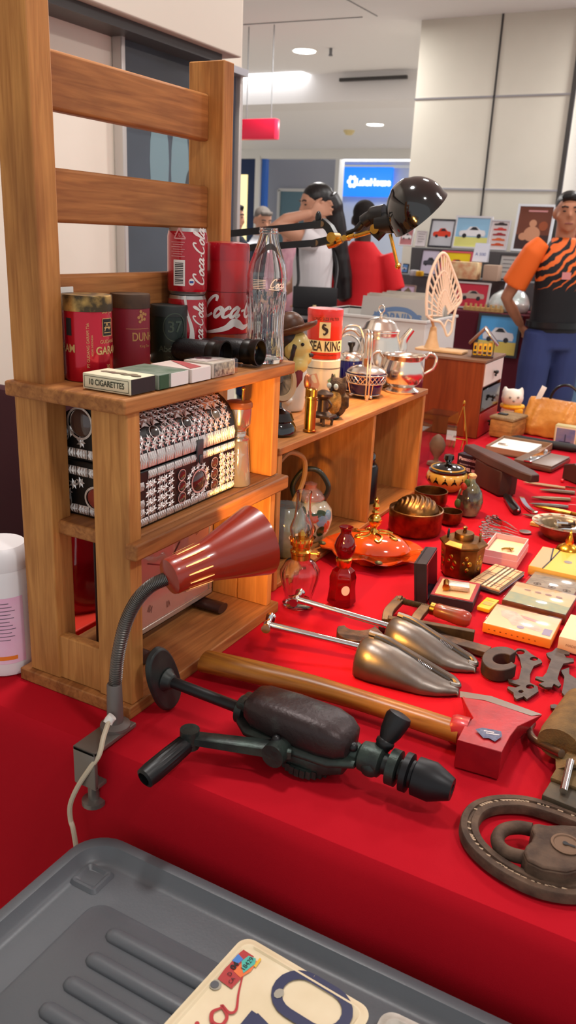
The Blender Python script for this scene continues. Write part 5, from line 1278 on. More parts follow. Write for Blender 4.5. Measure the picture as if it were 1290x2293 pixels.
# ---- canvas wrapped tool pouch with bent rods
t = thing('tool_pouch', 'olive canvas pouch strapped over a wooden block with bent steel rods', 'tool pouch', pz(1260, 1740, Z0))
m_can = mat('olive_canvas', (112, 88, 52), .85, col2=(92, 72, 44), scale=60, bump=.5, bscale=400)
M_, ln, dp = fbox((1208, 1808), (1310, 1850), (1340, 1700), Z0)
bm = B(); rbox(bm, (ln/2, dp/2, .009), (ln, dp, .018), .003, M=M_); obj('block', bm, mat('block_wood', (84, 70, 50), .6, col2=(58, 50, 38), scale=30), t, world=True)
bm = B(); rbox(bm, (ln/2, dp*.62, .02), (ln*1.02, dp*.8, .006), .002, M=M_); obj('canvas_flap', bm, m_can, t, world=True)
bm = B(); tube(bm, [M_ @ V((-.003, dp*.45, .02)), M_ @ V((ln*.5, dp*.52, .033)), M_ @ V((ln+.01, dp*.4, .02))], .011, sec=[(1, .2), (-1, .2), (-1, -.2), (1, -.2)], up=(0, 0, 1)); obj('strap', bm, m_can, t, world=True)
r0_, r1_ = pz(1250, 1668, .03), pz(1310, 1575, .03)
bm = B(); tube(bm, [r0_, r0_.lerp(r1_, .15), r1_], [.026, .028, .027], 22, sec=[(math.cos(2*PI*i/22), .8*math.sin(2*PI*i/22)) for i in range(22)], up=(0, 0, 1)); obj('canvas_roll', bm, m_can, t, world=True)
bm = B(); tube(bm, spline([pz(1192, 1620, .006), pz(1186, 1637, .011), pz(1196, 1656, .016), pz(1224, 1672, .024), pz(1258, 1688, .034)], 6), .0052, 10); obj('bent_rod', bm, mat('rod_steel', (120, 104, 90), .3, .9), t, world=True)
bm = B(); tube(bm, [pz(1278, 1705, .036), pz(1262, 1772, .026)], .0048, 10); obj('short_rod', bm, m_chrome, t, world=True)

# ---- horseshoe and padlock
t = thing('horseshoe', 'large rusty horseshoe at the near right edge of the cloth', 'horseshoe', pz(1190, 1900, Z0))
path = [(1340, 1864), (1290, 1840), (1230, 1818), (1170, 1803), (1110, 1803), (1068, 1818), (1050, 1850), (1060, 1888), (1098, 1928), (1150, 1962), (1210, 1988), (1270, 1999), (1330, 1996)]
P = spline([pz(u, v, .008) for u, v in path], 8)
for p in P: p.z = T+.0085
sec = [(1, .5), (.9, .62), (.2, .62), (.1, .4), (-.14, .4), (-.24, .62), (-.9, .62), (-1, .5), (-1.05, -.5), (1.05, -.5)]
bm = B(); tube(bm, P, .0098, sec=sec, up=(0, 0, 1)); obj('shoe_bar', bm, m_rust, t, world=True)
bm = B(); rn = random.Random(2)
for i in range(6, len(P)-6, 1):
    if rn.random() < .55:
        d = (P[i+1]-P[i]); s = V((-d.y, d.x, 0)).normalized(); c = P[i]-s*.0012+V((0, 0, .0046)); box(bm, c, (.006, .0022, .0012), M=None)
obj('rust_flakes', bm, mat('pale_rust', (176, 150, 124), .8), t, world=True)
t = thing('padlock', 'old rusty heart shaped padlock lying inside the horseshoe', 'padlock', pz(1230, 1910, Z0))
zt = .03
body = [(1193, 1843), (1206, 1842), (1226, 1846), (1260, 1845), (1300, 1848), (1318, 1870), (1322, 1905), (1306, 1942), (1270, 1951), (1215, 1942), (1180, 1925), (1172, 1906), (1178, 1892), (1190, 1882), (1196, 1866), (1190, 1853)]
bm = B(); pp_ = pxpoly(body, zt); cx_ = sum(p[0] for p in pp_)/len(pp_); cy_ = sum(p[1] for p in pp_)/len(pp_)
ti = [(cx_+(x-cx_)*.95, cy_+(y-cy_)*.95) for x, y in pp_]
prism(bm, pp_, T+Z0, T+zt-.003); prism(bm, pp_, T+zt-.003, T+zt, top=ti); obj('lock_body', bm, m_rust, t, world=True, bevel=.002)
bm = B(); P = spline([pz(1192, 1858, .018), pz(1160, 1853, .016), pz(1130, 1858, .016), pz(1115, 1874, .016), pz(1118, 1895, .016), pz(1142, 1912, .016), pz(1182, 1922, .018)], 6); tube(bm, P, .0072, 12); obj('shackle', bm, m_rust, t, world=True)
kc = pz(1268, 1892, zt)
bm = B(); lathe(bm, [(.013, 0), (.0155, .0004), (.0155, .0016), (.013, .002), (.012, .001)], 28, M=TR(kc.x, kc.y, T+zt)); obj('escutcheon', bm, mat('escutcheon', (110, 84, 64), .6, .4), t, world=True)
bm = B(); f = lambda x, y, h: V((kc.x+x, kc.y+y, T+zt+.0018+h)); disc(bm, -.001, 0, .0028, f); patch(bm, 0, -.0012, .0095, .0012, f, nx=2); obj('keyhole', bm, m_dark, t, world=True)

# ---- clear oil lamp
m_gold2 = mat('lamp_brass', (236, 186, 84), .2, 1)
L_ = pz(668, 1352, Z0)
t = thing('oil_lamp', 'clear glass oil lamp with tall chimney beside the rack', 'oil lamp', L_)
def gl(pr, th=.0018): return pr+[(max(r-th, .001), z) for r, z in pr[::-1]]
bm = B(); lathe(bm, [(0, .002)]+gl([(.027, 0), (.028, .003), (.024, .01), (.0245, .018), (.03, .04), (.0335, .055), (.033, .064), (.026, .078), (.014, .086)], .003)[:-1]+[(.02, .01), (0, .008)], 48, flute=.04, fn=12, fr=(.03, .075)); obj('glass_font', bm, m_glass, t)
bm = B(); lathe(bm, [(.0135, .084), (.0165, .086), (.0165, .094), (.0185, .096), (.0185, .1), (.015, .103), (.015, .108), (.019, .111), (.0195, .118), (.017, .12)], 28); lathe(bm, [(.004, .118), (.007, .128), (.002, .137)], 12); cyl(bm, (.015, 0, .098), (.03, .004, .098), .0015, 8); cyl(bm, (.03, .004, .098), (.033, .0045, .098), .005, 12); obj('burner', bm, m_gold2, t)
bm = B()
for i in range(16):
    a = 2*PI*i/16; tube(bm, [(.0185*math.cos(a), .0185*math.sin(a), .116), (.0195*math.cos(a), .0195*math.sin(a), .124)], .0012, 5)
obj('prongs', bm, m_gold2, t)
bm = B(); lathe(bm, gl([(.0155, .119), (.0205, .134), (.0205, .142), (.015, .158), (.0125, .178), (.0125, .196), (.0138, .204)], .0012), 36); obj('chimney', bm, m_glass, t)
# ---- small ruby oil lamp
m_ruby = mat('ruby_glass', (150, 6, 14), .05, trans=.75, ior=1.45, coat=.6)
L_ = pz(764, 1350, Z0)
t = thing('oil_lamp', 'small ruby red glass oil lamp with globe beside the orange dish', 'oil lamp', L_, .5)
bm = B(); lathe(bm, [(0, 0), (.024, 0), (.026, .004), (.023, .03), (.024, .05), (.02, .062), (.011, .07)], 6); obj('glass_base', bm, m_ruby, t, smooth=20, bevel=.002)
bm = B(); lathe(bm, [(.011, .068), (.0125, .07), (.0125, .076), (.014, .078), (.014, .084), (.012, .086)], 24); obj('burner', bm, m_gold2, t)
bm = B(); lathe(bm, gl([(.011, .086), (.017, .098), (.0185, .108), (.015, .12), (.009, .13), (.0095, .136), (.0125, .141)], .0012), 32); obj('globe', bm, m_ruby, t)
f = cylmap(.0222, tocam(L_)-.5+.25); bm = B(); disc(bm, 0, .034, .0065, f, .003, 18, .009); obj('paper_seal', bm, mat('seal_white', (226, 196, 190), .5), t)

# ---- orange covered dish
L_ = pz(833, 1248, Z0)
t = thing('covered_dish', 'glossy orange scalloped dish with gilt finial lid on the cloth', 'dish', L_, R_(10))
m_od = mat('dish_orange', (222, 84, 20), .12, col2=(190, 66, 22), scale=12, coat=1)
n = 72
def scal(i, r, z, k): 
    a = 2*PI*i/n; q = 1+k*(abs(math.sin(4*a))-.5); return V((r*1.12*q*math.cos(a), r*.86*q*math.sin(a), z+.004*k*8*math.cos(8*a)*(r/.09)))
bm = B(); R0 = None
for r, z, k_ in ((.0, .006, 0), (.05, .004, 0), (.052, 0, 0), (.058, 0, 0), (.068, .008, .02), (.084, .018, .06), (.093, .02, .09), (.092, .0225, .09), (.08, .02, .06), (.066, .013, .02), (.0, .012, 0)):
    ring = [bm.verts.new(scal(i, r, z, k_)) for i in range(n)] if r else [bm.verts.new((0, 0, z))]
    if R0:
        for i in range(n):
            j = (i+1) % n
            if len(R0) == 1: bm.faces.new((R0[0], ring[j], ring[i]))
            elif len(ring) == 1: bm.faces.new((R0[i], R0[j], ring[0]))
            else: bm.faces.new((R0[i], R0[j], ring[j], ring[i]))
    R0 = ring
obj('plate', bm, m_od, t)
bm = B(); lathe(bm, [(.066, .0235), (.068, .0265), (.064, .034), (.052, .044), (.034, .05), (.014, .0525), (0, .053)], 44, sx=1.1, sy=.84); obj('lid', bm, m_od, t)
bm = B(); lathe(bm, [(.011, .051), (.006, .057), (.005, .064), (.011, .072), (.0135, .08), (.01, .088), (.0055, .092), (.0075, .096), (.005, .102), (.007, .108), (.0035, .116), (.0045, .122), (0, .128)], 20, flute=.05, fn=8); obj('finial', bm, m_gold2, t)
bm = B()
for i in range(6):
    a = 2*PI*i/6; d = V((math.cos(a)*1.1, math.sin(a)*.84, 0)); s_ = V((-math.sin(a), math.cos(a), 0))
    P = [d*.01+V((0, 0, .054)), d*.024+s_*.006+V((0, 0, .0525)), d*.036+s_*.001+V((0, 0, .05)), d*.044-s_*.008+V((0, 0, .0475)), d*.036-s_*.011+V((0, 0, .05)), d*.031-s_*.006+V((0, 0, .0515))]
    tube(bm, spline(P, 4), .0024, 6)
obj('gilt_scrolls', bm, m_gold2, t)
bm = B()
for a in (.2, 1.9, 3.4, 5.0): ball(bm, (.092*1.12*math.cos(a), .092*.86*math.sin(a), .0215), (.008, .006, .004), 10)
obj('gilt_leaves', bm, mat('gilt_green', (92, 92, 60), .35, .5), t)

# ---- brass box with shell ribbed dome
L_ = pz(928, 1188, Z0)
t = thing('brass_box', 'round brass box with ribbed shell dome lid beside the orange dish', 'box', L_)
bm = B(); lathe(bm, [(.052, 0), (.056, .002), (.058, .008), (.0575, .034), (.059, .036), (.059, .052), (.0565, .053), (.0545, .046), (0, .044)], 52); obj('body', bm, m_oldbrass, t)
bm = B(); n1, n2 = 40, 64; cen = bm.verts.new((0, 0, .044+.036)); prev = None
fo = V((-.05, -.03, 0))
for i in range(1, n1+1):
    q = i/n1; ring = []
    for j in range(n2):
        a = 2*PI*j/n2; x, y = .05*q*math.cos(a), .05*q*math.sin(a); z = .044+.036*math.sqrt(max(0, 1-q*q)); d = (V((x, y, 0))-fo).length
        z += .0016*math.sin(d*2*PI/.0105)*min(1, (1-q)*6); ring.append(bm.verts.new((x, y, z)))
    for j in range(n2):
        k2 = (j+1) % n2
        if prev is None: bm.faces.new((cen, ring[j], ring[k2]))
        else: bm.faces.new((prev[j], ring[j], ring[k2], prev[k2]))
    prev = ring
obj('shell_dome', bm, m_oldbrass, t, smooth=60)
def bowl(loc, R, h, lb, m=m_oldbrass):
    t = single('brass_bowl', B2 := B(), m, lb, 'bowl') if 0 else None
    bm = B(); lathe(bm, [(0, .001), (R*.72, 0), (R*.9, h*.12), (R, h*.45), (R*.98, h*.85), (R, h), (R*.95, h), (R*.93, h*.8), (R*.94, h*.45), (R*.8, h*.16), (0, h*.1)], 40); return single('brass_bowl', bm, m, lb, 'bowl', loc=loc)
bowl(pz(962, 1135, Z0), .04, .042, 'dark brass bowl standing behind the ribbed shell box')
bowl(pz(1008, 1172, Z0), .025, .03, 'small dark brass bowl right of the ribbed shell box')
# ---- octagonal caddy
L_ = pz(1030, 1283, Z0)
t = thing('tea_caddy', 'octagonal brass tea caddy with round lid and raised emblems', 'tea caddy', L_, .2)
bm = B(); lathe(bm, [(0, 0), (.036, 0), (.038, .003), (.042, .06), (.046, .063), (.046, .066), (.034, .072), (.0, .0725)], 8); obj('body', bm, m_oldbrass, t, smooth=20, bevel=.001)
bm = B(); lathe(bm, [(.0185, .072), (.0185, .082), (.017, .084), (0, .085)], 28); lathe(bm, [(.004, .085), (.003, .09), (.005, .094), (0, .098)], 14); obj('lid', bm, m_oldbrass, t)
bm = B()
for i in range(8):
    a = (i+.5)*PI/4; Mf_ = RZ(a) @ TR(.0372, 0, .032) @ RY(PI/2+.06)
    for x, y, r in ((.012, .0, .005), (0, .004, .006), (-.012, -.003, .005), (-.002, -.008, .004)): ball(bm, (x, y, 0), (r, r*.8, .0018), 10, M=Mf_)
obj('emblems', bm, m_brass, t)
for s in (1, -1):
    bm = B(); tube(bm, [(s*.03, .008*math.cos(a), .076+.01*math.sin(a)) for a in [2*PI*i/16 for i in range(16)]], .0018, 8, closed=True); obj('carry_ring', bm, m_oldbrass if s > 0 else m_black, t)
# ---- black and yellow lidded bowl
L_ = pz(998, 1096, Z0)
t = thing('lidded_bowl', 'black and yellow patterned lidded bowl behind the brass bowls', 'bowl', L_)
m_yb = mat('pattern_yellow', (186, 146, 62), .25, coat=.6)
bm = B(); lathe(bm, [(.03, 0), (.034, .003), (.05, .022), (.0535, .036), (.05, .046), (.044, .05)], 40); obj('bowl_body', bm, m_yb, t)
bm = B(); lathe(bm, [(.047, .05), (.048, .054), (.036, .062), (.02, .068), (.008, .07), (.007, .074), (.0135, .082), (.012, .092), (0, .095)], 40); obj('lid', bm, m_blackgloss, t)
bm = B(); f = cylmap(.0525, 0)
for i in range(14):
    x = i*2*PI*.0525/14
    g = lambda xx, yy, h: V(((.0505+.003*math.sin((yy-.02)/.026*PI)+h)*math.cos(xx/.0525), (.0505+.003*math.sin((yy-.02)/.026*PI)+h)*math.sin(xx/.0525), yy))
    poly(bm, [(x-.009, .024), (x, .043), (x+.009, .024), (x, .03)], g, .0012)
obj('black_pattern', bm, m_blackgloss, t)
bm = B(); tube(bm, [(.042*math.cos(a), .042*math.sin(a), .0585) for a in [2*PI*i/36 for i in range(36)]], .0022, 6, closed=True); obj('yellow_ring', bm, m_yb, t)
# ---- glazed gourd bottle
L_ = pz(1048, 1152, Z0)
t = thing('gourd_bottle', 'dark glazed gourd shaped bottle with flower beside the small bowl', 'bottle', L_)
bm = B(); lathe(bm, [(.018, 0), (.022, .002), (.03, .022), (.031, .036), (.026, .058), (.017, .072), (.009, .08), (.008, .088), (0, .09)], 32); obj('body', bm, mat('gourd_glaze', (54, 44, 40), .12, col2=(126, 136, 104), scale=26, lo=.45, hi=.62, coat=1), t)
bm = B(); tube(bm, [(-.004, -.006, .084), (-.012, -.012, .066), (-.014, -.022, .05)], [.004, .006, .004], 8); ball(bm, (-.012, -.018, .07), (.008, .004, .01), 10); obj('red_flower', bm, mat('flower_red', (150, 40, 34), .4), t)
bm = B(); ball(bm, (-.02, -.026, .03), (.008, .004, .012), 10); ball(bm, (-.006, -.016, .08), (.007, .004, .01), 10); obj('green_leaf', bm, mat('leaf_green', (60, 84, 44), .4), t)
bm = B(); lathe(bm, [(.006, .086), (.009, .096), (.006, .1), (0, .1)], 10, flute=.2, fn=4); obj('stopper', bm, mat('stopper_cream', (210, 180, 130), .5), t)
# ================================================================ ON THE RED CLOTH, RIGHT AND FAR HALF
def card(t, name, f, pts, m, h=.0004):
    bm = B(); poly(bm, pts, f, h); return obj(name, bm, m, t, world=True)
# lighter gift box, open
M_, ln, dp = fbox((960, 1352), (1057, 1371), (1078, 1328), Z0)
t = thing('gift_box', 'open dark blue gift box with red lining holding a silver lighter', 'box', M=M_)
m_nb = mat('box_navy', (22, 20, 34), .45, col2=(40, 36, 50), scale=20); m_rl = mat('box_red_lining', (150, 26, 34), .5)
bm = B(); box(bm, (ln/2, dp/2, .009), (ln, dp, .018)); obj('tray', bm, m_nb, t, bevel=.0008)
bm = B(); box(bm, (ln/2, dp/2, .0183), (ln*.97, dp*.96, .001)); obj('lining', bm, m_rl, t)
bm = B(); box(bm, (ln*.5, dp*.47, .0192), (ln*.8, dp*.8, .001)); obj('velvet_card', bm, mat('box_insert', (226, 170, 120), .6), t)
lh = .074
Ml = TR(-.001, 0, .0) @ RY(-.1)
bm = B()
for c, s in (((-.003, dp/2, lh/2), (.004, dp, lh)), ((-.014, .0015, lh/2), (.022, .003, lh)), ((-.014, dp-.0015, lh/2), (.022, .003, lh)), ((-.014, dp/2, lh-.0015), (.022, dp-.006, .003)), ((-.014, dp/2, .0015), (.022, dp-.006, .003))):
    box(bm, (c[0]-.018 if s[0] < .01 else c[0]+.0, c[1], c[2]), s, M=Ml)
obj('lid', bm, m_nb, t, bevel=.0006)
bm = B(); box(bm, (-.018, dp/2, lh/2), (.002, dp-.008, lh-.008), M=Ml)
for c, s in (((-.01, .0035, lh/2), (.016, .001, lh-.006)), ((-.01, dp-.0035, lh/2), (.016, .001, lh-.006)), ((-.01, dp/2, lh-.0035), (.016, dp-.008, .001))): box(bm, c, s, M=Ml)
obj('lid_lining', bm, m_rl, t)
bm = B(); f = lambda x, y, h: Ml @ V((-.0168+h, x, y)); text(bm, 'LIGHTER', .006, lambda x, y, h: f(dp/2-y*1.0, lh*.45+x, h), 0, 0, h=.0004); obj('lid_print', bm, m_lbl, t)
q0, q1 = M_ @ V((ln*.24, dp*.42, .0208)), M_ @ V((ln*.8, dp*.5, .0208))
Mk = AX(q0, q1); lg = (q1-q0).length
t = thing('silver_lighter', 'small engraved silver lighter lying in the open gift box', 'lighter', M=Mk)
bm = B(); rbox(bm, (lg*.58, 0, .005), (lg*.84, .024, .0095), .0015); obj('case', bm, mat('lighter_silver', (206, 204, 200), .3, 1, bump=.6, bscale=700), t)
bm = B(); cyl(bm, (lg*.06, -.013, .006), (lg*.06, .012, .006), .0052, 14); cyl(bm, (lg*.06, -.016, .006), (lg*.06, -.0125, .006), .0065, 16); obj('roller', bm, m_brass, t)

# pink trinket box
M_, ln, dp = fbox((1078, 1258), (1155, 1274), (1176, 1234), Z0)
t = thing('trinket_box', 'open pale pink cardboard box holding a few trinkets', 'box', M=M_)
m_pk = mat('pink_card', (240, 178, 176), .5); hh = .028
bm = B()
for c, s in (((ln/2, dp/2, .001), (ln, dp, .002)), ((ln/2, .001, hh/2), (ln, .002, hh)), ((ln/2, dp-.001, hh/2), (ln, .002, hh)), ((.001, dp/2, hh/2), (.002, dp-.004, hh)), ((ln-.001, dp/2, hh/2), (.002, dp-.004, hh))): box(bm, c, s)
obj('box_walls', bm, m_pk, t)
bm = B()
for c, s in (((ln/2, -.0006, hh*.27), (ln+.003, .0014, hh*.54)), ((ln/2, dp+.0006, hh*.27), (ln+.003, .0014, hh*.54)), ((-.0006, dp/2, hh*.27), (.0014, dp, hh*.54)), ((ln+.0006, dp/2, hh*.27), (.0014, dp, hh*.54))): box(bm, c, s)
obj('outer_sleeve', bm, m_pk, t)
bm = B(); box(bm, (ln/2, dp/2, .0155), (ln-.006, dp-.006, .002)); obj('card_insert', bm, mat('insert_cream', (236, 206, 160), .6), t)
bm = B(); rn = random.Random(4); P = [(ln*.55+rn.uniform(-.012, .014), dp*.45+rn.uniform(-.01, .01), .019+rn.uniform(0, .003)) for _ in range(14)]; tube(bm, spline([M_ @ V(p) for p in P], 4), .001, 6); single('gold_chain', bm, m_brass, 'tangled thin gold chain lying in the pink box', 'chain')

# burgundy-free plaid wallet
M_, ln, dp = fbox((1049, 1313), (1118, 1334), (1163, 1289), Z0)
t = thing('plaid_wallet', 'beige plaid folding wallet with dark stripes beside the pink box', 'wallet', M=M_)
bm = B(); rbox(bm, (ln/2, dp/2, .009), (ln, dp, .004), .0018); obj('upper_flap', bm, mat('plaid_beige', (206, 172, 124), .6), t)
bm = B(); rbox(bm, (ln/2, dp/2, .0025), (ln, dp, .005), .002); obj('lower_flap', bm, mat('wallet_dark', (60, 50, 50), .6), t)
bm = B(); rbox(bm, (ln/2+.001, dp/2, .0057), (ln-.002, dp-.004, .0014), .0005); obj('paper_edges', bm, mat('wallet_lining', (196, 196, 210), .5), t)
f = lambda x, y, h: V((x, y, .0111+h))
bm = B()
for x in (.4, .54, .68): ribbon(bm, [(ln*x, .001), (ln*x, dp-.001)], ln*.05, f, .0002, 2, False)
ribbon(bm, [(ln*.97, .002), (ln*.97, dp-.002)], ln*.05, f, .0002, 2, False)
obj('dark_stripes', bm, mat('plaid_black', (70, 60, 44), .6), t)
bm = B()
for x in (.47, .61): ribbon(bm, [(ln*x, .001), (ln*x, dp-.001)], ln*.05, f, .0001, 2, False)
obj('pale_stripes', bm, mat('plaid_pale', (232, 214, 180), .6), t)
bm = B()
for y in (.12, .2, .5, .58, .9): ribbon(bm, [(.001, dp*y), (ln-.001, dp*y)], .0014, f, .0004, 2, False)
for x in (.16, .84): ribbon(bm, [(ln*x, .001), (ln*x, dp-.001)], .001, f, .0004, 2, False)
obj('fine_lines', bm, mat('plaid_red', (140, 60, 44), .6), t)

# monogram wallet in plastic
M_, ln, dp = fbox((1172, 1318), (1282, 1345), (1300, 1300), Z0)
t = thing('monogram_wallet', 'grey monogram wallet in clear plastic beside the yellow cigar box', 'wallet', M=M_)
bm = B(); rbox(bm, (ln/2, dp/2, .005), (ln, dp, .0095), .003); obj('wallet_body', bm, mat('wallet_grey', (150, 138, 120), .5, col2=(128, 118, 106), scale=50), t)
f = lambda x, y, h: V((x, y, .0098+h))
bm = B()
for i in range(6):
    for j in range(4):
        x, y = ln*(.1+.16*i+.08*(j % 2)), dp*(.3+.2*j)
        if x < ln*.95 and y < dp*.98: ribbon(bm, [(x+.0068*math.cos(a), y+.0058*math.sin(a)) for a in [k*PI/3 for k in range(7)]], .0006, f, .0003, 1, False)
obj('hexagon_pattern', bm, mat('pattern_brown', (112, 100, 88), .5), t)
bm = B()
for k in range(3): text(bm, 'G', .014, f, ln*(.2+.3*k), dp*.14, h=.0005, bold=.0002); text(bm, 'G', .014, lambda x, y, h, k=k: f(2*(ln*(.24+.3*k))-x, y, h), ln*(.2+.3*k)+.002, dp*.14, h=.0005, bold=.0002)
obj('monogram', bm, mat('monogram_brown', (92, 66, 50), .5), t)
bm = B(); rbox(bm, (ln/2, dp/2, .0062), (ln+.008, dp+.008, .0118), .004); obj('plastic_sleeve', bm, m_film, t)

# clear wrapped tin with brown side
M_, ln, dp = fbox((1122, 1362), (1264, 1398), (1284, 1352), Z0)
t = thing('wrapped_box', 'film wrapped box with pale picture top and brown sides', 'box', M=M_)
bm = B(); rbox(bm, (ln/2, dp/2, .0085), (ln, dp, .0165), .0015); obj('box_body', bm, mat('box_brown', (112, 62, 42), .45, col2=(88, 48, 34), scale=40), t)
f = lambda x, y, h: V((x, y, .0171+h))
bm = B(); poly(bm, [(.001, .001), (ln-.001, .001), (ln-.001, dp-.001), (.001, dp-.001)], f, 0); obj('top_print', bm, mat('box_tan', (206, 178, 132), .5), t)
bm = B(); poly(bm, [(.001, .001), (ln-.001, .001), (ln-.001, dp*.36), (.001, dp*.48)], f, .0002); obj('green_print', bm, mat('box_sage', (136, 150, 128), .5, col2=(160, 160, 120), scale=70), t)
bm = B()
for k in range(4): disc(bm, ln*(.25+.17*k), dp*.7, .006, f, .0003+.0001*k, 12, .004)
obj('flower_print', bm, mat('box_flower', (150, 110, 96), .5), t)
bm = B(); rbox(bm, (ln/2, dp/2, .0092), (ln+.004, dp+.004, .0184), .002); obj('film_wrap', bm, m_film, t)

# picture box with orange side
M_, ln, dp = fbox((1079, 1415), (1231, 1454), (1252, 1406), Z0)
t = thing('picture_box', 'flat box with pastel picture top and orange side near the spanner', 'box', M=M_)
bm = B(); rbox(bm, (ln/2, dp/2, .0085), (ln, dp, .016), .0012); obj('box_body', bm, mat('box_orange', (244, 142, 44), .5), t)
f = lambda x, y, h: V((x, y, .0167+h))
bm = B(); poly(bm, [(.001, .001), (ln-.001, .001), (ln-.001, dp-.001), (.001, dp-.001)], f, 0); obj('top_print', bm, mat('box_peach', (238, 196, 156), .5), t)
bm = B(); q = [(.12, .72), (.2, .84), (.34, .82), (.5, .6), (.86, .36), (.8, .2), (.5, .26), (.4, .2), (.3, .4), (.18, .5)]; poly(bm, [(ln*a, dp*b) for a, b in q], f, .0002); obj('figure_print', bm, mat('print_beige', (196, 164, 150), .5, col2=(222, 196, 180), scale=60), t)
bm = B(); poly(bm, [(ln*.42, dp*.74), (ln*.86, dp*.64), (ln*.8, dp*.54), (ln*.5, dp*.62)], f, .0003); obj('pink_print', bm, mat('print_rose', (222, 150, 146), .5), t)
bm = B(); disc(bm, ln*.52, dp*.2, .006, f, .0004); poly(bm, [(ln*.84, dp*.12), (ln*.96, dp*.12), (ln*.96, dp*.4), (ln*.84, dp*.4)], f, .0004); obj('seal_print', bm, mat('print_violet', (150, 140, 168), .5), t)
bm = B(); g = lambda x, y, h: V((x, -.0002-h, y))
for k in range(9): disc(bm, ln*(.1+.085*k), .008, .0016, g, .0003, 8, .001)
obj('side_marks', bm, mat('print_brown', (140, 76, 30), .5), t)
bm = B(); rbox(bm, (ln/2, dp/2, .0092), (ln+.003, dp+.003, .0182), .002); obj('film_wrap', bm, m_film, t)

# plain cream box
M_, ln, dp = fbox((1247, 1455), (1320, 1474), (1340, 1420), Z0)
bm = B(); rbox(bm, (ln/2, dp/2, .012), (ln, dp, .024), .001); t = thing('cream_box', 'plain cream cardboard box at the right edge below the wrapped box', 'box', M=M_); obj('box_body', bm, mat('cream_card', (232, 200, 166), .55), t)
bm = B(); text(bm, 'MADE', .006, lambda x, y, h: V((x, -.0001-h, y)), ln*.4, .012); obj('side_print', bm, mat('print_tan', (170, 130, 100), .5), t)
# match book
M_, ln, dp = fbox((1067, 1366), (1095, 1374), (1119, 1353), Z0)
t = thing('match_book', 'small yellow matchbook between the gift box and the picture box', 'matchbook', M=M_)
bm = B(); rbox(bm, (ln/2, dp/2, .004), (ln, dp, .007), .001); obj('cover', bm, mat('match_yellow', (226, 180, 30), .45), t)
bm = B(); f = lambda x, y, h: V((x, y, .0077+h)); patch(bm, ln*.15, dp*.3, ln*.85, dp*.6, f, .0002); ribbon(bm, [(ln*.2, dp*.75), (ln*.8, dp*.75)], .002, f, .0002, 2, False); obj('print', bm, mat('match_print', (170, 150, 70), .5), t)
# cigar box
M_, ln, dp = fbox((1181, 1286), (1325, 1318), (1338, 1268), Z0)
t = thing('cigar_box', 'flat yellow cigar box with dark ribbon print behind the wallets', 'box', M=M_)
bm = B(); rbox(bm, (ln/2, dp/2, .0095), (ln, dp, .018), .001); obj('box_body', bm, mat('cigar_yellow', (236, 176, 74), .5), t)
f = lambda x, y, h: V((x, y, .0186+h))
bm = B(); ribbon(bm, [(ln*.22, .0), (ln*.26, dp*.4), (ln*.18, dp*1.)], .003, f, .0003, 3, False); ribbon(bm, [(ln*.26, dp*.4), (ln*.3, dp*.99)], .003, f, .0003, 3, False); obj('ribbon_print', bm, m_darkcard, t)
bm = B(); poly(bm, [(.001, .001), (ln*.2, .001), (ln*.25, dp*.4), (ln*.17, dp*.98), (.001, dp*.98)], f, .0002); obj('grey_print', bm, mat('cigar_grey', (170, 150, 110), .5), t)
bm = B(); disc(bm, ln*.52, dp*.5, .008, f, .0003, 18); obj('seal_print', bm, mat('cigar_seal', (120, 110, 104), .4, .4), t)

# oval metal ashtray with small metal bits
L_ = pz(1258, 1202, Z0)
t = thing('metal_ashtray', 'wide embossed metal ashtray filled with small metal bits', 'ashtray', L_)
m_pew = mat('pewter', (168, 146, 112), .35, .85, col2=(128, 106, 80), scale=40, bump=.4)
bm = B(); lathe(bm, [(0, 0), (.036, 0), (.046, .01), (.052, .026), (.064, .031), (.065, .033), (.05, .0315), (.042, .026), (.036, .01), (0, .006)], 48, sx=1.05, sy=.95); obj('dish', bm, m_pew, t)
bm = B()
for i in range(14):
    a = 2*PI*i/14; ball(bm, (.058*1.05*math.cos(a), .058*.95*math.sin(a), .0315), (.006, .0045, .0022), 8, )
obj('rim_relief', bm, mat('relief_red', (136, 78, 52), .4, .6), t)
rn = random.Random(9)
for k in range(7):
    a = rn.uniform(0, 6.3); r = rn.uniform(0, .022); c = V((L_.x+r*math.cos(a), L_.y+r*math.sin(a), T+Z0+.0135+.0035*k)); d = V((math.cos(a*2.3), math.sin(a*2.3), .1))*.014
    bm = B(); cyl(bm, -d, d, .0032, 8); cyl(bm, d*.98, d*1.14, .0055, 8); single('loose_screw', bm, m_iron if k % 2 else m_chrome, 'small loose screw lying in the embossed metal ashtray', 'screw', loc=c, group='loose screws in the ashtray')
# golden pointed bell
L_ = pz(1270, 1248, Z0)
t = thing('pointed_bell', 'small golden bell shaped ornament with pointed top before the ashtray', 'ornament', L_)
bm = B(); lathe(bm, [(0, 0), (.022, 0), (.026, .006), (.026, .016), (.021, .024), (.012, .029), (.008, .031), (.0085, .036), (.004, .048), (0, .064)], 32); obj('body', bm, mat('gilded', (226, 160, 50), .22, 1), t)
bm = B()
for i in range(8):
    a = 2*PI*i/8; ball(bm, (.0262*math.cos(a), .0262*math.sin(a), .012), .003, 8)
obj('beads', bm, m_oldbrass, t)
# wooden rule end by the ashtray
bm = B(); tube(bm, [pz(1189, 1171, .005), pz(1240, 1182, .005)], .007, sec=[(1, .5), (-1, .5), (-1, -.5), (1, -.5)], up=(0, 0, 1)); single('wooden_stick', bm, mat('stick_yellow', (206, 164, 84), .5), 'short yellow wooden stick end tucked beside the metal ashtray', 'stick')

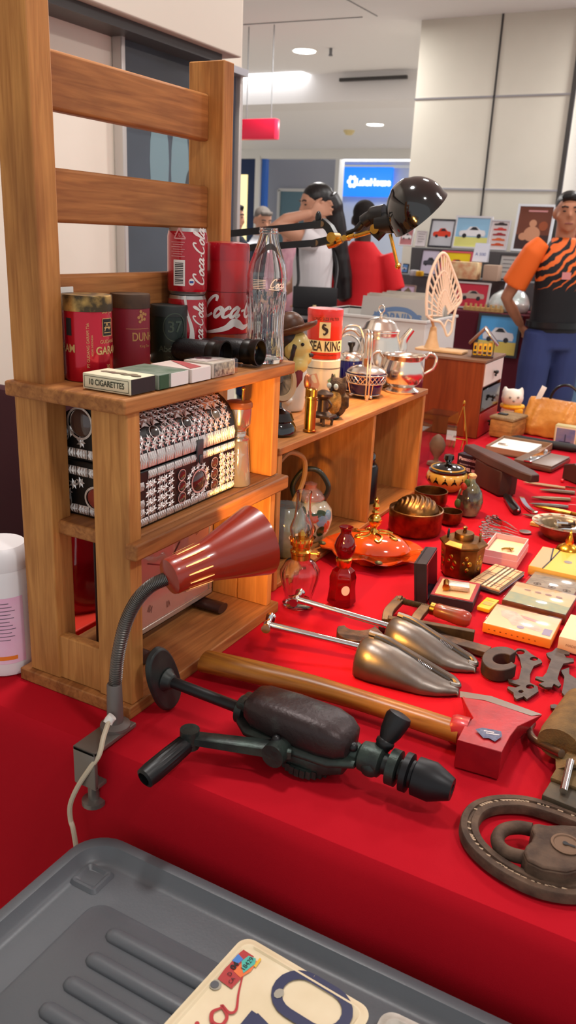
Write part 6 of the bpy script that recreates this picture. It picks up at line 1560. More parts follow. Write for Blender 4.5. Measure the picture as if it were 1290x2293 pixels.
# scissors in a loose pile
def scissors(a, b, z, group, label):
    t = thing('small_scissors', label, 'scissors', M=AX(a, b) @ TR(0, 0, 0), group=group)
    L = (V(b)-V(a)).length
    for s in (1, -1):
        bm = B(); tube(bm, [(.008*math.cos(q)+.004, s*.0085+.006*math.sin(q), 0) for q in [2*PI*i/14 for i in range(14)]], .0014, 6, closed=True)
        tube(bm, spline([(.011, s*.006, 0), (L*.35, s*.003, 0), (L*.5, 0, 0)], 4), .0018, 6); obj('finger_ring', bm, m_chrome, t)
        bm = B(); tube(bm, [(L*.48, -s*.0005, s*.0008), (L*.6, -s*.003, s*.0008), (L, -s*.002, s*.0008)], [.0024, .0032, .0006], sec=[(.4, 1), (-.4, 1), (-.4, -1), (.4, -1)]); obj('blade', bm, m_silver, t)
    return t
gs = 'small scissors in the pile'
for k, (u0, v0, u1, v1) in enumerate(((1096, 1160, 1158, 1186), (1088, 1168, 1160, 1192), (1080, 1178, 1165, 1198), (1082, 1186, 1168, 1204), (1086, 1194, 1162, 1208), (1100, 1156, 1150, 1180), (1078, 1200, 1150, 1208))):
    z = .0035+.0045*(k % 4)
    scissors(pz(u0, v0, z), pz(u1, v1, z), z, gs, 'small silver scissors in the heaped pile behind the pink box')
bm = B(); lathe(bm, [(0, 0), (.013, 0), (.013, .0012), (0, .0016)], 24); single('silver_disc', bm, m_silver, 'flat silver disc at the tips of the scissors pile', 'disc', loc=pz(1176, 1191, Z0+.001))

# knives, pens and blades to the right
def spindle(name, a, b, r, m, label, cat, fl=.5, m2=None, z=.006):
    A_, B_ = pz(*a, z), pz(*b, z); M = AX(A_, B_); L = (B_-A_).length
    t = thing(name, label, cat, M=M)
    bm = B(); n = 14; rings = []
    for q, k in ((0, .12), (.05, .5), (.2, .9), (.45, 1), (.6, .9)):
        rings.append([bm.verts.new((q*L, r*k*math.cos(2*PI*i/n), r*k*fl*math.sin(2*PI*i/n))) for i in range(n)])
    for p, q in zip(rings, rings[1:]):
        for i in range(n): bm.faces.new((p[i], p[(i+1) % n], q[(i+1) % n], q[i]))
    bm.faces.new(rings[0][::-1]); bm.faces.new(rings[-1]); obj('handle', bm, m, t)
    bm = B(); tube(bm, [(.6*L, 0, 0), (.85*L, r*.1, 0), (L, r*.3, 0)], [r*.85, r*.8, r*.1], sec=[(.12, 1), (-.12, 1), (-.12, -1), (.12, -1)]); bm.transform(RX(PI/2) if 0 else Matrix.Identity(4)); obj('blade', bm, m2 or m_silver, t)
    return t
spindle('folding_knife', (1172, 1079), (1330, 1102), .007, mat('knife_tan', (150, 116, 78), .4), 'thin tan handled folding knife nearest the dark wooden block', 'knife', z=.006)
spindle('folding_knife', (1208, 1096), (1340, 1108), .009, mat('knife_brown', (96, 70, 52), .35, .3), 'brown folding knife lying second behind the pale pen', 'knife')
spindle('folding_knife', (1190, 1113), (1335, 1122), .009, mat('knife_bronze', (120, 96, 70), .3, .6), 'bronze folding knife lying between brown and grey knives', 'knife')
spindle('folding_knife', (1186, 1127), (1330, 1140), .008, mat('knife_grey', (88, 82, 78), .35, .5), 'grey folding knife lying above the golden pen', 'knife')
spindle('golden_pen', (1196, 1133), (1335, 1163), .007, m_brass, 'slim golden pen lying beside the grey folding knife', 'pen', fl=1, m2=m_brass, z=.008)
spindle('ivory_knife', (1230, 1150), (1340, 1170), .008, mat('ivory', (214, 200, 170), .4), 'pale ivory handled knife below the golden pen', 'knife')
spindle('brown_razor', (1170, 1151), (1340, 1184), .009, mat('razor_brown', (92, 62, 46), .4), 'brown straight razor lying behind the metal ashtray', 'razor')
a, b = pz(1134, 1110, .01), pz(1158, 1146, .01)
bm = B(); tube(bm, [a, a.lerp(b, .15), a.lerp(b, .85), b], [.009, .012, .013, .01], 16, sec=[(math.cos(2*PI*i/16), .75*math.sin(2*PI*i/16)) for i in range(16)], up=(0, 0, 1)); t = thing('pocket_knife', 'black closed pocket knife in front of the dark wooden block', 'knife', a); obj('handle', bm, mat('knife_black', (20, 16, 16), .2, coat=.6), t, world=True)
bm = B(); ball(bm, b+V((.002, 0, .004)), .0035, 10); obj('rivet', bm, m_chrome, t, world=True)
bm = B(); tube(bm, spline([pz(1167, 1112, .008), pz(1174, 1126, .008), pz(1184, 1138, .008), pz(1199, 1148, .008)], 5), [.001]+[.006]*14+[.007], sec=[(1, .3), (-1, .5), (-1, -.5), (1, -.3)], up=(0, 0, 1)); t = thing('curved_blade', 'short curved bright blade tool beside the black pocket knife', 'blade', pz(1185, 1138, Z0)); obj('blade', bm, m_chrome, t, world=True)
a = pz(1198, 1148, .008); bm = B(); rbox(bm, (0, 0, 0), (.014, .01, .008), .002, M=TR(*a)); obj('ferrule', bm, m_chrome, t, world=True)

# dark wooden block with overhanging plank
m_dw = mat('dark_block_wood', (72, 38, 28), .5, col2=(54, 28, 22), scale=12, stretch=(1, 1, .3), bump=.15)
t = thing('wooden_last', 'dark wooden block with a long sloping plank top behind the knives', 'block', pz(1115, 1100, Z0))
zt = .085
a, b = pz(1054, 1001, zt), pz(1196, 1068, zt-.006); M = AX(a, b); L = (b-a).length
bm = B()
pl = [(-.006, -.02), (L*.2, -.024), (L*.45, -.03), (L*.9, -.026), (L*1.02, -.014), (L*1.02, .014), (L*.9, .026), (L*.45, .034), (L*.2, .026), (-.006, .018)]
prism(bm, pl, -.013, .007, M=M, top=[(x, y*.8) for x, y in pl]); obj('plank', bm, m_dw, t, world=True, bevel=.003)
bm = B(); a2, b2 = a.lerp(b, .26), a.lerp(b, .66); pts = [(L*.24, -.026), (L*.66, -.028), (L*.7, 0), (L*.66, .028), (L*.24, .026), (L*.2, 0)]
lo_, hi_ = prism(bm, [(x, y) for x, y in pts], -.06, -.012, M=M)
for v in lo_: v.co.z = T+Z0
obj('block', bm, m_dw, t, world=True, bevel=.004)
# second wooden piece at the right edge
M_, ln, dp = fbox((1258, 1071), (1330, 1100), (1345, 1060), Z0)
bm = B(); prism(bm, [(0, 0), (0, .04), (ln*.3, .052), (ln, .03), (ln, 0)], 0, dp, M=M_ @ TR(0, dp, 0) @ RX(PI/2)); single('wooden_wedge', bm, m_dw, 'dark wooden wedge at the right edge beside the brown clutch', 'block', bevel=.002)
a = pz(1259, 1076, .006); bm = B(); ball(bm, a, .005, 12); single('red_bead', bm, mat('bead_red', (210, 30, 40), .2, coat=.8), 'tiny red glossy bead at the foot of the wooden wedge', 'bead')

# radio box
M_, ln, dp = fbox((1021, 1055), (1068, 1067), (1082, 1050), Z0)
t = thing('radio_box', 'small black printed radio box standing behind the gourd bottle', 'box', M=M_)
bm = B(); box(bm, (ln/2, dp/2, .026), (ln, dp, .052)); obj('carton', bm, mat('carton_black', (34, 28, 36), .4), t, bevel=.001)
f = lambda x, y, h: V((x, -h, y))
bm = B(); text(bm, 'Panasonic', ln*.2, f, ln*.48, .04, bold=.0003); text(bm, 'Microcassette Recorder', ln*.075, f, ln*.5, .025); text(bm, 'RN-502', ln*.19, f, ln*.36, .012, bold=.0002); patch(bm, ln*.72, .008, ln*.94, .016, f, .0004); obj('lettering', bm, mat('print_rosewhite', (232, 206, 206), .5), t)
bm = B(); poly(bm, [(ln*.1, dp*.2), (ln*.9, dp*.3), (ln*.7, dp*.9), (ln*.1, dp*.9)], lambda x, y, h: V((x, y, .0522+h))); obj('top_print', bm, mat('print_blue', (64, 70, 130), .4), t)

# acrylic case with a curled leaf shape inside
L_ = on(975, Z0, y=2.2)
t = thing('acrylic_case', 'clear acrylic display case standing at the end of the crate', 'display case', L_)
m_ac = thin('acrylic', (238, 244, 246), .03, 1.6)
bm = B()
for c, s in (((0, -.045, .075), (.075, .002, .15)), ((0, .045, .075), (.075, .002, .15)), ((-.0365, 0, .075), (.002, .088, .15)), ((.0365, 0, .075), (.002, .088, .15)), ((0, 0, .151), (.077, .092, .002))): box(bm, c, s)
obj('walls', bm, m_ac, t)
bm = B(); lathe(bm, [(0, 0), (.026, 0), (.024, .008), (.008, .012), (.006, .02), (.02, .04), (.024, .06), (.016, .078), (.005, .088), (0, .09)], 22, sx=1, sy=.7); o = single('carved_figure', bm, mat('carved_tan', (150, 110, 84), .5, col2=(112, 76, 58), scale=30), 'tan carved ornament inside the clear acrylic case', 'ornament', loc=L_+V((0, 0, .0005)))
# brass easel
L_ = on(1027, Z0, y=2.42)
t = thing('brass_easel', 'small folding brass easel before the brown drawer cabinet', 'easel', L_)
bm = B(); hE = .135
tube(bm, [(-.03, -.005, 0), (0, .004, hE)], .0022, 6); tube(bm, [(.03, -.005, 0), (0, .004, hE)], .0022, 6); tube(bm, [(-.02, -.005, .034), (.02, -.005, .034)], .002, 6)
obj('front_frame', bm, m_brass, t)
bm = B(); tube(bm, [(.004, .05, 0), (0, .006, hE*.95)], .0022, 6); obj('rear_leg', bm, m_brass, t)
bm = B(); tube(bm, spline([(-.012, -.02, .01), (-.012, -.02, .004), (-.012, -.003, .03)], 4), .0018, 6); tube(bm, spline([(.012, -.02, .01), (.012, -.02, .004), (.012, -.003, .03)], 4), .0018, 6); ball(bm, (0, .004, hE+.008), (.004, .004, .01), 10); obj('rest_hooks', bm, m_brass, t)

# drawer cabinet
cz = .245; X0, X1, Y0, Y1 = -.90, -.70, 2.6, 2.83
w_c = wood('cabinet_wood', (140, 66, 30), (112, 50, 24), 'z', rough=.35, s=5)
t = thing('drawer_cabinet', 'small brown cabinet with white, black and red drawers behind the crate', 'cabinet', ((X0+X1)/2, (Y0+Y1)/2, T+Z0))
bm = B()
for c, s in ((((X0+X1)/2, Y0+.004, cz/2), (X1-X0, .008, cz)), (((X0+X1)/2, Y1-.004, cz/2), (X1-X0, .008, cz)), ((X0+.004, (Y0+Y1)/2, cz/2), (.008, Y1-Y0, cz)), (((X0+X1)/2, (Y0+Y1)/2, .004), (X1-X0, Y1-Y0, .008)), (((X0+X1)/2, (Y0+Y1)/2, cz*.345), (X1-X0-.01, Y1-Y0-.01, .006)), (((X0+X1)/2, (Y0+Y1)/2, cz*.67), (X1-X0-.01, Y1-Y0-.01, .006))): box(bm, (c[0], c[1], T+Z0+c[2]), s)
obj('carcass', bm, w_c, t, world=True, bevel=.001)
bm = B(); box(bm, ((X0+X1)/2, (Y0+Y1)/2, T+Z0+cz+.004), (X1-X0+.01, Y1-Y0+.01, .008)); obj('top', bm, mat('cabinet_top', (120, 84, 60), .5), t, world=True, bevel=.001)
for z0, z1, m in ((.008, .32, mat('drawer_red', (156, 26, 24), .35)), (.36, .64, mat('drawer_mirror', (70, 72, 76), .1, .8)), (.69, .985, mat('drawer_white', (228, 214, 204), .4))):
    bm = B(); box(bm, ((X0+X1)/2+.008, (Y0+Y1)/2, T+Z0+cz*(z0+z1)/2), (X1-X0-.012, Y1-Y0-.018, cz*(z1-z0))); d = obj('drawer', bm, m, t, world=True, bevel=.001)
    zc = T+Z0+cz*(z0+z1)/2; yc = (Y0+Y1)/2
    bm = B(); ball(bm, (X1+.012, yc, zc), (.006, .014, .007), 10); cyl(bm, (X1-.0, yc, zc), (X1+.01, yc, zc), .004, 8); ball(bm, (X1+.012, yc-.012, zc-.008), (.004, .007, .005), 8); obj('handle', bm, mat('drawer_handle', (40, 34, 32), .3, .7), d, world=True)
# fan shaped ornament on a wooden stand
Zc = Z0+cz+.0085
L_ = on(985, Zc, y=2.7)
t = thing('fan_ornament', 'openwork fan shaped ornament tilted on a pale wooden stand', 'ornament', L_)
m_bw = mat('pale_wood', (222, 180, 132), .5, col2=(206, 162, 112), scale=20); m_fan = mat('fan_ivory', (238, 216, 190), .4)
bm = B(); rbox(bm, (.005, 0, .005), (.165, .07, .009), .003); obj('base', bm, m_bw, t)
bm = B(); lathe(bm, [(.026, .0095), (.016, .04), (.011, .075), (.008, .08)], 20, M=TR(-.03, 0, 0)); obj('stand', bm, m_bw, t)
def fanpt(x, y): return V((-.012+x*.62+.012*0, -.02+x*.7-.0, .098+y))
O = (.03, .02)
outl = [(-.045, .02), (-.052, .07), (-.05, .13), (-.035, .18), (-.012, .215), (.01, .21), (.03, .18), (.055, .14), (.078, .1), (.085, .07), (.07, .05)]
bm = B(); tube(bm, spline([fanpt(*p) for p in outl], 5), .0055, 8); obj('outer_rim', bm, m_fan, t)
bm = B()
for sc_ in (.72, .42):
    tube(bm, spline([fanpt(O[0]+(x-O[0])*sc_, O[1]+(y-O[1])*sc_) for x, y in outl], 4), .0036, 6)
obj('inner_rims', bm, m_fan, t)
bm = B()
pts = [(p.x, p.y) for p in spline([V((p[0], p[1], 0)) for p in outl], 2)]
for x, y in pts: tube(bm, [fanpt(O[0]+(x-O[0])*.18, O[1]+(y-O[1])*.18), fanpt(x, y)], .003, 6)
obj('ribs', bm, m_fan, t)
bm = B(); tube(bm, spline([fanpt(-.045, .02), fanpt(-.02, .005), fanpt(.01, .0), fanpt(.03, -.02), fanpt(.045, -.045), fanpt(.06, -.03), fanpt(.062, .0), fanpt(.07, .05)], 5), .0045, 8); tube(bm, spline([fanpt(.03, -.02), fanpt(.04, .005), fanpt(.058, .0)], 4), .003, 6); obj('tail_scroll', bm, m_fan, t)
bm = B(); tube(bm, [V((-.03, 0, .078)), fanpt(-.03, .02)], .005, 8); obj('support_pin', bm, m_bw, t)
# toy house with yellow boxes
L_ = on(1080, Zc, y=2.68)
t = thing('toy_house', 'small roofed wooden rack holding yellow film boxes on the cabinet', 'toy house', L_, .25)
bm = B(); rbox(bm, (0, 0, .003), (.07, .05, .006), .001); obj('floor_board', bm, m_dw, t)
for s, m in ((-1, mat('roof_brown', (112, 70, 44), .4)), (1, mat('roof_chrome', (190, 190, 190), .2, .9))):
    bm = B(); rbox(bm, (0, 0, 0), (.07, .062, .008), .001, M=TR(s*.022, 0, .068) @ RY(s*.85)); obj('roof_panel', bm, m, t)
for s in (-1, 1):
    bm = B(); box(bm, (s*.033, .02, .028), (.003, .006, .045)); obj('post', bm, m_dw, t)
for k in range(4):
    c = L_+V((-.024+.0155*k*.97, -.006+.0155*k*.25, .0065))
    hb = .038+.003*(k == 3)
    bm = B(); rbox(bm, (0, 0, hb/2), (.0125, .026, hb), .0008); o = single('film_box', bm, mat('film_yellow', (232, 176, 22), .45), ('leftmost yellow film box in the toy house', 'second yellow film box from the left in toy house', 'third yellow film box from the left in toy house', 'rightmost yellow film box in the toy house')[k], 'box', loc=c, rz=.25, group='yellow film boxes')
    bm = B(); f = lambda x, y, h: V((x, -.0131-h, y)); patch(bm, -.005, .004, .005, .012, f, .0003); patch(bm, -.003, .018, .003, .03, f, .0003); obj('dark_print', bm, mat('film_print', (120, 40, 40), .5) if k == 1 else m_darkcard, o)

# wicker basket, cat, bag, picture box and clutter in the far right
m_wk = mat('wicker', (190, 132, 66), .7, col2=(150, 98, 46), scale=30, stretch=(1, 1, 4), bump=.8, bscale=120)
M_, ln, dp = fbox((1092, 976), (1143, 986), (1168, 958), Z0)
dp = .115
t = thing('wicker_basket', 'lidded rectangular wicker basket in front of the plush cat', 'basket', M=M_)
bm = B(); rbox(bm, (ln/2, dp/2, .03), (ln, dp, .06), .008); obj('basket_body', bm, m_wk, t)
bm = B(); rbox(bm, (ln/2, dp/2, .064), (ln+.004, dp+.004, .009), .003)
for k in range(12): cyl(bm, (ln*(k+.5)/12, 0, .068), (ln*(k+.5)/12, dp, .068), .0022, 6)
obj('lid', bm, mat('wicker_lid', (158, 128, 88), .7, col2=(126, 100, 66), scale=40, bump=.6), t)
bm = B(); rbox(bm, (ln*.3, dp*.4, .072), (.03, .02, .005), .001); obj('lid_clasp', bm, m_darkcard, t)
L_ = on(1143, Z0, y=2.98)
t = thing('toy_cat', 'small white cat figurine with yellow scarf behind the wicker basket', 'figurine', L_, .35)
bm = B(); ball(bm, (0, 0, .03), (.04, .034, .03)); ball(bm, (-.004, -.008, .082), (.04, .034, .034)); tube(bm, [(-.03, -.004, .1), (-.033, -.004, .122)], [.014, .004], 10); tube(bm, [(.022, -.004, .1), (.027, -.004, .122)], [.014, .004], 10); ball(bm, (.03, -.02, .012), (.018, .016, .012)); ball(bm, (-.03, -.02, .012), (.018, .016, .012)); obj('body', bm, mat('cat_white', (236, 228, 214), .5), t, fuse=.004)
bm = B(); tube(bm, [(.036*math.cos(a), .032*math.sin(a)-.004, .052) for a in [2*PI*i/24 for i in range(24)]], .008, 8, closed=True); rbox(bm, (.02, -.036, .038), (.03, .008, .02), .003); obj('scarf', bm, mat('scarf_yellow', (236, 176, 30), .6), t)
for x, z in ((-.016, .088), (.012, .09), (-.002, .076)):
    bm = B(); ball(bm, (x, -.041, z), (.0045, .003, .0045), 8); obj('face_spot', bm, mat('cat_spot', (150, 140, 130), .5), t)
# crumpled tan bag with ring handle
L_ = pz(1230, 976, Z0)
t = thing('crinkled_bag', 'crinkled tan leather bag with round dark ring handle', 'handbag', L_, R_(-8))
rn = random.Random(21)
bm = B(); rings = []; n = 40
for z, kx, ky in ((0, .9, .9), (.006, 1, 1), (.03, 1.02, 1.1), (.06, .98, 1.0), (.09, .94, .8), (.115, .92, .5), (.124, .9, .3)):
    rings.append([(lambda a: bm.verts.new((.1*kx*math.copysign(abs(math.cos(a))**.5, math.cos(a))+.012*(z/.12)*.6, .038*ky*math.copysign(abs(math.sin(a))**.6, math.sin(a))+rn.uniform(-.006, .006), z)))(2*PI*i/n) for i in range(n)])
for a, b in zip(rings, rings[1:]):
    for i in range(n): bm.faces.new((a[i], a[(i+1) % n], b[(i+1) % n], b[i]))
bm.faces.new(rings[0][::-1]); bm.faces.new(rings[-1])
obj('bag_body', bm, mat('tan_leather', (214, 146, 66), .35, col2=(188, 122, 50), scale=18, bump=1, bscale=60, coat=.2), t, fuse=.004, fs=3)
bm = B(); tube(bm, [(.035+.05*math.cos(a), .0, .118+.058*math.sin(a)) for a in [PI*i/20 for i in range(21)]], .0045, 8); obj('ring_handle', bm, m_black, t)
bm = B(); rbox(bm, (0, 0, .022), (.018, .002, .052), .0006, M=TR(-.052, -.012, .118) @ RY(.35)); obj('price_tag', bm, m_paper, t)
M_, ln, dp = fbox((1238, 994), (1288, 1002), (1300, 984), Z0)
t = thing('lighthouse_box', 'small upright box with a blue dusk picture before the tan bag', 'box', M=M_)
bm = B(); rbox(bm, (ln/2, .016, .032), (ln, .032, .064), .001); obj('carton', bm, mat('carton_olive', (196, 186, 140), .5), t)
f = lambda x, y, h: V((x, -h, y))
bm = B(); patch(bm, .003, .002, ln-.003, .058, f, .0003); obj('picture_border', bm, mat('border_peach', (232, 200, 180), .5), t)
bm = B(); patch(bm, .006, .004, ln-.006, .055, f, .0006, 1); obj('picture', bm, mat('dusk_blue', (96, 100, 150), .5, col2=(140, 122, 140), scale=25), t)
bm = B(); box(bm, (ln*.5, -.001, .024), (.004, .0006, .026)); box(bm, (ln*.5, -.001, .012), (ln*.5, .0006, .004)); obj('tower_print', bm, mat('print_slate', (66, 66, 96), .5), t)
bm = B(); a, b = pz(1146, 981, .014), pz(1300, 1006, .014); tube(bm, [a, a.lerp(b, .1), a.lerp(b, .9), b], [.008, .013, .013, .009], 14); t = single('folded_umbrella', bm, mat('umbrella_black', (26, 24, 26), .6), 'black folded umbrella lying before the tan bag and basket', 'umbrella')
# open white flat box behind the plank
M_, ln, dp = fbox((1086, 1012), (1200, 1032), (1210, 1002), Z0)
t = thing('flat_tray', 'shallow pale tray of papers behind the dark wooden block', 'tray', M=M_)
bm = B(); box(bm, (ln/2, dp/2, .002), (ln, dp, .004))
for c, s in (((ln/2, .0015, .01), (ln, .003, .02)), ((ln/2, dp-.0015, .01), (ln, .003, .02)), ((.0015, dp/2, .01), (.003, dp, .02)), ((ln-.0015, dp/2, .01), (.003, dp, .02))): box(bm, c, s)
obj('tray_body', bm, mat('tray_tan', (150, 116, 90), .5), t)
bm = B(); box(bm, (ln*.42, dp*.5, .009), (ln*.78, dp*.85, .009)); obj('paper', bm, m_paper, t)
bm = B(); rbox(bm, (ln*.2, dp*.4, .016), (.03, .012, .005), .002); obj('metal_clasp', bm, m_silver, t)
M_, ln, dp = fbox((1150, 1040), (1238, 1058), (1256, 1030), Z0)
M_ = M_ @ TR(0, -.012, 0)
t = thing('brown_clutch', 'brown leather clutch with shiny metal clip behind the knives', 'clutch', M=M_)
bm = B(); rbox(bm, (ln/2, dp/2, .008), (ln, dp, .015), .005); obj('clutch_body', bm, mat('clutch_brown', (86, 52, 40), .3, coat=.4), t)
bm = B(); rbox(bm, (ln/2, dp/2, .017), (ln*.96, dp*.95, .004), .0018); obj('flap', bm, mat('flap_taupe', (112, 92, 80), .4), t)
bm = B(); rbox(bm, (ln*.38, dp*.5, .021), (.024, dp*1.0, .004), .001); ball(bm, (ln*.38, dp*.9, .025), .006, 10); ball(bm, (ln*.38, dp*.15, .025), .006, 10); obj('metal_clip', bm, m_chrome, t)
# ================================================================ BEHIND: RECORD CART AND CAR PICTURE STALL
# cart with maroon cloth carrying a white bin of records
YC = 3.42
zc_ = py(820, 786, YC).z-.085
a, b = py(655, 790, YC), py(1010, 790, YC)
m_mar2 = mat('maroon_drape', (112, 14, 40), .8)
single('draped_cart', (lambda bm: (box(bm, ((a.x+b.x)/2-.1, YC+.32, zc_/2-.004), (b.x-a.x+.3, .72, zc_-.008)), bm)[1])(B()), m_mar2, 'maroon draped low cart carrying the white record bin', 'cart', bevel=.01)
a, b = py(690, 780, YC), py(948, 780, YC)
bw, bh = b.x-a.x, .24; bd = .42
t = thing('record_bin', 'long white plastic bin full of sleeved vinyl records', 'bin', ((a.x+b.x)/2, YC+bd/2, zc_))
m_bin_ = mat('bin_white', (216, 212, 206), .45)
bm = B()
for c, s in (((0, 0, .004), (bw, bd, .008)), ((0, -bd/2+.004, bh/2), (bw, .008, bh)), ((0, bd/2-.004, bh/2), (bw, .008, bh)), ((-bw/2+.004, 0, bh/2), (.008, bd-.016, bh)), ((bw/2-.004, 0, bh/2), (.008, bd-.016, bh))): box(bm, c, s)
box(bm, (0, -bd/2, bh-.006), (bw+.016, .016, .012)); box(bm, (0, bd/2, bh-.006), (bw+.016, .016, .012)); box(bm, (bw/2, 0, bh-.006), (.016, bd, .012)); box(bm, (-bw/2, 0, bh-.006), (.016, bd, .012))
obj('bin_walls', bm, m_bin_, t, bevel=.002)
lpw = .315
rn = random.Random(8)
lpl = ['frontmost record in the white bin, with blue lettering on its sleeve']+['sleeved record standing in the white bin behind the front one']*40
first = None
for k in range(15):
    c = V(((a.x+b.x)/2+bw/2-.01-lpw/2-.01+rn.uniform(-.006, .006), YC+.03+k*.0215, zc_+.0085))
    if k == 0:
        o = thing('vinyl_record', lpl[0], 'record', c, 0); o.rotation_euler = (R_(-12), 0, 0); MW[o.name] = Matrix.Translation(c) @ RX(R_(-12)); o.matrix_world = MW[o.name]
        bm = B(); box(bm, (0, 0, lpw/2), (lpw, .004, lpw)); obj('sleeve', bm, mat('sleeve_grey', (176, 170, 164), .3), o)
        bm = B(); f = lambda x, y, h: V((x, -.0022-h, y)); text(bm, 'MORNING', .06, f, .02, lpw-.09, sx=.8, bold=.002); ribbon(bm, [(-.13, lpw-.13), (-.05, lpw-.06), (.06, lpw-.05), (.14, lpw-.1)], .02, f); obj('sleeve_print', bm, mat('sleeve_blue', (96, 120, 156), .5), o)
    else:
        if first is None:
            bm = B(); rbox(bm, (0, 0, lpw/2), (lpw, .006, lpw), .002)
            first = o = single('vinyl_record', bm, mat('sleeve_film', (190, 180, 166), .25, col2=(160, 150, 140), scale=6), lpl[1], 'record', group='sleeved records in the white bin', M=Matrix.Translation(c) @ RX(R_(-12)))
        else:
            o = first.copy(); COL.objects.link(o); o.matrix_world = Matrix.Translation(c+V((0, 0, rn.uniform(0, .012)))) @ RX(R_(-12+rn.uniform(-1, 1)))
# small white tub left of the bin
a, b = py(630, 700, YC), py(690, 700, YC)
t = thing('plastic_tub', 'small white plastic tub of bits left of the record bin', 'tub', ((a.x+b.x)/2-.02, YC+.12, zc_))
bm = B(); lathe(bm, [(0, 0), (.07, 0), (.09, .15), (.095, .155), (.088, .155), (.068, .01), (0, .01)], 28); obj('tub_body', bm, m_bin_, t)
bm = B(); rn = random.Random(2)
for k in range(30): ball(bm, (rn.uniform(-.055, .055), rn.uniform(-.055, .055), .13+rn.uniform(0, .02)), .012, 6)
o = obj('loose_bits', bm, mat('bits_grey', (150, 150, 140), .5, col2=(90, 96, 84), scale=30), t, kind='stuff')

# tiered stall with framed car pictures
YD = 5.5
def Q(u, v, y=YD): return py(u, v, y)
zt0 = Q(1050, 692).z; zt1 = Q(1000, 620, YD+.28).z; zt2 = Q(1000, 557, YD+.56).z
xl_, xr_ = Q(848, 690).x, Q(1215, 690).x
t = thing('display_stall', 'tiered market stall draped in dark maroon cloth before the pillar', 'stall', ((xl_+xr_)/2, YD+.4, 0))
m_md = mat('maroon_stall', (84, 10, 30), .85)
bm = B(); box(bm, (0, -.06, zt0/2), (xr_-xl_, .92, zt0)); obj('draped_base', bm, m_md, t, bevel=.01)
bm = B(); box(bm, (0, .14, (zt0+zt1)/2), (xr_-xl_, .5, zt1-zt0)); obj('middle_tier', bm, mat('tier_grey', (86, 84, 86), .7), t, bevel=.005)
bm = B(); box(bm, (0, .27, (zt1+zt2)/2), (xr_-xl_, .26, zt2-zt1)); obj('top_tier', bm, mat('tier_grey', (86, 84, 86), .7), t, bevel=.005)
def carshape(bm, kind, f, w, h, x0=0, y0=0):
    body = [(-.42, -.1), (-.45, .02), (-.4, .08), (-.2, .1), (-.1, .22), (.12, .23), (.26, .12), (.42, .1), (.46, .0), (.44, -.1)]
    poly(bm, [(x0+x*w, y0+y*h) for x, y in body], f, .0012)
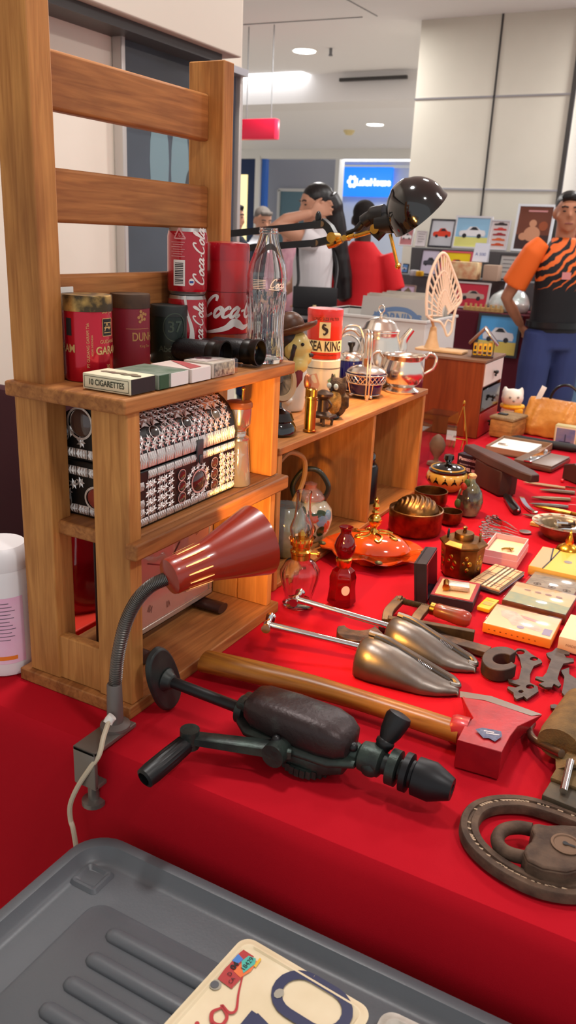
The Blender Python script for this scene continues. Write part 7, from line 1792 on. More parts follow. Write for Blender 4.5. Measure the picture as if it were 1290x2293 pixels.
def picture(u, v, w_px, h_px, y, zb, label, bg, bg2, car, frame=(40, 40, 44), tilt=-14, glass=True, art='car', ground=None, rz=0.):
    p = py(u, v+h_px/2, y); s = FPX/((p-EYE).dot(FW)); W, H = w_px/s, h_px/s
    c = V((p.x, y, zb+.006)); M = Matrix.Translation(c) @ RZ(rz) @ RX(R_(tilt))
    t = thing('framed_picture', label, 'picture', M=M)
    mf = mat('frame_%d_%d_%d' % frame, frame, .35)
    b_ = min(W, H)*.06
    bm = B()
    for cx, cz, sx, sz in ((0, b_/2, W, b_), (0, H-b_/2, W, b_), (-W/2+b_/2, H/2, b_, H-2*b_), (W/2-b_/2, H/2, b_, H-2*b_)): box(bm, (cx, 0, cz), (sx, .018, sz))
    obj('frame', bm, mf, t)
    bm = B(); box(bm, (0, .002, H/2), (W-b_, .006, H-b_)); obj('print', bm, mat('print_%d_%d_%d' % bg, bg, .3, coat=.4), t)
    f = lambda x, yy, h: V((x, -.0012-h, H/2+yy))
    if bg2: bm = B(); patch(bm, -W/2+b_, -H/2+b_, W/2-b_, -H*.14, f, .0004, 1); obj('print_ground', bm, mat('print_%d_%d_%d' % bg2, bg2, .3, coat=.4), t)
    if art == 'car':
        bm = B(); carshape(bm, 0, f, W*.8, H*.9, 0, -.02*H); obj('car_print', bm, mat('print_%d_%d_%d' % car, car, .3, coat=.4), t)
        bm = B(); poly(bm, [(-.02*W-.06*W, .08*H), (0, .17*H), (.09*W, .17*H), (.17*W, .08*H)], f, .0016); 
        obj('window_print', bm, mat('print_dark', (40, 42, 48), .3), t)
        for x in (-.2, .2):
            bm = B(); disc(bm, x*W, -.1*H, W*.06, f, .0018, 14); obj('wheel_print', bm, mat('print_dark', (40, 42, 48), .3), t)
    elif art == 'stack':
        for k, c_ in enumerate(((60, 50, 52), (200, 60, 56), (150, 44, 50), (210, 96, 50), (196, 80, 44))):
            bm = B(); carshape(bm, 0, f, W*.75, H*.3, 0, H*(.36-.17*k)); obj('car_print', bm, mat('print_%d_%d_%d' % c_, c_, .3), t)
    elif art == 'figure':
        bm = B(); disc(bm, -.02*W, -.12*H, W*.22, f, .0012, 18, H*.16); disc(bm, -.03*W, .1*H, W*.1, f, .0014, 14, H*.08); disc(bm, -.24*W, -.18*H, W*.12, f, .0013, 14, H*.08); obj('figure_print', bm, mat('print_flesh', (196, 140, 108), .4), t)
        bm = B(); disc(bm, .25*W, .05*H, W*.12, f, .0012, 14, H*.1); obj('shape_print', bm, mat('print_rust', (150, 76, 44), .4), t)
        bm = B(); ribbon(bm, [(-.2*W, .36*H), (.3*W, .36*H)], H*.035, f, .0014, 2, False); obj('title_print', bm, mat('print_pale', (220, 200, 190), .4), t)
    elif art == 'text':
        bm = B()
        for k in range(4): ribbon(bm, [(-.32*W, (.3-.16*k)*H), (.3*W-(k % 2)*.12*W, (.3-.16*k)*H)], H*.03, f, .001, 2, False)
        obj('text_print', bm, mat('print_mid', (110, 108, 112), .4), t)
    elif art == 'arch':
        bm = B(); poly(bm, [(-.3*W, -.3*H), (-.3*W, .1*H), (0, .38*H), (.3*W, .1*H), (.3*W, -.3*H)], f, .001); obj('motif_print', bm, mat('print_motif', (120, 110, 90), .4), t)
    return t
Y2, Y1_, Y0_ = YD+.56, YD+.24, YD-.02
picture(1052, 510, 84, 72, Y2, zt2, 'framed print of a white sports car under blue sky', (150, 200, 232), (222, 222, 130), (228, 230, 234), (206, 206, 210))
picture(985, 515, 58, 62, Y2, zt2, 'framed print of a yellow and red racing car by the lamp shade', (214, 220, 228), (196, 200, 206), (222, 66, 40), (60, 60, 66))
picture(1112, 523, 44, 66, Y2, zt2, 'tall framed print of five cars stacked in a column', (216, 206, 206), None, (0, 0, 0), (200, 200, 206), art='stack')
picture(1185, 510, 84, 104, Y2, zt2, 'large white framed poster of a brown figure behind the orange shirt', (110, 60, 44), (60, 40, 40), (0, 0, 0), (214, 220, 226), art='figure')
picture(906, 548, 32, 40, Y2, zt2, 'small framed pink print behind the person in red', (196, 128, 132), None, (240, 240, 240), (230, 230, 230))
picture(940, 540, 24, 34, Y2, zt2, 'small pale framed print under the black lamp shade', (226, 220, 222), None, (0, 0, 0), (214, 210, 210), art='text')
picture(958, 588, 44, 56, Y1_, zt1, 'framed print of a black and white car on pale lilac', (206, 204, 226), None, (70, 72, 84), (66, 64, 68))
picture(1016, 586, 70, 56, Y1_-.03, zt1, 'framed print of a red car under a bright yellow sky', (232, 210, 30), (206, 206, 206), (206, 52, 56), (214, 90, 110))
picture(1132, 595, 40, 56, Y1_, zt1, 'black framed grey certificate beside the folded price card', (186, 188, 186), None, (0, 0, 0), (56, 58, 60), art='text')
picture(1163, 598, 26, 52, Y1_, zt1, 'narrow dark framed print half behind the orange sleeve', (120, 84, 110), None, (0, 0, 0), (52, 54, 60), art='text')
picture(1052, 656, 78, 58, Y0_-.02, zt0, 'framed print of a silver car on a crimson ground', (186, 40, 64), None, (176, 160, 150), (190, 186, 186))
picture(875, 636, 34, 26, Y0_, zt0, 'small white framed picture with a gold centre above the records', (236, 230, 220), None, (150, 130, 80), (240, 236, 230), art='arch')
picture(911, 632, 36, 40, Y0_, zt0, 'small lilac print in a grey frame beside the fan ornament', (206, 190, 216), None, (120, 100, 110), (150, 130, 120), art='arch')
picture(885, 586, 30, 22, Y1_, zt1, 'small pink postcard print right of the red sleeve', (214, 110, 130), None, (236, 220, 220), (220, 214, 214))
picture(902, 565, 30, 20, Y1_+.1, zt1, 'small blue postcard print right of the red sleeve', (110, 160, 220), None, (220, 226, 236), (70, 74, 84))
picture(1108, 752, 96, 92, YD-.16, Q(1108, 800, YD-.16).z, 'dark framed print of a white car leaning on the stall front', (70, 160, 224), (222, 200, 96), (226, 226, 230), (44, 50, 56), rz=.0, tilt=-6)
# price card tent, clear bag, orange patterned box on the tiers
p = Q(1066, 560, Y1_-.06); s = FPX/((p-EYE).dot(FW))
t = thing('price_card', 'folded white price card standing on a patterned box', 'price card', (p.x+.03, Y1_-.06, zt1+.115))
bm = B(); box(bm, (0, 0, .06), (.1, .003, .12), M=RX(-.35)); box(bm, (0, .045, .06), (.1, .003, .12), M=RX(.0)); obj('card', bm, mat('card_pale_blue', (214, 222, 236), .5), t)
bm = B(); f = lambda x, y, h: RX(-.35) @ V((x, -.002-h, y)); text(bm, 'A 500', .03, f, 0, .05); obj('card_text', bm, mat('blue_ink', (40, 70, 150), .5), t)
bm = B(); rbox(bm, (0, 0, .055), (.2, .1, .11), .004); single('patterned_box', bm, mat('box_floral', (226, 206, 160), .5, col2=(206, 150, 110), scale=24), 'pale floral box on the middle tier under the price card', 'box', loc=(p.x-.05, Y1_-.1, zt1+.001))
bm = B(); rbox(bm, (0, 0, .05), (.1, .1, .1), .004); single('patterned_box', bm, mat('box_beige', (176, 152, 132), .5), 'plain beige box on the middle tier right of the floral box', 'box', loc=(p.x+.14, Y1_-.1, zt1+.001))
p = Q(1135, 640, Y0_-.08)
bm = B(); loft(bm, [((0, 0, 0), .13, .08), ((0, 0, .05), .14, .09), ((0, .02, .1), .12, .07), ((.01, .03, .14), .07, .04)], 20)
t = thing('clear_bag', 'crinkled clear bag of pale goods on the stall beside orange shirt', 'bag', (p.x, Y0_+.02, zt0+.001)); obj('bag_body', bm, mat('bag_silver', (170, 184, 180), .2, .2, col2=(214, 220, 220), scale=14, bump=1, bscale=40, coat=1), t, fuse=.012)
bm = B(); box(bm, (0, 0, .07), (.12, .002, .12), M=TR(.02, -.02, .1) @ RX(-.5)); obj('paper_note', bm, mat('card_pale_blue', (214, 222, 236), .5), t)
for k, (u, v, w_, c_, lb) in enumerate(((930, 592, 16, (206, 206, 210), 'small silver toy on the middle tier left of the yellow box'), (942, 590, 14, (226, 180, 40), 'small yellow toy box on the middle tier beside the lamp handle'), (934, 652, 18, (222, 220, 216), 'crumpled white paper bundle on the stall edge above the records'), (862, 612, 40, (150, 180, 206), 'flat stack of blue postcards beside the red sleeve'))):
    y_ = Y1_-.16 if k < 2 else Y0_+.04; z_ = zt1 if k < 2 else zt0
    p = py(u, v, y_); s = FPX/((p-EYE).dot(FW)); bm = B(); rbox(bm, (0, 0, w_*.4/s), (w_/s, .06, w_*.8/s), .006); single('small_goods', bm, mat('goods_%d' % k, c_, .4, col2=tuple(max(0, q-60) for q in c_), scale=20), lb, 'goods', loc=(p.x, y_, z_+.001))
# wooden pegs under the crimson picture
p = Q(1052, 690, YD-.4)
bm = B(); box(bm, (0, 0, .012), (.26, .03, .024))
for k in range(8): box(bm, (-.115+.033*k, -.016, .03), (.012, .008, .03))
single('peg_rack', bm, mat('peg_wood', (196, 160, 100), .6), 'little wooden peg rack before the crimson car picture', 'rack', loc=(p.x, YD-.09, zt0+.001))
# ================================================================ PEOPLE
def hand(bm, w, d, side, k=1., curl=.5, up=(0, 0, 1)):
    """palm and five fingers from the wrist w along d; side: direction of the thumb"""
    w, d = V(w), V(d).normalized(); s = V(side); s = (s-d*s.dot(d)).normalized(); nrm = d.cross(s)
    ball_c = w+d*.05*k
    M = Matrix(((d.x, s.x, nrm.x, ball_c.x), (d.y, s.y, nrm.y, ball_c.y), (d.z, s.z, nrm.z, ball_c.z), (0, 0, 0, 1)))
    ball(bm, (0, 0, 0), (.052*k, .042*k, .018*k), 14, M=M)
    for i, (o, L) in enumerate(((.03, .072), (.011, .08), (-.009, .075), (-.028, .058))):
        p0 = w+d*.085*k+s*o*k; p1 = p0+d*L*.45*k+s*o*.25*k+nrm*L*.15*curl*k; p2 = p1+d*L*.4*k*(1-.4*curl)+nrm*L*.4*curl*k
        tube(bm, [w+d*.06*k+s*o*.9*k, p0, p1, p2], [.01*k, .0098*k, .009*k, .0078*k], 8)
    q0 = w+d*.03*k+s*.03*k; tube(bm, [q0, q0+d*.03*k+s*.026*k, q0+d*.062*k+s*.034*k+nrm*.012*k], [.013*k, .011*k, .0085*k], 8)
def person(label, loc, rz, H, skin, top, bottom, hair, head_yaw=0., arms=None, sleeve=.55, short=False, hairfn=None, face=True, nod=0., vox=.011, belt=None, sleeve_m=None, group=None, slim=1., legs=True, hem=.9):
    t = thing('person', label, 'person', loc, rz, group)
    k = H/1.7
    P = lambda x, y, z: V((x*k, y*k, z*k))
    A = {'R': [(-.175*slim, .0, 1.345), (-.235*slim, .03, 1.1), (-.235*slim, -.04, .86)], 'L': [(.175*slim, 0, 1.345), (.235*slim, .03, 1.1), (.235*slim, -.04, .86)]}
    if arms: A.update(arms)
    Hm = Matrix.Translation(P(0, .01, 1.49)) @ RZ(head_yaw) @ RX(nod)
    hp = lambda x, y, z: Hm @ V((x*k, y*k, z*k))
    bm = B()
    # head with jaw, brow, nose, lips, ears
    ball(bm, (0, 0, 0), (.074*k, .094*k, .088*k), 22, M=Hm @ TR(0, -.006*k, .105*k))
    loft_pts = [((0, -.02, .055), .064, .075), ((0, -.03, .02), .056, .064), ((0, -.044, -.012), .036, .044)]
    t2 = bmesh.new(); loft(t2, [(tuple(q*k for q in c), a*k, b*k) for c, a, b in ((loft_pts[2]), (loft_pts[1]), (loft_pts[0]), ((0, -.01, .1), .072, .09))], 20); merge(bm, t2, Hm)
    if face:
        tube(bm, [hp(0, -.094, .098), hp(0, -.106, .07), hp(0, -.112, .056)], [.008*k, .011*k, .013*k], 10)
        tube(bm, [hp(-.045, -.083, .112), hp(0, -.094, .112), hp(.045, -.083, .112)], .01*k, 8)
        tube(bm, [hp(-.022, -.086, .026), hp(0, -.093, .027), hp(.022, -.086, .026)], .009*k, 8)
        ball(bm, hp(0, -.078, -.006), .018*k, 10)
        for s in (-1, 1): ball(bm, hp(s*.05, -.06, .06), .022*k, 10)
    for s in (-1, 1): ball(bm, (0, 0, 0), (.012*k, .02*k, .032*k), 10, M=Hm @ TR(s*.078*k, .004*k, .075*k))
    tube(bm, [P(0, .015, 1.36), P(0, .012, 1.44), hp(0, .01, .04)], [.062*k, .055*k, .055*k], 16)
    loft(bm, [(P(0, 0, .9), .14*k*slim, .095*k), (P(0, 0, 1.05), .125*k*slim, .085*k), (P(0, 0, 1.22), .145*k*slim, .095*k), (P(0, 0, 1.35), .14*k*slim, .08*k), (P(0, .01, 1.41), .07*k, .06*k)], 20)
    for s in 'RL':
        a, b, c = [P(*q) for q in A[s]]
        tube(bm, [a, a.lerp(b, .5), b, b.lerp(c, .35), c], [.05*k*slim, .044*k, .037*k, .036*k, .026*k], 12)
        sd = V((0, -1, 0)) if abs((c-b).normalized().y) < .8 else V((0, 0, 1))
        hand(bm, c, c-b, A.get(s+'thumb', sd), k, A.get(s+'curl', .5))
    if legs:
        for s in (-1, 1):
            tube(bm, [P(s*.085, 0, .9), P(s*.095, -.01, .68), P(s*.1, -.012, .49), P(s*.1, .012, .34), P(s*.1, .02, .08)], [.082*k, .072*k, .053*k, .054*k, .036*k], 14)
    obj('body', bm, skin, t, fuse=vox, fs=3)
    # shoes
    for s in (-1, 1):
        bm = B(); t2 = bmesh.new(); loft(t2, [((s*.1*k, -.04*k, .0), .046*k, .13*k), ((s*.1*k, -.04*k, .03*k), .046*k, .13*k), ((s*.1*k, -.015*k, .07*k), .042*k, .095*k), ((s*.1*k, .02*k, .1*k), .04*k, .055*k)], 18); merge(bm, t2)
        obj('shoe', bm, mat('shoe_dark', (40, 38, 40), .5), t)
    # shirt
    bm = B()
    loft(bm, [(P(0, 0, hem), .168*k*slim, .122*k), (P(0, 0, 1.0), .163*k*slim, .12*k), (P(0, -.005, 1.12), .166*k*slim, .122*k), (P(0, -.005, 1.24), .172*k*slim, .124*k), (P(0, 0, 1.31), .166*k*slim, .11*k), (P(0, .004, 1.365), .135*k*slim, .09*k), (P(0, .008, 1.405), .1*k*slim, .078*k), (P(0, .01, 1.44), .07*k, .066*k)], 24)
    o = None
    if sleeve_m is None:
        for s in 'RL':
            a, b, c = [P(*q) for q in A[s]]; e = a.lerp(b, min(1, sleeve))
            pts = [a-(b-a)*.12, a.lerp(b, .2), e]; rr = [.055*k*slim, .068*k, .066*k]
            if sleeve > 1: pts.append(b.lerp(c, sleeve-1)); rr.append(.048*k)
            tube(bm, pts, rr, 14)
    obj('shirt', bm, top, t, fuse=vox, fs=3)
    if sleeve_m is not None:
        for s in 'RL':
            a, b, c = [P(*q) for q in A[s]]; bm = B()
            tube(bm, [a-(b-a)*.2+P(-.02 if s == 'L' else .02, 0, .0), a, a.lerp(b, .3), a.lerp(b, sleeve)], [.045*k, .066*k, .073*k, .078*k], 16); obj('sleeve', bm, sleeve_m, t, fuse=vox, fs=3)
    # trousers or shorts
    if legs:
        bm = B(); loft(bm, [(P(0, 0, .8), .17*k*slim, .12*k), (P(0, 0, .9), .162*k*slim, .116*k), (P(0, 0, .97), .156*k*slim, .112*k)], 24)
        zl = .47 if short else .1
        for s in (-1, 1): tube(bm, [P(s*.085, 0, .9), P(s*.1, -.005, .7), P(s*.106, -.005, .52), P(s*.108, .008, zl)], [.092*k, .096*k, .088*k if short else .07*k, .088*k if short else .062*k], 16)
        obj('shorts' if short else 'trousers', bm, bottom, t, fuse=vox, fs=3)
    if belt is not None:
        bm = B(); tube(bm, [(.168*k*math.cos(a), .126*k*math.sin(a), .945*k) for a in [2*PI*i/32 for i in range(32)]], .017*k, closed=True, sec=[(.4, 1), (-.4, 1), (-.4, -1), (.4, -1)], up=(0, 0, 1)); obj('belt', bm, belt, t)
    if hairfn: 
        bm = B(); hairfn(bm, Hm, hp, k); obj('hair', bm, hair, t, fuse=vox*.8, fs=3)
    if face:
        for s in (-1, 1):
            bm = B(); ball(bm, (0, 0, 0), (.0125*k, .006*k, .0045*k), 12, M=Hm @ TR(s*.03*k, -.0885*k, .0905*k)); obj('eye', bm, mat('eye_dark', (38, 28, 26), .3), t)
            bm = B(); tube(bm, [hp(s*.014, -.1, .112), hp(s*.032, -.099, .117), hp(s*.05, -.09, .112)], .0042*k, 8); obj('eyebrow', bm, m_hair, t)
        bm = B(); tube(bm, [hp(-.022, -.0955, .0255), hp(0, -.1015, .0265), hp(.022, -.0955, .0255)], .0038*k, 8); obj('mouth', bm, mat('lip', (140, 78, 70), .5), t)
    return t, Hm, P
def shorthair(bm, Hm, hp, k, grow=1.):
    ball(bm, (0, 0, 0), (.079*k*grow, .092*k*grow, .08*k*grow), 20, M=Hm @ TR(0, .012*k, .13*k))
    ball(bm, (0, 0, 0), (.072*k*grow, .05*k, .06*k), 16, M=Hm @ TR(0, .052*k, .085*k))
    tube(bm, [hp(-.05, -.065, .165), hp(0, -.085, .172), hp(.05, -.065, .165)], .022*k, 10)
def place(u, v, d):
    p = pd(u, v, d); return V((p.x, p.y, 0)), p.z
# man in orange and black tiger stripes
def tiger():
    m = mat('tiger_shirt', (14, 13, 18), .7); nt = m.node_tree; N = nt.nodes; L = nt.links; b = N['Principled BSDF']
    tc = N.new('ShaderNodeTexCoord'); sp = N.new('ShaderNodeSeparateXYZ'); L.new(tc.outputs['Object'], sp.inputs[0])
    mp = N.new('ShaderNodeMapping'); mp.inputs['Rotation'].default_value = (0, .75, 0); L.new(tc.outputs['Object'], mp.inputs[0])
    wv = N.new('ShaderNodeTexWave'); wv.inputs['Scale'].default_value = 8; wv.inputs['Distortion'].default_value = 4; wv.inputs['Detail'].default_value = 2; wv.inputs['Detail Scale'].default_value = 1.6; wv.bands_direction = 'Z'; L.new(mp.outputs[0], wv.inputs[0])
    r1 = N.new('ShaderNodeMapRange'); r1.inputs[1].default_value = 1.10; r1.inputs[2].default_value = 1.42; r1.inputs[3].default_value = -.42; r1.inputs[4].default_value = .52; L.new(sp.outputs[2], r1.inputs[0])
    ad = N.new('ShaderNodeMath'); ad.operation = 'ADD'; L.new(wv.outputs['Fac'], ad.inputs[0]); L.new(r1.outputs[0], ad.inputs[1])
    rp = N.new('ShaderNodeValToRGB'); e = rp.color_ramp.elements; e[0].position = .62; e[0].color = (*lin((14, 13, 18)), 1); e[1].position = .68; e[1].color = (*lin((226, 104, 36)), 1); L.new(ad.outputs[0], rp.inputs[0]); L.new(rp.outputs[0], b.inputs['Base Color'])
    return m
loc, H = place(1283, 425, 4.6)
tm, Hm, P_ = person('person in an orange and black tiger striped shirt and navy shorts, hands behind back', loc, .8, H, m_skin2, tiger(), mat('navy_shorts', (44, 56, 104), .8, bump=.3, bscale=30), m_hair, head_yaw=-.5, slim=.92,
    arms={'R': [(-.185, .02, 1.36), (-.26, .14, 1.08), (-.1, .2, .92)], 'L': [(.185, .02, 1.36), (.25, .15, 1.08), (.08, .2, .9)]}, sleeve=.72, short=True, hairfn=shorthair, belt=m_black, sleeve_m=mat('orange_sleeve', (240, 106, 30), .7))
k_ = H/1.7
bm = B(); f = lambda x, y, h: V((x*k_, (-.128)*k_-h, y*k_)); patch(bm, -.08, 1.21, -.02, 1.25, f, .002); obj('chest_badge', bm, mat('badge_pink', (206, 130, 130), .6), tm)
# woman in white holding her hair
def longhair(bm, Hm, hp, k):
    ball(bm, (0, 0, 0), (.082*k, .1*k, .086*k), 20, M=Hm @ TR(0, .01*k, .125*k))
    ball(bm, (0, 0, 0), (.078*k, .06*k, .08*k), 16, M=Hm @ TR(0, .05*k, .07*k))
    tube(bm, spline([hp(.01, .06, .12), hp(.02, .1, .03), hp(.03, .115, -.1), hp(.03, .125, -.24), hp(.03, .14, -.38), hp(.02, .14, -.5)], 4), [.074*k]*4+[.062*k]*4+[.058*k]*4+[.062*k]*4+[.056*k]*4+[.015*k], 12)
loc, H = place(712, 408, 4.75)
m_wt = mat('white_tee', (216, 210, 212), .8, bump=.4, bscale=14)
tw, Hm, P_ = person('person in a loose white top with long black hair and one arm raised', loc, -1.02, H, m_skin, m_wt, mat('dark_trousers', (34, 34, 44), .8), m_hair, head_yaw=.35, nod=.12,
    arms={'L': [(.16, -.02, 1.36), (.2, -.27, 1.455), (.15, -.05, 1.52)], 'Lthumb': V((.0, -.1, 1)), 'Lcurl': .5, 'R': [(-.17, 0, 1.36), (-.19, -.1, 1.1), (-.08, -.26, 1.0)]}, sleeve=.3, hairfn=longhair, vox=.0085, face=True, slim=.86, hem=.82)
# shoulder bag worn by the woman: a thing of its own
bagM = MW[tw.name] @ Matrix.Translation(P_(.235, .0, .93)) @ RZ(PI/2-.1) @ RX(-.04)
t = thing('shoulder_bag', 'black flap shoulder bag with small gold clasp on the person in white', 'handbag', M=bagM)
bm = B(); rbox(bm, (0, 0, .09), (.25, .07, .16), .015, seg=3); obj('bag_body', bm, mat('bag_black', (20, 20, 24), .5), t)
bm = B(); rbox(bm, (0, -.038, .115), (.255, .012, .12), .005); obj('flap', bm, mat('bag_black', (20, 20, 24), .5), t)
bm = B(); rbox(bm, (.0, -.047, .062), (.022, .008, .026), .003); obj('clasp', bm, mat('clasp_gold', (200, 176, 130), .3, .8), t)
bm = B(); Mi = bagM.inverted() @ MW[tw.name]
pts = [V((-.11, 0, .165)), Mi @ P_(.17, -.1, 1.15), Mi @ P_(.1, -.11, 1.34), Mi @ P_(-.08, -.06, 1.44), Mi @ P_(-.1, .06, 1.42), Mi @ P_(.1, .13, 1.25), V((.11, .01, .165))]
tube(bm, spline(pts, 5), .009, 8); obj('strap', bm, mat('bag_black', (20, 20, 24), .5), t)
# man in red from behind
loc, H = place(820, 446, 4.95)
person('person in a bright red shirt seen from behind beside the black lamp', loc, PI+.05, H, m_skin3, mat('red_shirt', (216, 24, 34), .75, bump=.3, bscale=16), mat('dark_trousers', (34, 34, 44), .8), mat('cropped_hair', (28, 22, 20), .9), head_yaw=.15, nod=.1,
    arms={'R': [(-.175, 0, 1.34), (-.25, -.03, 1.12), (-.18, -.24, 1.08)], 'L': [(.175, 0, 1.34), (.24, -.02, 1.12), (.14, -.24, 1.08)]}, sleeve=.9, hairfn=lambda bm, Hm, hp, k: shorthair(bm, Hm, hp, k, .98), face=False)
# grey haired man looking down
loc, H = place(588, 460, 7.0)
person('grey haired person in a white shirt looking down, behind the glass bottle', loc, 1.15, H, m_skin, mat('white_shirt', (224, 226, 232), .8), mat('navy_trousers', (36, 44, 84), .8), mat('grey_hair', (112, 104, 98), .7), head_yaw=-.2, nod=.3, sleeve=.6, hairfn=lambda bm, Hm, hp, k: shorthair(bm, Hm, hp, k, .98), face=True)
# woman in pink striped shirt
loc, H = place(650, 478, 6.1)
tp, _, _ = person('person in a pink striped shirt standing behind the person in white', loc, .5, H, m_skin, mat('pink_shirt', (226, 176, 190), .8, col2=(206, 150, 168), scale=40, stretch=(1, 1, .1)), mat('maroon_skirt', (90, 20, 40), .8), mat('brown_hair', (96, 62, 40), .6), nod=.3,
    arms={'L': [(.17, 0, 1.36), (.24, -.04, 1.12), (.12, -.22, 1.02)], 'R': [(-.17, 0, 1.36), (-.24, -.04, 1.12), (-.1, -.22, 1.04)]}, sleeve=1.6, hairfn=shorthair)
# person in black at the wall end
loc, H = place(527, 452, 6.2)
person('person in dark navy half hidden behind the end of the cream wall', loc, .9, H, m_skin, mat('navy_top', (24, 30, 48), .8), mat('navy_trousers', (36, 44, 84), .8), m_hair, sleeve=1.7, hairfn=shorthair)
# pink shirt and jeans behind the orange sleeved person
loc, H = place(1318, 462, 5.0)
person('person in a pink shirt and faded jeans behind the orange sleeved person', loc, -.55, H, m_skin, mat('rose_shirt', (206, 104, 140), .8), mat('faded_jeans', (112, 146, 178), .85, col2=(84, 116, 150), scale=10), m_hair, sleeve=.8, hairfn=shorthair,
    arms={'R': [(-.185, 0, 1.36), (-.25, -.0, 1.12), (-.12, -.2, 1.06)]})
loc, H = place(1398, 440, 5.1)
person('person in dark top and brown shorts at the far right edge', loc, -.3, H, m_skin, mat('black_top', (26, 24, 30), .8), mat('brown_shorts', (150, 122, 98), .85), m_hair, sleeve=.8, short=True, hairfn=shorthair)
# ================================================================ GREY CRATE WITH LICENCE PLATES
ZL = -.1                          # top face of the lid, below the table top
m_lid = mat('grey_plastic', (90, 94, 99), .38, col2=(85, 89, 94), scale=8, bump=.06, bscale=300)
tx0, tx1, ty0, ty1 = -.582, .06, .17, .628
t = thing('storage_crate', 'grey plastic storage crate with ribbed lid before the table', 'crate', ((tx0+tx1)/2, (ty0+ty1)/2, 0))
cx_, cy_ = (tx0+tx1)/2, (ty0+ty1)/2
def rr(x0, x1, y0, y1, r, n=7):
    out = []
    for cx, cy, a0 in ((x1-r, y1-r, 0), (x0+r, y1-r, 90), (x0+r, y0+r, 180), (x1-r, y0+r, 270)):
        for i in range(n+1): a = R_(a0+90*i/n); out.append((cx+r*math.cos(a), cy+r*math.sin(a)))
    return out
def ringmesh(bm, levels, capfirst=True, caplast=True):
    R0 = None; first = None
    for pts, z in levels:
        ring = [bm.verts.new((x, y, z)) for x, y in pts]
        if R0:
            for i in range(len(ring)): j = (i+1) % len(ring); bm.faces.new((R0[i], R0[j], ring[j], ring[i]))
        else: first = ring
        R0 = ring
    if capfirst: bm.faces.new(first[::-1])
    if caplast: bm.faces.new(R0)
zl = T+ZL
ins = lambda d, r: rr(tx0+d, tx1-d, ty0+d, ty1-d, r)
bm = B(); ringmesh(bm, [(ins(.004, .042), zl-.05), (ins(0, .046), zl-.048), (ins(0, .046), zl+.005), (ins(.003, .044), zl+.012), (ins(.01, .04), zl+.015), (ins(.017, .036), zl+.0135), (ins(.024, .03), zl+.003), (ins(.029, .026), zl-.0005), (ins(.034, .024), zl-.001)], True, True)
obj('lid', bm, m_lid, t, world=True)
bm = B(); p = pz(178, 2068, ZL); ix0, iy1 = tx0+.078, ty1-.085
ringmesh(bm, [(rr(ix0-.006, tx1-.078+.006, ty0+.08, iy1+.006, .02), zl-.0008), (rr(ix0, tx1-.078, ty0+.086, iy1, .016), zl+.004)], False, True); obj('raised_panel', bm, m_lid, t, world=True)
a = pz(240, 2090, ZL); pts_ = [pz(240, 2088, ZL+.004), pz(196, 2142, ZL+.004), pz(146, 2196, ZL+.004), pz(92, 2254, ZL+.004)]
for k in range(7):
    if k < 4: q = pts_[k]
    else: q = pts_[3]+(pts_[3]-pts_[2])*(k-3)
    if q.y < ty0+.09: break
    bm = B(); x1_ = tx1-.1; n = 14; rings = []
    for x, s in ((q.x, .05), (q.x+.002, .6), (q.x+.007, .95), (q.x+.012, 1), (x1_-.012, 1), (x1_-.002, .6), (x1_, .05)):
        rings.append([bm.verts.new((x, q.y+.0095*s*math.cos(PI*i/n), zl+.0035+.0075*s*math.sin(PI*i/n))) for i in range(n+1)])
    for r1_, r2_ in zip(rings, rings[1:]):
        for i in range(n): bm.faces.new((r1_[i], r1_[i+1], r2_[i+1], r2_[i]))
    obj('lid_rib', bm, m_lid, t, world=True, smooth=60)
c = pz(206, 1966, ZL)
bm = B(); ringmesh(bm, [(rr(c.x-.02, c.x+.02, c.y-.019, c.y+.019, .006), zl-.0008), (rr(c.x-.017, c.x+.017, c.y-.016, c.y+.016, .005), zl+.003), (rr(c.x-.014, c.x+.014, c.y-.013, c.y+.013, .004), zl+.003), (rr(c.x-.011, c.x+.011, c.y-.01, c.y+.01, .003), zl+.0002)], False, True); obj('corner_recess', bm, m_lid, t, world=True)
bm = B(); ringmesh(bm, [(rr(tx0+.04, tx1-.04, ty0+.04, ty1-.04, .03), 0), (rr(tx0+.012, tx1-.012, ty0+.012, ty1-.012, .04), zl-.05)], True, True); obj('crate_body', bm, m_lid, t, world=True)
bm = B(); box(bm, (tx0-.004, pz(4, 2032, -.12).y, zl-.035), (.02, .07, .03)); obj('lid_clip', bm, mat('clip_dark', (40, 42, 46), .5), t, world=True, bevel=.003)

# ---- licence plate: top right corner (545,2093), right side towards (835,2262)
ZP = ZL+.014
c0 = pz(549, 2093, ZP); c1 = pz(836, 2262, ZP)
yv = (c0-c1).normalized(); xv = V((yv.y, -yv.x, 0))     # plate up / plate right
hp_ = .152; wp = .305; 
O_ = c0-xv*wp-yv*hp_                                     # lower left corner
Mp = Matrix(((xv.x, yv.x, 0, O_.x), (xv.y, yv.y, 0, O_.y), (0, 0, 1, T+ZP), (0, 0, 0, 1)))
t = thing('licence_plate', 'cream licence plate with navy digits 70 and red script on crate', 'licence plate', M=Mp)
m_pl = mat('plate_cream', (228, 212, 178), .45, col2=(216, 198, 160), scale=14, lo=.4, hi=.7)
def rr2(d, r): return rr(d, wp-d, d, hp_-d, r)
bm = B(); ringmesh(bm, [(rr2(0, .014), 0), (rr2(0, .014), .0012), (rr2(.004, .012), .0014), (rr2(.006, .011), .003), (rr2(.008, .01), .003), (rr2(.01, .009), .0012)], True, True)
for v in bm.verts: v.co.z += .004*math.sin(v.co.x*16)*.3
obj('plate_sheet', bm, m_pl, t)
f = lambda x, y, h: V((x, y, .0017+h+.0012*math.sin(x*16)))
m_navy = mat('plate_navy', (26, 32, 74), .4); m_red = mat('plate_red', (176, 36, 40), .5)
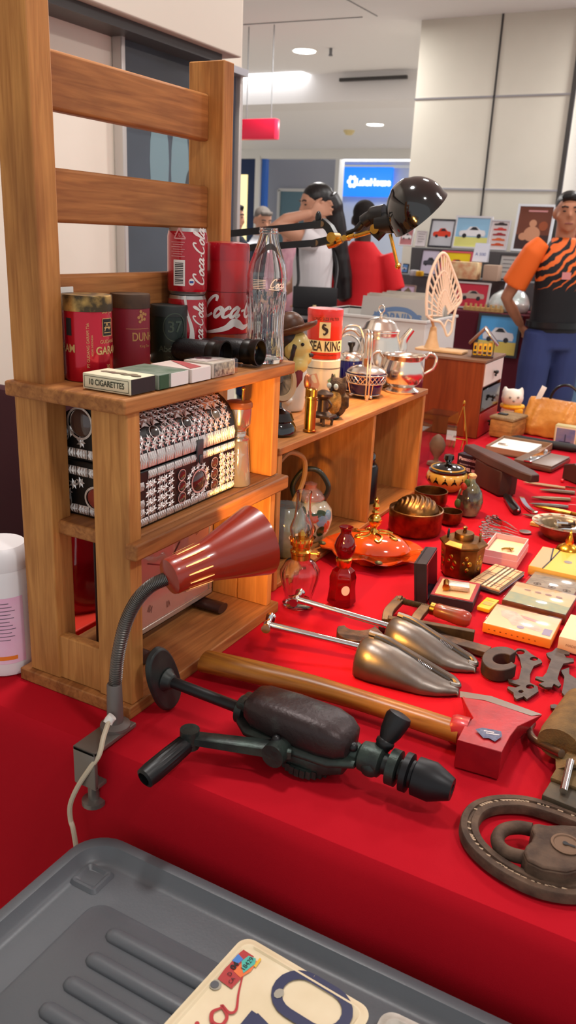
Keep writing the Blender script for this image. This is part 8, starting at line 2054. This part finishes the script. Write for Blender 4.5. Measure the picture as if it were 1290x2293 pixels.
bm = B(); dx, dy, dw, dh = .254, .0165, .046, .072
Pz = [(dx+dw/2+dw/2*math.cos(a), dy+dh-dw/2+dw/2*math.sin(a)) for a in [PI*i/10 for i in range(11)]]+[(dx+dw/2+dw/2*math.cos(a), dy+dw/2+dw/2*math.sin(a)) for a in [PI+PI*i/10 for i in range(11)]]
Pz.append(Pz[0]); ribbon(bm, Pz, .0105, f, .0012, 2, False)
obj('digit_zero', bm, m_navy, t)
bm = B(); ribbon(bm, [(.19, dy+dh), (.236, dy+dh)], .0105, f, .0012, 2, False); ribbon(bm, [(.232, dy+dh), (.226, dy+dh*.7), (.212, dy+dh*.4), (.206, dy)], .0105, f, .0013, 4); obj('digit_seven', bm, m_navy, t)
bm = B()
text(bm, '2 A M', .08, f, .1, dy+dh/2, h=.0012, bold=.002)
obj('other_digits', bm, m_navy, t)
bm = B()
ribbon(bm, [(.222, .1185), (.213, .1225), (.205, .116), (.208, .1075), (.218, .109), (.224, .12), (.222, .11), (.228, .106), (.244, .115), (.262, .1235)], [.002, .0036, .004, .0036, .003, .0034, .003, .0026, .002, .0014], f, .0008, 7)
ribbon(bm, [(.184, .1075), (.193, .119), (.189, .108), (.196, .1075), (.205, .116)], [.002, .0036, .0034, .0028, .0024], f, .0008, 6)
disc(bm, .1955, .1265, .0024, f, .0008, 10)
script(bm, 'Californ', .0125, .0032, f, .083, .1065, h=.0008)
obj('red_script', bm, m_red, t)
for nm, c_, pts in (('red', (172, 44, 44), [(.247, .1275), (.2745, .1265), (.282, .131), (.2905, .132), (.291, .1455), (.282, .147), (.268, .1465), (.262, .147), (.248, .1455)]),
                    ('orange', (226, 110, 50), [(.262, .128), (.274, .124), (.287, .1255), (.2885, .133), (.276, .1375), (.264, .138)]),
                    ('blue', (60, 120, 196), [(.272, .14), (.281, .1385), (.2835, .1465), (.2735, .1468)]),
                    ('teal', (70, 176, 160), [(.2675, .1285), (.2835, .1255), (.289, .1285), (.2875, .1365), (.278, .1385), (.2725, .134)]),
                    ('yellow', (226, 176, 40), [(.28, .1225), (.2915, .1235), (.2925, .126), (.281, .1255)])):
    bm = B(); h = {'red': .0006, 'orange': .0009, 'blue': .001, 'teal': .0013, 'yellow': .0011}[nm]; poly(bm, [(x-.003, y-.004) for x, y in pts], f, h); obj('sticker', bm, mat('sticker_'+nm, c_, .45), t)
bm = B(); text(bm, '18429', .0072, f, .2755, .1275, h=.0017); text(bm, '04', .0085, f, .2665, .1365, h=.0016, bold=.0003); text(bm, 'CA', .0056, f, .251, .1285, h=.0016); text(bm, 'D', .0062, f, .256, .1345, h=.0016); obj('sticker_print', bm, m_dark, t)
bm = B(); disc(bm, .238, .1395, .0042, f, .0012, 16); obj('bolt_hole', bm, mat('hole_grey', (86, 88, 92), .6), t)
bm = B(); disc(bm, .2385, .139, .006, f, .0006, 14); disc(bm, .266, .083, .006, f, .0017, 9, .0045); obj('worn_patch', bm, mat('worn_grey', (160, 154, 140), .6), t)
# second plate corner at the right
c0 = pz(862, 2258, ZP); M2 = Matrix.Translation((c0.x, c0.y, T+ZP)) @ RZ(math.atan2(-yv.y, -yv.x)+.1)
bm = B()
def rr3(d, r): return rr(d, .152-d, -.3+d, -d, r)
ringmesh(bm, [(rr3(0, .014), 0), (rr3(0, .014), .0012), (rr3(.004, .012), .0014), (rr3(.006, .011), .003), (rr3(.008, .01), .003), (rr3(.01, .009), .0012)], True, True)
t = thing('licence_plate', 'worn off white plate corner right of the cream licence plate', 'licence plate', M=M2); obj('plate_sheet', bm, mat('plate_white', (206, 200, 190), .5, col2=(170, 164, 152), scale=40), t)
# ================================================================ LIGHT
w = bpy.data.worlds.new('world'); sc.world = w; w.use_nodes = True
w.node_tree.nodes['Background'].inputs[0].default_value = (.97, .985, 1, 1)
w.node_tree.nodes['Background'].inputs[1].default_value = .62
def area(name, loc, energy, size, col=(1, .975, .94), rot=(0, 0, 0), shape='DISK', spread=PI):
    l = bpy.data.lights.new(name, 'AREA'); l.energy = energy; l.shape = shape; l.size = size; l.color = col; l.spread = spread
    o = bpy.data.objects.new(name, l); COL.objects.link(o); o.location = loc; o.rotation_euler = rot
    return o
for i, (x, y, e) in enumerate(((.9, .4, 16), (.9, 2.6, 16), (-.7, 2.9, 14), (-.7, 4.6, 14), (1.2, 4.6, 16), (-.9, 1.2, 20))):
    area('ceiling_lamp', (x, y, Hc-.03), e, .25)
for x, y in ((-3.2, 6.3), (-.5, 6.3), (-3.2, 8.8), (-.8, 8.8), (1.5, 8.8)):
    area('ceiling_lamp', (x, y, (Hc if y < 7 else Hl)-.04), 40, .3)
area('shop_lamp', (-2.2, YS+1.6, Hl-.06), 70, 1.2, (.95, .97, 1))
sc.view_settings.view_transform = 'Standard'; sc.view_settings.look = 'None'; sc.view_settings.gamma = 1
sc.view_settings.use_curve_mapping = False
sc.view_settings.exposure = .2
sc.cycles.use_denoising = True
sc.cycles.max_bounces = 10; sc.cycles.transmission_bounces = 8; sc.cycles.transparent_max_bounces = 8
sc.cycles.sample_clamp_indirect = 6
